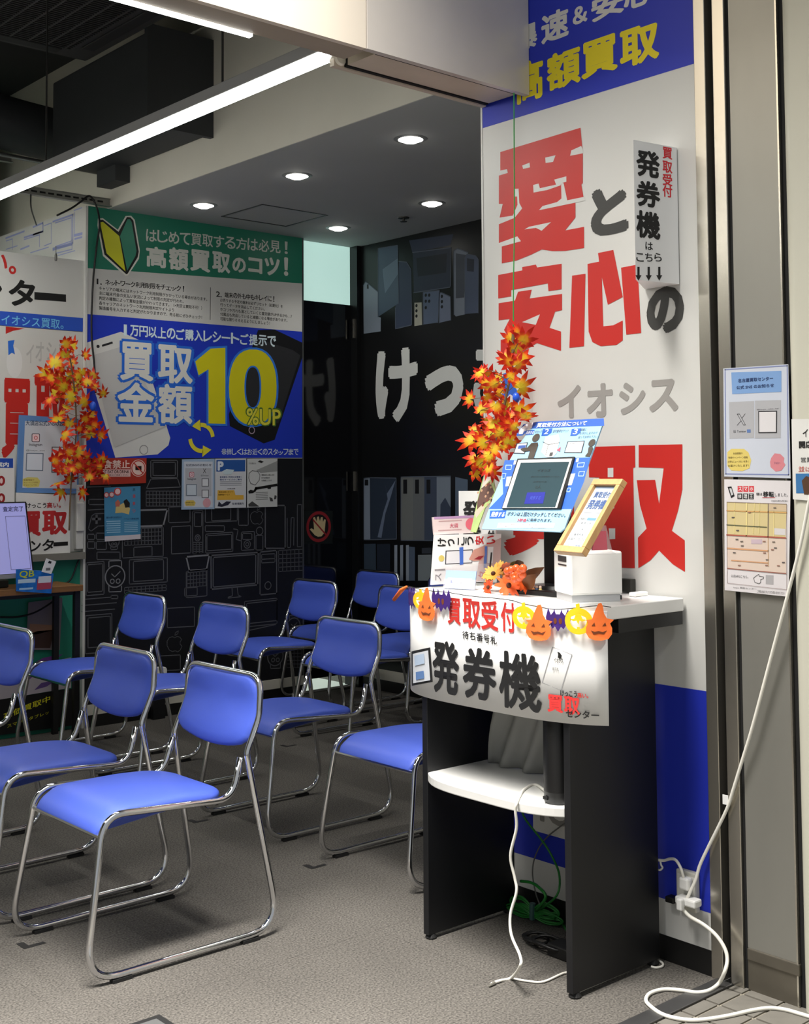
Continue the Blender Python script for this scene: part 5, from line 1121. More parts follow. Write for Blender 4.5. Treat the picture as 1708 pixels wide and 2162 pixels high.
p.ppoly([zt_(*c) for c in ((635, 225), (735, 215), (720, 270), (622, 278))], KB, 2); p.ptext('発券する', *zt_(635, 228), *zt_(725, 268), (236, 240, 246), 0.02, 3); p.ptext('をタップ', *zt_(742, 222), *zt_(825, 255), (60, 60, 70), 0.0, 3)
p.ptext('受付番号をゲット', *zt_(955, 210), *zt_(1145, 250), (60, 60, 70), 0.0, 3); p.ptext('順番に', *zt_(1290, 195), *zt_(1360, 232), (60, 60, 70), 0.0, 3); p.ptext('お呼びしますので', *zt_(1280, 238), *zt_(1490, 272), (60, 60, 70), 0.0, 3); p.ptext('座ってお待ち下さい', *zt_(1260, 282), *zt_(1490, 318), (60, 60, 70), 0.0, 3)
FIG = (66, 58, 50)
def pdisc(x, y, r, col, L): c_ = TF.px(*zt_(x, y)); c2 = TF.px(*zt_(x+r, y)); p.disc(c_, abs(c2[0]-c_[0]), col, L)
p.ppoly([zt_(*c) for c in ((520, 375), (655, 365), (615, 505), (480, 500))], (46, 50, 60), 2); p.ppoly([zt_(*c) for c in ((530, 385), (643, 376), (608, 495), (492, 490))], (232, 236, 238), 3); p.ppoly([zt_(*c) for c in ((545, 405), (635, 400), (620, 440), (530, 445))], (60, 90, 160), 4)
pdisc(752, 312, 42, FIG, 4); p.ppoly([zt_(*c) for c in ((700, 375), (775, 368), (780, 400), (720, 572), (650, 575), (680, 470), (600, 480), (565, 455), (590, 435), (650, 430))], FIG, 5)
p.ppoly([zt_(*c) for c in ((870, 300), (1020, 272), (1040, 330), (1000, 495), (960, 540), (880, 545), (815, 480))], (238, 238, 236), 3); p.line([TF.px(*zt_(*c)) for c in ((835, 360), (900, 395), (1035, 370))], 0.0016, (60, 60, 60), 4); p.line([TF.px(*zt_(*c)) for c in ((900, 395), (870, 520))], 0.0016, (60, 60, 60), 4); p.ppoly([zt_(*c) for c in ((920, 490), (960, 485), (950, 530), (910, 535))], (70, 70, 70), 4); p.ppoly([zt_(*c) for c in ((1000, 460), (1050, 420), (1040, 480))], (196, 90, 110), 4)
p.ppoly([zt_(*c) for c in ((1130, 355), (1338, 345), (1300, 495), (1088, 492))], (46, 50, 60), 2); p.ppoly([zt_(*c) for c in ((1140, 365), (1326, 356), (1292, 485), (1100, 482))], (240, 238, 234), 3); p.ptext('ご来店ありがとう', *zt_(1140, 370), *zt_(1300, 388), (110, 110, 120), 0.0, 4)
pdisc(1425, 372, 40, FIG, 4); p.ppoly([zt_(*c) for c in ((1385, 425), (1430, 415), (1440, 440), (1400, 540), (1340, 535), (1375, 490))], FIG, 4)
p.ppoly([zt_(*c) for c in ((375, 580), (540, 575), (355, 1165), (180, 1165), (355, 985), (345, 700))], (46, 96, 190), 1); p.ppoly([zt_(*c) for c in ((1225, 550), (1405, 545), (1330, 830), (1190, 1165), (1060, 1165))], (46, 96, 190), 1)
for pts in (((390, 640), (460, 640), (450, 690), (385, 690)), ((1255, 615), (1335, 610), (1320, 660), (1245, 662)), ((1270, 720), (1335, 715), (1320, 770), (1260, 770)), ((345, 740), (390, 740), (375, 800), (335, 800)), ((1130, 915), (1170, 915), (1155, 960), (1120, 960))): p.line([TF.px(*zt_(*c)) for c in pts], 0.0022, (176, 206, 240), 2, closed=True)
for pts in (((400, 780), (460, 775), (430, 890), (385, 895)), ((1165, 745), (1225, 740), (1180, 880), (1130, 885)), ((490, 585), (520, 585), (505, 630), (480, 635)), ((1240, 560), (1270, 555), (1260, 600), (1230, 605))): p.ppoly([zt_(*c) for c in pts], (226, 234, 242), 3)
p.ppoly([zt_(*c) for c in ((200, 1185), (395, 1180), (375, 1275), (190, 1280))], KB, 2); p.ptext('発券する', *zt_(215, 1200), *zt_(375, 1265), (236, 240, 246), 0.03, 3)
p.ptext('ボタンは１回だけタッチしてください。', *zt_(410, 1205), *zt_(1110, 1262), (54, 50, 60), 0.02, 3); p.ptext('3秒後', *zt_(530, 1280), *zt_(640, 1322), (190, 50, 60), 0.02, 3); p.ptext('に発券されます。', *zt_(645, 1280), *zt_(940, 1322), (54, 50, 60), 0.02, 3)
p.ppoly([zt_(*c) for c in ((300, 1335), (980, 1340), (960, 1398), (280, 1395))], (240, 242, 244), 2); p.ptext('反応しない場合は、スタッフまでお声がけください。', *zt_(320, 1345), *zt_(940, 1368), (190, 80, 90), 0.0, 3); p.ptext('番号が呼ばれるまで店内でお待ちください。', *zt_(380, 1375), *zt_(850, 1395), (90, 90, 100), 0.0, 3)
p.done()
def tq(pts, d0, d1, name, material): return MB().prism([TF.px(*zt_(*c)) for c in pts][::-1], (d0, d1), TF).build(name, material, tb)
tq(((540, 572), (1225, 548), (1060, 1168), (352, 1168)), -0.004, 0.006, 'tablet_case', mat('tablet_black', (14, 14, 15), 0.3))
tq(((555, 590), (1200, 575), (1018, 1166), (362, 1166)), 0.006, 0.0072, 'tablet_bezel', mat('tablet_white', (236, 234, 228), 0.3))
sc_ = tq(((585, 625), (1168, 612), (998, 1160), (412, 1162)), 0.0072, 0.0078, 'tablet_screen', mat('tablet_glass', (52, 70, 76), 0.12, emit=0.10, emitc=(84, 108, 116)))
p = Print(Frame(TF.P(0, 0, 0.0078), TF.u, TF.v), sc_, 0.0005)
p.ppoly([zt_(*c) for c in ((645, 968), (865, 962), (835, 1100), (608, 1105))], (26, 34, 140), 1); p.ptext('発券する', *zt_(680, 1010), *zt_(805, 1055), (70, 90, 190), 0.0, 2); p.ptext('イオシス', *zt_(770, 685), *zt_(925, 720), (22, 30, 34), 0.01, 1); p.ptext('現在の待ち人数を確認してください', *zt_(690, 768), *zt_(1040, 788), (30, 40, 44), 0.0, 1); p.ptext('お待ちの方', *zt_(720, 830), *zt_(880, 848), (30, 40, 44), 0.0, 1); p.ptext('0人', *zt_(745, 880), *zt_(815, 922), (24, 32, 36), 0.0, 1)
p.done()

# ticket printer, turned towards the seats
N_, R2 = AZ(1205, 1273, ZT), AZ(1302, 1270, ZT)
ya = math.atan2(R2.y-N_.y, R2.x-N_.x)
PW, PD, PH = 0.135, 0.155, 0.140       # front width, depth, height
ud, vd = V3((math.cos(ya), math.sin(ya), 0)), V3((-math.sin(ya), math.cos(ya), 0))
def PB(a, b, z): return N_ + ud*a + vd*b + V3((0, 0, z))
pt = thing('ticket_printer', 'white ticket printer box with a black slot beside the kiosk', 'printer', N_)
PWH = mat('printer_white', (236, 236, 233), 0.3)
def pbox(name, a, b, material, parent=pt, bevel=0.0):
    mb = MB().box(a, b); mb.v = [PB(q.x, q.y, q.z) for q in mb.v]; return mb.build(name, material, parent, bevel=bevel)
pbox('body', (0.0, 0.0, 0.020), (PD, PW, PH), PWH, bevel=0.006)
pbox('plinth', (0.006, 0.006, 0.0), (PD-0.006, PW-0.006, 0.020), mat('printer_plinth', (176, 178, 180), 0.4))
pbox('paper_slot', (-0.0015, 0.030, 0.110), (0.004, 0.095, 0.126), mat('slot_black', (24, 24, 25), 0.5)); pbox('button_strip', (-0.0015, 0.030, 0.099), (0.004, 0.095, 0.103), mat('slot_black', (24, 24, 25), 0.5)); pbox('power_socket', (PD-0.004, 0.01, 0.004), (PD+0.001, 0.03, 0.016), mat('slot_black', (24, 24, 25), 0.5))
# wooden picture frame leaning on an acrylic stand on the printer
zp0 = ZT+PH+0.001
def zA(x, y): return (820+x*0.29859, 860+y*0.29859)
def on_v(x, y, b, a):    # the pixel on the vertical plane a = const of the printer axes
    O = PB(a, 0, 0); d = ray(x, y); C0 = V3((0, 0, EYE)); t_ = (O-C0).dot(ud)/d.dot(ud); return C0+d*t_
bl = AZ(*zA(1172, 1018), zp0+0.006); brr = AZ(*zA(1372, 1036), zp0+0.006)
uu = (brr-bl); fw = uu.length; uu.normalize()
nh = uu.cross(V3((0, 0, 1))).normalized()          # horizontal, towards the viewer side
if nh.dot(V3((0, 0, 0))-bl) < 0: nh = -nh
lean = 0.62; vv = (V3((0, 0, 1))*math.cos(lean) - nh*math.sin(lean)).normalized()
WF = Frame(bl, uu, vv)
tl = WF.px(*zA(1395, 510)); fh = tl[1]
ft = thing('wooden_frame_sign', 'light wood frame with a ticket notice leaning on the ticket printer', 'frame', bl)
WD = mat('light_wood_frame', (192, 150, 98), 0.5, noise=0.10, nscale=10, stretch=(6, 6, 1))
bw_ = 0.016
MB().box((0, 0, -0.016), (fw, bw_*1.2, 0.004), WF).build('frame_bar', WD, ft, bevel=0.0015); MB().box((0, fh-bw_*1.2, -0.016), (fw, fh, 0.004), WF).build('frame_bar', WD, ft, bevel=0.0015)
MB().box((0, bw_*1.2, -0.016), (bw_, fh-bw_*1.2, 0.004), WF).build('frame_bar', WD, ft, bevel=0.0015); MB().box((fw-bw_, bw_*1.2, -0.016), (fw, fh-bw_*1.2, 0.004), WF).build('frame_bar', WD, ft, bevel=0.0015)
pg = MB().box((bw_-0.002, bw_, -0.010), (fw-bw_+0.002, fh-bw_, -0.006), WF).build('notice_sheet', mat('frame_paper', (186, 194, 198), 0.3), ft)
p = Print(Frame(WF.P(0, 0, -0.006), WF.u, WF.v), pg, 0.0004); IN = (62, 88, 138)
fx = lambda f: bw_+(fw-2*bw_)*f
fy = lambda f: bw_+(fh-2*bw_)*f
p.rect(fx(0.02), fy(0.95), fx(0.98), fy(0.99), (120, 136, 160), 1); p.text('買取受付', fx(0.14), fy(0.80), fx(0.90), fy(0.90), IN, 0.02); p.text('発券機', fx(0.10), fy(0.62), fx(0.88), fy(0.77), IN, 0.03); p.rect(fx(0.1), fy(0.56), fx(0.9), fy(0.565), (120, 126, 132), 1)
p.rect(fx(0.42), fy(0.445), fx(0.82), fy(0.485), (96, 140, 176), 1); p.text('画面の', fx(0.12), fy(0.45), fx(0.38), fy(0.48), (90, 92, 98), 0.0); p.text('をタッチ', fx(0.25), fy(0.38), fx(0.72), fy(0.415), (90, 92, 98), 0.0); p.text('↓', fx(0.42), fy(0.29), fx(0.52), fy(0.33), (90, 92, 98), 0.0); p.text('番号札を', fx(0.22), fy(0.20), fx(0.66), fy(0.235), (90, 92, 98), 0.0); p.text('お取りください', fx(0.08), fy(0.13), fx(0.86), fy(0.165), (90, 92, 98), 0.0); p.text('イオシス買取', fx(0.05), fy(0.03), fx(0.8), fy(0.06), IN, 0.0)
p.done()
ACR = mat('clear_acrylic', (232, 226, 228), 0.06, alpha=0.22, spec=0.6)
at = thing('acrylic_stand', 'clear acrylic easel with a small pink card behind the wooden frame', 'stand', bl)
s0 = WF.P(fw*0.72, fh*0.42, -0.018); s1_ = s0.copy(); s1_.z = zp0+0.002; bk = -nh
ES = Frame(V3((s0.x, s0.y, zp0)) , bk, V3((0, 0, 1)))
MB().prism([(-0.05, 0.0), (0.062, 0.0), (0.050, 0.006), (0.030, s0.z-zp0), (0.012, s0.z-zp0)], (-0.003, 0.003), ES).build('leg_sheet', ACR, at)
MB().prism([(-0.02, 0.012), (0.030, 0.012), (0.026, 0.062), (-0.005, 0.062)], (0.004, 0.008), ES).build('pink_card', mat('pink_card', (206, 92, 108), 0.5), at)

# flower arrangement
fl = thing('flower_arrangement', 'artificial autumn flowers with orange gerbera, berries and brown leaves', 'flowers', AZ(1085, 1245, ZT))
FC = AZ(1075, 1247, ZT)
def petal_flower(c, r, n, col, name, nrm, cup=0.25):
    z_ = V3(nrm).normalized(); x_ = z_.orthogonal().normalized(); y_ = z_.cross(x_); mb = MB(); c = V3(c)
    for k in range(n):
        a = 2*PI*k/n+random.uniform(-.15, .15); d = x_*math.cos(a)+y_*math.sin(a); s_ = z_.cross(d); rr = r*random.uniform(.75, 1.15); w_ = r*0.17
        b0 = c+d*r*0.12; md_ = c+d*rr*0.6+z_*r*cup*0.5; tp = c+d*rr+z_*r*cup*random.uniform(0.2, 1.0)
        mb.add([b0-s_*w_*.4, b0+s_*w_*.4, md_+s_*w_, tp+s_*w_*.25, tp-s_*w_*.25, md_-s_*w_], [(0, 1, 2, 5), (5, 2, 3, 4)])
    o = mb.build(name, col, fl, smooth=True); MB().ball(c+z_*r*0.08, r*0.22, 6).build('flower_eye', mat('flower_eye', (70, 34, 12), 0.8), o, smooth=True); return o
OR1 = mat('orange_petal', (240, 96, 34), 0.6, noise=0.12, nscale=30); OR2 = mat('deep_orange_petal', (226, 72, 22), 0.6, noise=0.12, nscale=30); YO = mat('yellow_orange_petal', (218, 146, 42), 0.6, noise=0.15, nscale=30)
VIEW = V3((-0.7, -0.7, 0.35))
def cp(x, y, X): return AX(x, y, X)
petal_flower(cp(1074, 1236, 2.66), 0.038, 19, OR1, 'gerbera', VIEW); petal_flower(cp(1032, 1240, 2.66), 0.028, 19, OR2, 'gerbera', V3((-1, 0.2, 0.2))); petal_flower(cp(1108, 1232, 2.70), 0.030, 19, OR1, 'gerbera', V3((-0.2, -0.9, 0.3))); petal_flower(cp(1042, 1212, 2.70), 0.034, 19, YO, 'yellow_bloom', V3((-0.7, -0.2, 0.7))); petal_flower(cp(1058, 1203, 2.74), 0.030, 19, YO, 'yellow_bloom', V3((-0.5, -0.6, 0.6)))
mbb = MB().ball((0, 0, 0), 0.0125, 8).mesh('berry')
for q in mbb.polygons: q.use_smooth = True
mbb.materials.append(mat('orange_berry', (206, 86, 38), 0.25))
for x, y in ((1072, 1206), (1080, 1203), (1090, 1200), (1099, 1206), (1103, 1213), (1093, 1212), (1084, 1214), (1075, 1216), (1087, 1222), (1097, 1219), (1104, 1200)):
    o = bpy.data.objects.new('berry', mbb); COL.objects.link(o); o.location = cp(x, y, 2.625+random.uniform(0, .02)); attach(o, fl)
def broad_leaf(a, b, w_, nrm, material, name='leaf'):
    a, b = V3(a), V3(b); d = b-a; s_ = d.cross(V3(nrm)).normalized(); z_ = s_.cross(d).normalized(); mb = MB(); L = []
    for k in range(6):
        t_ = k/5; wd = w_*math.sin(PI*min(1, t_*0.9+0.08))*(1 if k < 5 else 0.05); c_ = a+d*t_+z_*(d.length*0.18*math.sin(PI*t_))
        L += [c_-s_*wd+z_*wd*.35, c_, c_+s_*wd+z_*wd*.35]
    mb.add(L, [(i*3+j, i*3+j+1, i*3+j+4, i*3+j+3) for i in range(5) for j in range(2)]); return mb.build(name, material, fl, smooth=True)
BRN = mat('brown_leaf', (104, 62, 26), 0.5, noise=0.25, nscale=20); OLV = mat('olive_leaf', (120, 108, 44), 0.55, noise=0.2, nscale=20)
broad_leaf(cp(1100, 1235, 2.72), cp(1150, 1197, 2.74), 0.020, VIEW, BRN); broad_leaf(cp(1110, 1240, 2.70), cp(1132, 1212, 2.70), 0.022, VIEW, BRN); broad_leaf(cp(1075, 1215, 2.74), cp(1068, 1188, 2.76), 0.018, VIEW, mat('red_leaf', (150, 60, 24), 0.5, noise=0.2, nscale=20)); broad_leaf(cp(1085, 1210, 2.75), cp(1092, 1184, 2.77), 0.018, VIEW, OLV); broad_leaf(cp(1040, 1225, 2.70), cp(1022, 1210, 2.70), 0.016, VIEW, YO); broad_leaf(cp(1090, 1200, 2.75), cp(1105, 1186, 2.77), 0.016, VIEW, BRN)
MB().lathe([(0.03, 0.0), (0.04, 0.012), (0.042, 0.03)], (2.725, 2.60, ZT+0.001), 16).build('bowl', mat('dark_bowl', (32, 26, 22), 0.5), fl, smooth='auto')
# tray with little figurines
tr = thing('figurine_tray', 'dark flat tray in front of the kiosk post', 'tray', AZ(1110, 1255, ZT))
c = AZ(1118, 1254, ZT); MB().box((c.x-0.02, c.y-0.06, ZT), (c.x+0.025, c.y+0.06, ZT+0.006)).build('tray_body', BKP, tr)
for k, col in enumerate(((214, 186, 60), (206, 70, 80), (90, 160, 90), (232, 226, 214), (206, 100, 160), (226, 140, 60), (110, 150, 206), (236, 214, 120))):
    yy = c.y+0.050-k*0.0145; xx = c.x-0.008
    o = thing('tiny_figurine', 'tiny %s figurine in the row on the dark tray' % ('mustard', 'red', 'green', 'white', 'pink', 'orange', 'blue', 'pale yellow')[k], 'figurine', (xx, yy, ZT+0.006), 'tiny figurines in a row on the tray')
    MB().lathe([(0.005, 0.0), (0.006, 0.004), (0.004, 0.014)], (xx, yy, ZT+0.006), 8).build('body', mat('figurine_%d' % k, col, 0.4), o, smooth=True); MB().ball((xx, yy, ZT+0.0235), 0.0048, 6).build('head', mat('figurine_head', (232, 206, 186), 0.5), o, smooth=True)

# leaflet stand with flyers
ls = thing('leaflet_stand', 'clear leaflet stand full of white flyers at the left end of the counter', 'leaflet stand', AZ(960, 1243, ZT))
A_, B_ = AZ(913, 1240, ZT), AZ(1012, 1236, ZT); uu2 = (B_-A_); lw2 = uu2.length; uu2.normalize()
LF = Frame(A_+V3((0, 0, 0.001)), uu2, V3((0.06, 0.0, 1))); LF = Frame(A_+V3((0, 0, 0.001)), uu2, (V3((0, 0, 1))-uu2*0+V3((0.06, 0.03, 0))))
hz = lambda x, y: LF.px(x, y)
def lz(x, y): return (890+x*0.16393, 1080+y*0.16393)
pk = MB().prism([LF.px(*c) for c in (lz(128, 945), lz(1010, 905), lz(1000, 330), lz(145, 300))], (-0.012, 0.0), LF).build('flyer_stack', PAPER, ls)
p = Print(LF, pk, 0.0004)
p.ppoly([lz(*c) for c in ((780, 470), (1000, 380), (1010, 900), (700, 930), (720, 700))], (206, 176, 170), 1)
for ch, x, col in (('け', 182, BLK), ('っ', 312, BLK), ('こ', 440, BLK), ('う', 535, BLK), ('安', 665, (200, 36, 38)), ('い', 815, (200, 36, 38))):
    p.ptext(ch, *lz(x, 345 if ch != 'っ' else 365), *lz(x+112 if ch not in 'っこ' else x+90, 455), col, 0.03, 2, rot=90)
p.ppoly([lz(*c) for c in ((290, 512), (640, 512), (640, 690), (290, 690))], (60, 60, 64), 1); p.ppoly([lz(*c) for c in ((302, 524), (632, 524), (632, 680), (302, 680))], (226, 226, 228), 2); p.ppoly([lz(*c) for c in ((465, 480), (515, 475), (525, 700), (480, 705))], (70, 110, 200), 3)
p.ppoly([lz(*c) for c in ((595, 640), (650, 520), (790, 470), (800, 600), (760, 660), (660, 665))], (206, 150, 134), 3); p.ppoly([lz(*c) for c in ((660, 640), (720, 605), (790, 600), (740, 650))], (150, 40, 50), 4)
c = LF.px(*lz(240, 608)); p.disc(c, 0.010, (214, 196, 110), 2); p.ppoly([lz(*c) for c in ((790, 480), (825, 480), (825, 760), (790, 760))], (90, 120, 190), 3); p.ppoly([lz(*c) for c in ((835, 490), (905, 490), (905, 700), (835, 700))], (226, 224, 222), 3)
p.ptext('ス', *lz(170, 800), *lz(250, 900), BLK, 0.03, 2, rot=90); p.ptext('タ', *lz(725, 800), *lz(830, 905), (190, 40, 44), 0.03, 2, rot=90); p.pline([lz(170, 755), lz(285, 755)], 0.006, BLK, 2)
p.done()
bkp = MB().prism([LF.px(*c) for c in (lz(150, 300), lz(660, 302), lz(690, 75), lz(122, 72))], (-0.020, -0.013), LF).build('pink_leaflet', mat('pinkish_leaflet', (226, 208, 206), 0.5), ls)
p = Print(Frame(LF.P(0, 0, -0.013), LF.u, LF.v), bkp, 0.0004); p.ppoly([lz(*c) for c in ((122, 70), (690, 74), (688, 105), (126, 102))], (186, 150, 190), 1); p.ptext('大須', *lz(330, 165), *lz(438, 222), (206, 70, 100), 0.01); c = p.F.px(*lz(603, 183)); p.disc(c, 0.019, (226, 110, 126), 2)
for k in range(2): p.pline([lz(190, 130+k*120), lz(480, 130+k*118)], 0.003, (196, 160, 160), 1)
p.done()
MB().prism([LF.px(*c) for c in (lz(128, 948), lz(850, 935), lz(850, 700), lz(128, 720))], (0.0025, 0.004), LF).build('acrylic_pocket', ACR, ls)
# small acrylic card holder
ch_ = thing('card_holder', 'small clear card holder with pale blue point cards in front of the flyers', 'card holder', AZ(970, 1246, ZT))
A2, B2 = AZ(938, 1243, ZT), AZ(1002, 1246, ZT); u3 = (B2-A2); w3 = u3.length; u3.normalize(); CF = Frame(A2+V3((0, 0, 0.001)), u3, V3((0.25, 0.1, 1)))
MB().box((0, 0, -0.004), (w3, 0.058, 0.0), CF).build('card_stack', mat('pale_blue_card', (160, 184, 226), 0.35), ch_); cc = MB().box((0.010, 0.004, 0.0), (w3-0.012, 0.034, 0.0015), CF).build('front_card', PAPER, ch_)
p = Print(Frame(CF.P(0, 0, 0.0015), CF.u, CF.v), cc, 0.0004); p.text('イオシス', w3*0.38, 0.012, w3*0.8, 0.022, (120, 128, 150), 0.0); p.poly([(w3*.2, .016), (w3*.26, .018), (w3*.24, .026), (w3*.19, .027)], (90, 120, 180)); p.done()
MB().box((-0.003, 0, 0.002), (w3+0.003, 0.030, 0.0035), CF).build('acrylic_pocket', ACR, ch_); MB().box((-0.003, 0, -0.03), (w3+0.003, 0.004, 0.002), CF).build('acrylic_foot', ACR, ch_)
# standing notice behind the flyers, green poster beside the kiosk
KN = Frame((2.88, 2.93, ZT+0.001), (0, -1, 0), V3((0.05, 0, 1)))
pts = [KN.px(*zA(*c)) for c in ((500, 1240), (760, 1240), (760, 590), (497, 592))]
o = MB().prism([(a_, max(0.0, b_)) for a_, b_ in pts], (-0.004, 0), KN).build('standing_notice', PAPER); tag(o, 'white standing notice with bold black kanji behind the flyers', 'notice')
p = Print(KN, o, 0.001); p.ptext('発', *zA(530, 660), *zA(660, 800), BLK, 0.04); p.ptext('券', *zA(530, 820), *zA(660, 950), BLK, 0.04); p.ptext('付', *zA(700, 870), *zA(752, 945), BLK, 0.04); p.done()
GP = Frame((2.70, 2.72, 1.09), (0, -1, 0), V3((0.40, 0.12, 1)))
pts = [GP.px(*zA(*c)) for c in ((600, 900), (640, 900), (720, 720), (812, 625), (800, 520), (830, 330), (770, 380), (690, 600))]
o = MB().prism(pts, (-0.003, 0), GP).build('green_leaflet', mat('green_leaflet', (168, 190, 120), 0.45, noise=0.15, nscale=18)); tag(o, 'leaning leaflet with a crowd picture and green border left of the kiosk screen', 'leaflet')
p = Print(GP, o, 0.0004); p.ppoly([zA(*c) for c in ((665, 690), (700, 590), (770, 530), (800, 600), (760, 660), (700, 700), (660, 740))], (96, 70, 62), 1); p.ppoly([zA(*c) for c in ((700, 600), (770, 385), (822, 345), (800, 500), (760, 530))], (206, 200, 190), 1); p.ppoly([zA(*c) for c in ((640, 760), (700, 700), (720, 715), (650, 800))], (196, 180, 160), 1)
random.seed(5)
for k in range(16): x, y = 690+random.uniform(-15, 90), 560+random.uniform(-20, 150); c = GP.px(*zA(x, y)); p.disc(c, 0.0045, random.choice([(190, 150, 120), (70, 40, 36), (120, 60, 50)]), 2, n=8)
p.done(); 
st = MB().tube([(2.71, 2.72, ZT), (2.74, 2.73, 1.16)], 0.003, 6).build('rear_prop', BKP, o)
lf_ = tag(MB().prism([(2.545, 2.40), (2.60, 2.33), (2.61, 2.50), (2.565, 2.56)], (ZT+0.0002, ZT+0.0009)).build('loose_paper', PAPER), 'loose sheet of paper lying on the counter edge', 'paper')
# wall socket box and adaptor right of the printer
o = thing('wall_switch_box', 'small black box fixed on the sign panel above the counter', 'box', (2.95, 2.33, 1.07))
q0, q1 = AX(1306, 1221, 2.945), AX(1336, 1252, 2.945)
bx('body', (2.935, q1.y, q1.z+0.002), (XW-0.001, q0.y, q0.z), mat('box_black', (34, 35, 30), 0.5), o, bevel=0.002); bx('side_cover', (2.930, q0.y-0.016, q1.z+0.004), (2.936, q0.y, q0.z), mat('olive_cover', (110, 110, 74), 0.4), o)
o = MB().box((2.87, 2.275, ZT), (2.93, 2.30, ZT+0.012)).build('power_adaptor', PWH, bevel=0.003); tag(o, 'small white adaptor lying on the counter behind the printer', 'adaptor')

# ================================================================== SHELF THINGS AND CABLES
t = thing('speaker_column', 'black cylindrical speaker standing on the counter shelf', 'speaker', (2.585, 2.335, 0.5))
cx_, cyy_ = 2.590, 2.332
MB().lathe([(0.036, 0.0), (0.039, 0.006), (0.039, 0.030), (0.0395, 0.032)], (cx_, cyy_, 0.5005), 26).build('base_ring', mat('speaker_base', (34, 35, 36), 0.4), t, smooth='auto')
MB().lathe([(0.0395, 0.032), (0.0395, 0.26), (0.036, 0.27)], (cx_, cyy_, 0.5005), 26).build('body', mat('speaker_black', (11, 11, 12), 0.45), t, smooth='auto')
MB().box((cx_-0.042, cyy_+0.002, 0.512), (cx_-0.037, cyy_+0.018, 0.520)).build('port', GROOVE, t)
# crumpled dust cover: a folded grey cloth leaning at the back of the shelf
cl = MB(); nx_, nz_ = 22, 12
for i in range(nx_+1):
    for j in range(nz_+1):
        y = 2.79-i*0.235/nx_; z = 0.502+j*0.34/nz_; f = i/nx_; g = j/nz_
        fold = 0.018*math.sin(f*15-g*4.5)*(1-0.45*g)
        cl.v.append(V3((2.775+0.05*g+fold, y-0.03*g, z)))
for i in range(nx_):
    for j in range(nz_): a_ = i*(nz_+1)+j; cl.f.append((a_, a_+1, a_+nz_+2, a_+nz_+1))
o = cl.build('folded_grey_cloth', mat('grey_cloth', (150, 150, 146), 0.8, noise=0.05, nscale=12), smooth=True); sm = o.modifiers.new('thick', 'SOLIDIFY'); sm.thickness = 0.003; sm.offset = 1
tag(o, 'folded grey cloth leaning at the back of the counter shelf', 'cloth')
def cz(x, y): return (840+x*0.36300, 1480+y*0.36300)
WP = [V3((2.60, 2.372, 0.512)), AZ(*cz(800, 487), 0.503), AZ(*cz(735, 515), 0.503), AZ(*cz(705, 560), 0.503), V3(AX(*cz(692, 590), 2.497)), AX(*cz(684, 640), 2.493), AX(*cz(690, 740), 2.50), AX(*cz(655, 900), 2.50), AX(*cz(680, 1030), 2.51), AX(*cz(690, 1110), 2.51), AX(*cz(655, 1240), 2.50), AX(*cz(660, 1360), 2.49), AX(*cz(710, 1480), 2.48), AX(*cz(712, 1540), 2.46), AZ(*cz(660, 1610), 0.006), AZ(*cz(590, 1628), 0.005), AZ(*cz(545, 1645), 0.005)]
wc_ = cable('white_speaker_cable', WP, 0.0042, WC, 'white cable dropping from the counter shelf to the carpet', k=6)
MB().tube(smooth_path([AZ(*cz(655, 1612), 0.004), AZ(*cz(760, 1630), 0.004), AZ(*cz(850, 1632), 0.004), AZ(*cz(985, 1578), 0.004), V3((2.66, 2.33, 0.004))], 5), 0.0032, 8).build('return_run', WC, wc_, smooth=True)
MB().tube([AZ(*cz(560, 1640), 0.005), AZ(*cz(530, 1660), 0.004)], [0.006, 0.002], 8).build('end_tie', mat('cable_end', (110, 108, 100), 0.5), wc_)
cable('short_white_loop', [AZ(1375, 2041, 0.004), AZ(1386, 2043, 0.004), AZ(1398, 2040, 0.004), AZ(1399, 2034, 0.004), AZ(1391, 2028, 0.004)], 0.0035, WC, 'short white cable loop at the back foot of the counter')
# green cable hank
gh = thing('green_cable_hank', 'coiled green cable hank on the carpet under the counter', 'cable', AZ(1130, 1925, 0.0))
random.seed(3); hc = AZ(*cz(790, 1235), 0.03)
gs = []
for k in range(13):
    w_ = 0.05+random.uniform(0, 0.055); hh = random.uniform(0.012, 0.045); tl_ = random.uniform(-0.25, 0.25); off = random.uniform(-0.012, 0.02)
    for sgn in (-1, 1):
        w2 = w_*(1.05 if sgn < 0 else 0.9)
        c_ = hc+V3((0, 0, off-0.004)); d_ = V3((0.35*sgn*0.4, -sgn, 0)).normalized()
        gs.append([c_, c_+d_*w2*.5+V3((0, 0, hh*.6+tl_*.03)), c_+d_*w2+V3((0.01, 0, hh*0.3)), c_+d_*w2*1.02+V3((0.012, 0, -hh*.2)), c_+d_*w2*.5+V3((0.006, 0, -hh*.45)), c_])
mb = MB()
for pth in gs:
    pth = [V3((q.x, q.y, max(0.004, q.z))) for q in pth]; mb.tube(smooth_path(pth, 4), 0.0026, 6)
mb.build('coils', GC, gh, smooth=True); MB().tube([hc+V3((0, 0.006, -0.02)), hc+V3((0.0, 0.004, 0.03))], 0.010, 8).build('wrap', mat('hank_wrap', (56, 92, 88), 0.5), gh)
MB().tube(smooth_path([AX(*cz(720, 640), 2.90), AX(*cz(750, 700), 2.90), AX(*cz(845, 820), 2.90), AX(*cz(905, 920), 2.90), AX(*cz(940, 1020), 2.88), AX(*cz(925, 1130), 2.85), hc+V3((0, -0.03, 0.02))], 5), 0.0034, 8).build('riser', GC, gh, smooth=True)
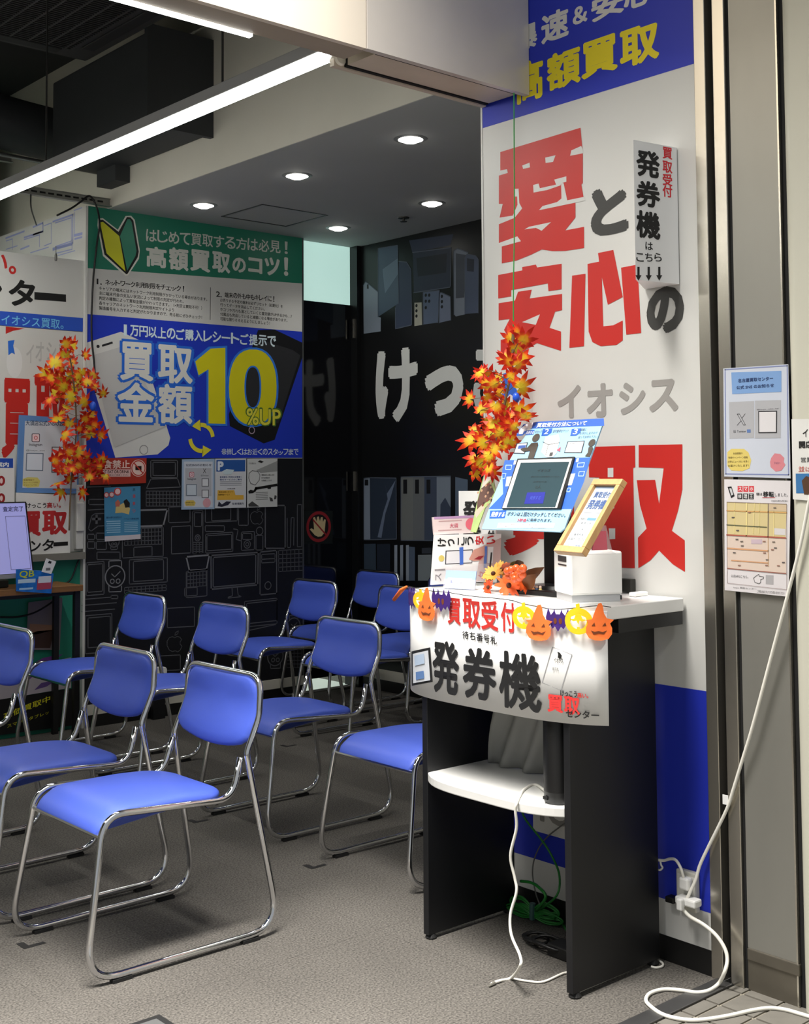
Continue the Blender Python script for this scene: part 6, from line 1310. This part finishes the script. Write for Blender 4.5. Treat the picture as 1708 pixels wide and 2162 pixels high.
MB().tube(smooth_path([hc+V3((0, -0.01, 0.01)), AX(*cz(860, 1140), 2.80), AX(*cz(815, 1080), 2.82), AX(*cz(770, 1055), 2.84), AX(*cz(715, 1048), 2.86)], 5), 0.0046, 8).build('loose_end', GC, gh, smooth=True)
MB().tube(smooth_path([hc+V3((0, -0.08, 0.01)), AZ(*cz(950, 1290), 0.006), AZ(*cz(985, 1335), 0.004)], 4), 0.0046, 8).build('tail', GC, gh, smooth=True)
cable('grey_wire', [AX(*cz(985, 700), 2.93), AX(*cz(860, 800), 2.93), AX(*cz(800, 900), 2.93), AX(*cz(783, 1000), 2.92), AX(*cz(800, 1110), 2.90), AX(*cz(825, 1185), 2.86)], 0.0022, GRC, 'thin dark grey wire hanging under the shelf')
bk_ = thing('black_adapter_pile', 'pile of black power adapters and cables on the carpet inside the counter', 'adapter', AZ(1170, 1985, 0))
q = AZ(*cz(950, 1440), 0.02); bx('adapter_block', (q.x-0.03, q.y-0.06, 0.001), (q.x+0.035, q.y+0.03, 0.036), mat('adapter_black', (12, 12, 12), 0.5), bk_, bevel=0.004)
mb = MB(); random.seed(9)
for k in range(5):
    c_ = AZ(*cz(800+k*22, 1375+k*8), 0.012+k*0.004); r_ = 0.035+0.008*k % 0.02
    mb.tube([c_+V3((0.8*r_*math.cos(t_*PI/8), 1.3*r_*math.sin(t_*PI/8), 0.004*math.sin(t_))) for t_ in range(16)], 0.0042, 6, closed=True)
mb.build('cable_loops', BC, bk_, smooth=True)

# outlet with plugs on the panel foot
ot = thing('wall_outlet_box', 'white wall outlet box with a plug at the foot of the sign panel', 'outlet', (2.95, 2.17, 0.2))
def wz(x, y): return (1380+x*0.08328, 1780+y*0.08328)
def wbox(name, x0, y0, x1, y1, d0, d1, m_, par, bev=0.002):
    q0, q1 = AX(*wz(x0, y0), XW-d1), AX(*wz(x1, y1), XW-d1); return bx(name, (XW-d1, q1.y, min(q0.z, q1.z)), (XW-d0, q0.y, max(q0.z, q1.z)), m_, par, bev)
OW = mat('outlet_plastic', (206, 204, 192), 0.4)
wbox('back_box', 560, 640, 1075, 1800, 0.001, 0.022, OW, ot, 0.004); wbox('cover_plate', 590, 760, 1050, 1500, 0.022, 0.026, mat('outlet_cover', (216, 215, 206), 0.35), ot)
ad = thing('plug_adaptor', 'white three-way plug adaptor in the lower wall socket', 'adaptor', (2.93, 2.17, 0.19))
wbox('block', 525, 1330, 1040, 1690, 0.026, 0.062, PWH, ad, 0.005); wbox('plug', 560, 1400, 700, 1740, 0.062, 0.078, PWH, ad, 0.004)
pl = thing('upper_plug', 'white plug with a bent lead in the upper wall socket', 'plug', (2.93, 2.18, 0.25))
wbox('plug_body', 620, 850, 870, 1240, 0.026, 0.050, PWH, pl, 0.006)
MB().tube(smooth_path([AX(*wz(760, 880), 2.918), AX(*wz(690, 640), 2.915), AX(*wz(560, 430), 2.92), AX(*wz(420, 400), 2.93), AX(*wz(270, 440), 2.935), AX(*wz(120, 430), 2.935)], 5), [0.0068]*6+[0.0052]*20, 8).build('lead', WC, pl, smooth=True) if False else MB().tube(smooth_path([AX(*wz(760, 880), 2.918), AX(*wz(690, 640), 2.915), AX(*wz(560, 430), 2.92), AX(*wz(420, 400), 2.93), AX(*wz(270, 440), 2.935), AX(*wz(120, 430), 2.935)], 5), 0.0042, 8).build('lead', WC, pl, smooth=True)
MB().tube(smooth_path([AX(*wz(170, 450), 2.935), AX(*wz(190, 560), 2.935), AX(*wz(225, 620), 2.935), AX(*wz(170, 680), 2.935), AX(*wz(120, 680), 2.935)], 4), 0.003, 6).build('tie', WC, pl, smooth=True)
wbox('black_adaptor', 280, 1340, 500, 1560, 0.001, 0.03, mat('adapter_black', (12, 12, 12), 0.5), None, 0.003); tag(bpy.data.objects['black_adaptor'], 'black adaptor beside the white outlet box', 'adaptor')
# white power cord: from the pillar down to the socket, then over the floor
def wq(x, y): return (1340+x*0.26, 1600+y*0.26)
cordp = [AX(1716, 1030, 2.928), AX(1708, 1060, 2.930), AX(1690, 1150, 2.930), AX(1662, 1260, 2.932), AX(1630, 1380, 2.936), AX(1590, 1530, 2.938), AX(*wq(880, 0), 2.942), AX(*wq(800, 260), 2.945), AX(*wq(755, 400), 2.946), AX(*wq(680, 560), 2.946), AX(*wq(600, 720), 2.944), AX(*wq(530, 870), 2.938), AX(*wq(495, 990), 2.930), AX(*wq(440, 1110), 2.915), AX(*wq(385, 1220), 2.90)]
c1_ = cable('white_power_cord', cordp, 0.0048, WC, 'white power cord running from the pillar down to the wall socket')
tg = AX(*wq(745, 345), 2.945); MB().box((tg.x-0.001, tg.y-0.006, tg.z-0.012), (tg.x+0.001, tg.y+0.012, tg.z+0.014)).build('cord_label', PAPER, c1_)
floorp = [AX(*wq(385, 1225), 2.90), AX(*wq(450, 1290), 2.905), AX(*wq(560, 1355), 2.915), AX(*wq(660, 1440), 2.92), AX(*wq(730, 1545), 2.92), AX(*wq(752, 1640), 2.915), AX(*wq(730, 1740), 2.90), AZ(*wq(680, 1835), 0.012), AZ(*wq(600, 1890), 0.007), AZ(*wq(500, 1905), 0.0055), AZ(*wq(380, 1888), 0.0055), AZ(*wq(240, 1880), 0.0055), AZ(*wq(130, 1910), 0.0055), AZ(*wq(92, 1960), 0.0055), AZ(*wq(120, 2010), 0.0055), AZ(*wq(230, 2085), 0.0055), AZ(*wq(400, 2125), 0.0055), AZ(*wq(560, 2125), 0.005), AZ(*wq(760, 2095), 0.005), AZ(*wq(960, 2050), 0.005), AZ(*wq(1100, 2032), 0.005), AZ(*wq(1220, 2045), 0.005), AZ(*wq(1330, 2075), 0.005), AZ(*wq(1480, 2120), 0.005)]
cable('white_floor_cord', floorp, 0.0052, WC, 'thick white cord looping over the carpet edge and pavement at the lower right', n=10)

# ================================================================== SHEETS ON THE STEEL DOOR AND PILLAR
FD2 = FX(2.957)
o, p = sheet('laminated_sns_poster', FD2, [(1527, 778), (1664, 769), (1669, 1010), (1529, 1006)], (196, 202, 214), 'laminated social media poster with a blue header on the steel door', off=0.004, thick=0.0012)
def f1(x, y): return (1520+x*0.12028, 760+y*0.12028)
p.ppoly([f1(*c) for c in ((200, 220), (1080, 190), (1080, 560), (215, 600))], (122, 158, 206), 1); p.pline([f1(*c) for c in ((90, 170), (1180, 100), (1205, 2015), (105, 2000))], 0.003, (130, 140, 182), 1, True)
p.ptext('名古屋買取センター', *f1(320, 300), *f1(935, 385), (46, 66, 110), 0.03); p.ptext('公式 SNS のお知らせ', *f1(290, 425), *f1(950, 505), (46, 66, 110), 0.03)
p.ppoly([f1(*c) for c in ((160, 740), (600, 720), (600, 1370), (170, 1380))], (172, 173, 177), 1); p.ppoly([f1(*c) for c in ((615, 715), (1070, 705), (1065, 1370), (615, 1375))], (172, 173, 177), 1)
p.line([p.F.px(*f1(*c)) for c in ((305, 950), (345, 948), (450, 1140), (415, 1142))], 0.0012, (36, 36, 38), 2, closed=True); p.pline([f1(445, 945), f1(385, 1025)], 0.0012, (36, 36, 38), 2); p.pline([f1(372, 1070), f1(305, 1145)], 0.0012, (36, 36, 38), 2)
p.ptext('旧 Twitter', *f1(240, 1228), *f1(460, 1280), (60, 60, 66), 0.0); p.ppoly([f1(*c) for c in ((475, 1220), (540, 1218), (542, 1275), (478, 1278))], (96, 124, 176), 2); p.ptext('@iosys_naka_kai', *f1(650, 845), *f1(1030, 880), (90, 90, 94), 0.0)
p.ppoly([f1(*c) for c in ((675, 895), (1005, 890), (1003, 1282), (678, 1286))], (44, 44, 48), 2); p.ppoly([f1(*c) for c in ((692, 915), (988, 910), (986, 1264), (694, 1268))], (214, 212, 214), 3)
p.ppoly([f1(*c) for c in ((130, 1620), (200, 1560), (420, 1560), (500, 1620), (550, 1760), (520, 1900), (400, 1950), (200, 1940), (130, 1860))], (216, 196, 110), 1)
for k, s_ in enumerate(('お店情報や', '特価キャンペーン情報', 'お得なニュースをいち早く', 'お届けいたします！')): p.ptext(s_, *f1((235, 150, 140, 145)[k], 1620+k*72), *f1((400, 490, 505, 505)[k], 1660+k*72), (70, 56, 36), 0.0)
p.ppoly([f1(*c) for c in ((900, 1720), (960, 1640), (1060, 1650), (1130, 1720), (1120, 1790), (1150, 1840), (1080, 1940), (980, 1960), (890, 1880), (880, 1790))], (206, 130, 138), 1); p.ptext('フォロー', *f1(950, 1790), *f1(1060, 1830), (120, 90, 130), 0.0)
p.done()
o, p = sheet('relocation_notice', FD2, [(1529, 1012), (1669, 1015), (1665, 1260), (1530, 1246)], (216, 212, 214), 'relocation notice with a street map under the laminated poster', off=0.003, thick=0.0008)
def f2(x, y): return (1520+x*0.12492, 1000+y*0.12492)
p.ppoly([f2(*c) for c in ((130, 225), (195, 215), (250, 380), (190, 415))], (30, 30, 32), 1); p.ppoly([f2(*c) for c in ((160, 250), (195, 245), (228, 355), (195, 370))], (196, 198, 200), 2)
for k, ch in enumerate('スマホ'): p.ppoly([f2(*c) for c in ((300+k*96, 208), (384+k*96, 208), (384+k*96, 308), (300+k*96, 306))], (206, 66, 74), 1); p.ptext(ch, *f2(315+k*96, 225), *f2(370+k*96, 290), (240, 226, 226), 0.02)
for k, ch in enumerate('修理王'): p.ppoly([f2(*c) for c in ((296+k*96, 335), (380+k*96, 335), (380+k*96, 432), (296+k*96, 430))], (44, 44, 46), 1); p.ptext(ch, *f2(310+k*96, 348), *f2(366+k*96, 418), (226, 226, 226), 0.02)
p.ptext('様は', *f2(615, 320), *f2(715, 370), BLK, 0.01); p.ptext('移転', *f2(730, 300), *f2(915, 395), BLK, 0.03); p.pline([f2(722, 405), f2(930, 405)], 0.0015, (180, 50, 56), 2); p.ptext('しました。', *f2(930, 330), *f2(1150, 388), BLK, 0.0); p.ptext('（2023年5月迄）', *f2(870, 445), *f2(1150, 478), (60, 60, 60), 0.0)
MAPC = (206, 190, 140); p.ppoly([f2(*c) for c in ((120, 480), (1130, 515), (1110, 1075), (122, 1050))], MAPC, 1); p.ppoly([f2(*c) for c in ((122, 1055), (1110, 1100), (1120, 1680), (130, 1605))], (214, 196, 182), 1); p.ppoly([f2(*c) for c in ((820, 515), (1130, 525), (1128, 640), (820, 625))], (200, 180, 150), 2); p.ppoly([f2(*c) for c in ((530, 1110), (715, 1110), (715, 1190), (530, 1185))], (196, 176, 186), 2); p.ppoly([f2(*c) for c in ((920, 920), (1110, 935), (1108, 1040), (920, 1030))], (208, 204, 204), 2)
for (q0, q1, w_, col) in (((120, 625), (1130, 660), 0.003, (206, 160, 100)), ((120, 865), (790, 905), 0.0025, (92, 96, 72)), ((820, 515), (815, 1060), 0.003, (130, 116, 100)), ((122, 1035), (1110, 1085), 0.004, (170, 96, 80)), ((455, 500), (450, 1060), 0.003, (232, 216, 150)), ((250, 500), (245, 1000), 0.002, (232, 216, 150)), ((590, 500), (565, 1000), 0.002, (232, 216, 150)), ((670, 500), (665, 1000), 0.002, (232, 216, 150)), ((915, 650), (912, 1060), 0.002, (232, 216, 150)), ((130, 1260), (810, 1305), 0.004, (206, 156, 116)), ((200, 1465), (810, 1510), 0.003, (206, 156, 116)), ((130, 1600), (1118, 1690), 0.0022, (150, 90, 76)), ((815, 1060), (820, 1560), 0.002, (206, 170, 130)), ((120, 480), (1130, 515), 0.0012, (120, 100, 96)), ((120, 480), (130, 1850), 0.001, (140, 120, 116)), ((1130, 515), (1132, 1960), 0.001, (140, 120, 116)), ((130, 1850), (1132, 1960), 0.001, (140, 120, 116))): p.pline([f2(*q0), f2(*q1)], w_, col, 3)
for x, y in ((225, 740), (500, 655), (300, 960), (290, 1110), (370, 1145), (380, 1220), (750, 1145), (910, 1155), (940, 1255), (890, 1285), (245, 1335), (755, 1340), (800, 1455), (1075, 1500), (330, 1550), (790, 1550), (990, 1555), (930, 578)): p.ppoly([f2(x-22, y-9), f2(x+26, y-9), f2(x+26, y+9), f2(x-22, y+9)], random.choice([(110, 100, 92), (90, 84, 84), (150, 110, 96)]), 4)
p.ptext('公式HPはこちら。', *f2(190, 1710), *f2(480, 1765), (60, 60, 60), 0.0); p.line([p.F.px(*f2(*c)) for c in ((570, 1765), (610, 1730), (660, 1700), (665, 1730), (740, 1745), (735, 1775), (690, 1790), (690, 1840), (660, 1860), (590, 1835))], 0.0012, (30, 30, 30), 2, closed=True); p.ppoly([f2(*c) for c in ((775, 1712), (905, 1720), (905, 1875), (775, 1865))], (168, 166, 168), 1)
p.ptext('iosys 買取センター', *f2(230, 1915), *f2(620, 1960), (110, 110, 112), 0.0); p.ptext('ご不明な点はスタッフまでお問い合わせください', *f2(630, 1975), *f2(1095, 2035), (60, 60, 60), 0.0)
p.done()
FP3 = FX(XW-0.0175)
o, p = sheet('opening_notice', FP3, [(1671, 885), (1760, 884), (1760, 1062), (1674, 1054)], (222, 222, 218), 'white opening notice on the pale pillar cut by the right edge', off=0.003, thick=0.0008)
p.ptext('イオシス', 1695, 905, 1748, 922, BLK, 0.02); p.ptext('開店前の', 1687, 930, 1745, 946, BLK, 0.04); p.ptext('営業時間', 1691, 965, 1740, 976, (60, 60, 60), 0.01); p.ptext('並ばない', 1686, 984, 1742, 996, (190, 90, 80), 0.01); p.prect(1680, 1000, 1750, 1042, (60, 116, 170), 1); p.ppoly([(1693, 1015), (1702, 1005), (1716, 1010), (1716, 1045), (1698, 1044)], (84, 60, 44), 2)
p.done()

# ================================================================== MAPLE BRANCHES
def leafmat():
    M = bpy.data.materials.new('maple_leaf'); M.use_nodes = True; nt = M.node_tree; b = nt.nodes['Principled BSDF']
    at_ = nt.nodes.new('ShaderNodeAttribute'); at_.attribute_name = 'tip'; oi = nt.nodes.new('ShaderNodeObjectInfo')
    sb = nt.nodes.new('ShaderNodeMath'); sb.operation = 'MULTIPLY_ADD'; sb.inputs[1].default_value = 0.50; sb.inputs[2].default_value = -0.16
    ad_ = nt.nodes.new('ShaderNodeMath'); ad_.operation = 'ADD'; rp = nt.nodes.new('ShaderNodeValToRGB')
    e = rp.color_ramp.elements; e[0].position = 0.08; e[0].color = (*lin((226, 204, 50)), 1); e[1].position = 0.85; e[1].color = (*lin((196, 34, 18)), 1)
    m1 = e.new(0.40); m1.color = (*lin((240, 160, 36)), 1); m2 = e.new(0.58); m2.color = (*lin((228, 78, 24)), 1)
    nt.links.new(oi.outputs['Random'], sb.inputs[0]); nt.links.new(at_.outputs['Fac'], ad_.inputs[0]); nt.links.new(sb.outputs[0], ad_.inputs[1]); nt.links.new(ad_.outputs[0], rp.inputs[0]); nt.links.new(rp.outputs[0], b.inputs['Base Color'])
    b.inputs['Roughness'].default_value = 0.5; b.inputs['Specular IOR Level'].default_value = 0.3
    tr_ = nt.nodes.new('ShaderNodeBsdfTranslucent'); mx = nt.nodes.new('ShaderNodeMixShader'); mx.inputs[0].default_value = 0.25
    nt.links.new(rp.outputs[0], tr_.inputs[0]); nt.links.new(b.outputs[0], mx.inputs[1]); nt.links.new(tr_.outputs[0], mx.inputs[2]); nt.links.new(mx.outputs[0], nt.nodes['Material Output'].inputs[0])
    return M
LEAFM = leafmat()
def leaf_mesh(seed, curl):
    rnd = random.Random(seed); v, f, tp = [(0, 0, 0)], [], [0.0]
    lobes = [(-128, .55), (-84, .80), (-42, .95), (0, 1.05), (42, .95), (84, .80), (128, .55)]
    val = []
    for (a, l) in lobes:
        a = math.radians(a+rnd.uniform(-5, 5)); l *= rnd.uniform(.9, 1.08)
        i = len(v); pts = []
        for (fr, wd) in ((0.30, -0.13), (0.30, 0.13), (0.60, 0.15), (0.60, -0.15), (1.0, 0.0)):
            r = fr*l; x = r*math.sin(a)+wd*math.cos(a); y = r*math.cos(a)-wd*math.sin(a)
            v.append((x, y, -curl*r*r+(-0.05 if abs(wd) > 0 else 0)*0.6+0.06*rnd.uniform(-1, 1)*fr)); tp.append((0.22, 0.22, 0.70, 0.70, 1.05)[len(v)-1-i])
        f += [(0, i, i+1), (i, i+3, i+2, i+1), (i+3, i+4, i+2)]; val.append(i)
    for p_, q_ in zip(val[:-1], val[1:]): f.append((0, p_+1, q_))
    me = bpy.data.meshes.new('leaf'); me.from_pydata(v, [], f); at2 = me.attributes.new('tip', 'FLOAT', 'POINT')
    for k, val_ in enumerate(tp): at2.data[k].value = val_
    me.materials.append(LEAFM); return me
LEAVES = [leaf_mesh(k, c) for k, c in enumerate((0.10, 0.28, 0.45, -0.15))]
def branch(name, label, centres, Z, place, size, stem, seed, spread):
    rnd = random.Random(seed); t = thing(name, label, 'maple branch', stem[0])
    MB().tube(smooth_path(stem, 6), 0.0045, 7).build('stem', mat('maple_stem', (104, 84, 58), 0.7), t, smooth=True)
    twigs = MB(); allp = smooth_path(stem, 8)
    for (x, y) in centres:
        c = place(*Z(x, y), rnd.uniform(-spread, spread)); near = min(allp, key=lambda q: (q-c).length+max(0, (q.z-c.z))*0.8)
        twigs.tube([near, near*0.4+c*0.6+V3((0, 0, 0.012)), c], 0.0013, 4)
        o = bpy.data.objects.new('leaf', rnd.choice(LEAVES)); COL.objects.link(o)
        tocam = (V3((0, 0, EYE))-c).normalized(); nrm = (tocam+V3((rnd.uniform(-.8, .8), rnd.uniform(-.8, .8), rnd.uniform(-.5, .7)))).normalized()
        tipd = V3((rnd.uniform(-1, 1), rnd.uniform(-1, 1), rnd.uniform(-0.3, 1.0))); tipd = (tipd-nrm*tipd.dot(nrm)).normalized(); sx = tipd.cross(nrm)
        s_ = size*rnd.uniform(.8, 1.2); M4 = Matrix.Identity(4)
        for i in range(3): M4[i][0] = sx[i]*s_; M4[i][1] = tipd[i]*s_; M4[i][2] = nrm[i]*s_; M4[i][3] = c[i]
        o.matrix_world = M4; attach(o, t)
    twigs.build('twigs', mat('maple_stem', (104, 84, 58), 0.7), t); return t
LC = [(735,250),(835,290),(735,385),(965,385),(620,480),(830,470),(540,590),(650,620),(930,560),(1060,620),(720,540),(880,700),(620,720),(740,760),(1090,740),(1180,830),(560,880),(660,880),(830,850),(950,930),(1060,1060),(690,1050),(660,1110),(960,1120),(790,1170),(1080,1190),(1150,1310),(720,1290),(790,1330),(900,1230),(1040,1290),(740,1440),(860,1470),(990,1540),(620,1590),(760,1590),(920,1600),(1090,1610),(1180,1580),(680,1700),(830,1690),(950,1690),(1100,1720),(1200,1740),(640,1840),(700,1920),(800,1800),(930,1940),(1020,1780),(600,640),(680,700),(900,640),(780,620),(690,820),(850,780),(1000,700),(740,960),(600,800),(1010,1200),(800,1500),(700,1520),(1020,1620),(880,1640),(1150,1660),(780,1700),(1000,1720)]
branch('maple_branch', 'artificial red and yellow maple branch in front of the left sign', LC, zl, lambda x, y, d: AY(x, y, 6.28+d*0.9), 0.066, [AY(146, 1120, 6.30), AY(148, 1060, 6.30), AY(152, 1000, 6.30), AY(160, 930, 6.29), AY(160, 860, 6.29), AY(152, 780, 6.28), AY(140, 725, 6.27)], 21, 0.11)
RC = [(720,220),(800,140),(860,240),(760,380),(640,480),(840,470),(700,520),(780,550),(420,690),(330,640),(700,700),(430,800),(520,780),(400,940),(200,980),(560,740),(820,840),(580,900),(330,1120),(520,1040),(620,1180),(720,1200),(820,1140),(910,1190),(440,1240),(560,1260),(680,1300),(780,1330),(230,1380),(340,1440),(450,1430),(600,1400),(700,1430),(230,1500),(380,1530),(480,1600),(590,1560),(680,1540),(270,1720),(320,1800),(440,1680),(430,1830),(380,1880),(470,1900),(250,1890),(500,1330),(620,1080),(410,1350),(640,1250),(540,1480),(440,1560),(560,1180)]
def zm(x, y): return (960+x*0.16651, 680+y*0.16651)
tR = branch('maple_branch', 'artificial red and yellow maple branch hanging by the sign panel above the flyers', RC, zm, lambda x, y, d: AX(x, y, 2.80+d), 0.048, [AX(*zm(740, 100), 2.86), AX(*zm(735, 400), 2.85), AX(*zm(700, 700), 2.84), AX(*zm(640, 1000), 2.83), AX(*zm(580, 1300), 2.82), AX(*zm(510, 1600), 2.81), AX(*zm(450, 1900), 2.80)], 22, 0.06)
MB().ball(AX(*zm(780, 960), 2.80), 0.012, 8, (1, 1, 1.4)).build('blue_tie', mat('blue_ball', (30, 84, 206), 0.35), tR, smooth=True)
tl2 = bpy.data.objects['maple_branch']; MB().ball(AY(*zl(1060, 960), 6.25), 0.018, 8, (1, 1, 1.5)).build('blue_tie', mat('blue_ball', (30, 84, 206), 0.35), tl2, smooth=True)
cable('green_string', [AX(1085, 196, 2.875), AX(1085.5, 330, 2.875), AX(1086, 480, 2.872), AX(1084, 600, 2.868), AX(1084, 715, 2.86)], 0.0022, mat('green_string', (40, 150, 66), 0.6), 'green string hanging from the fascia to the right maple branch', k=3, n=6)
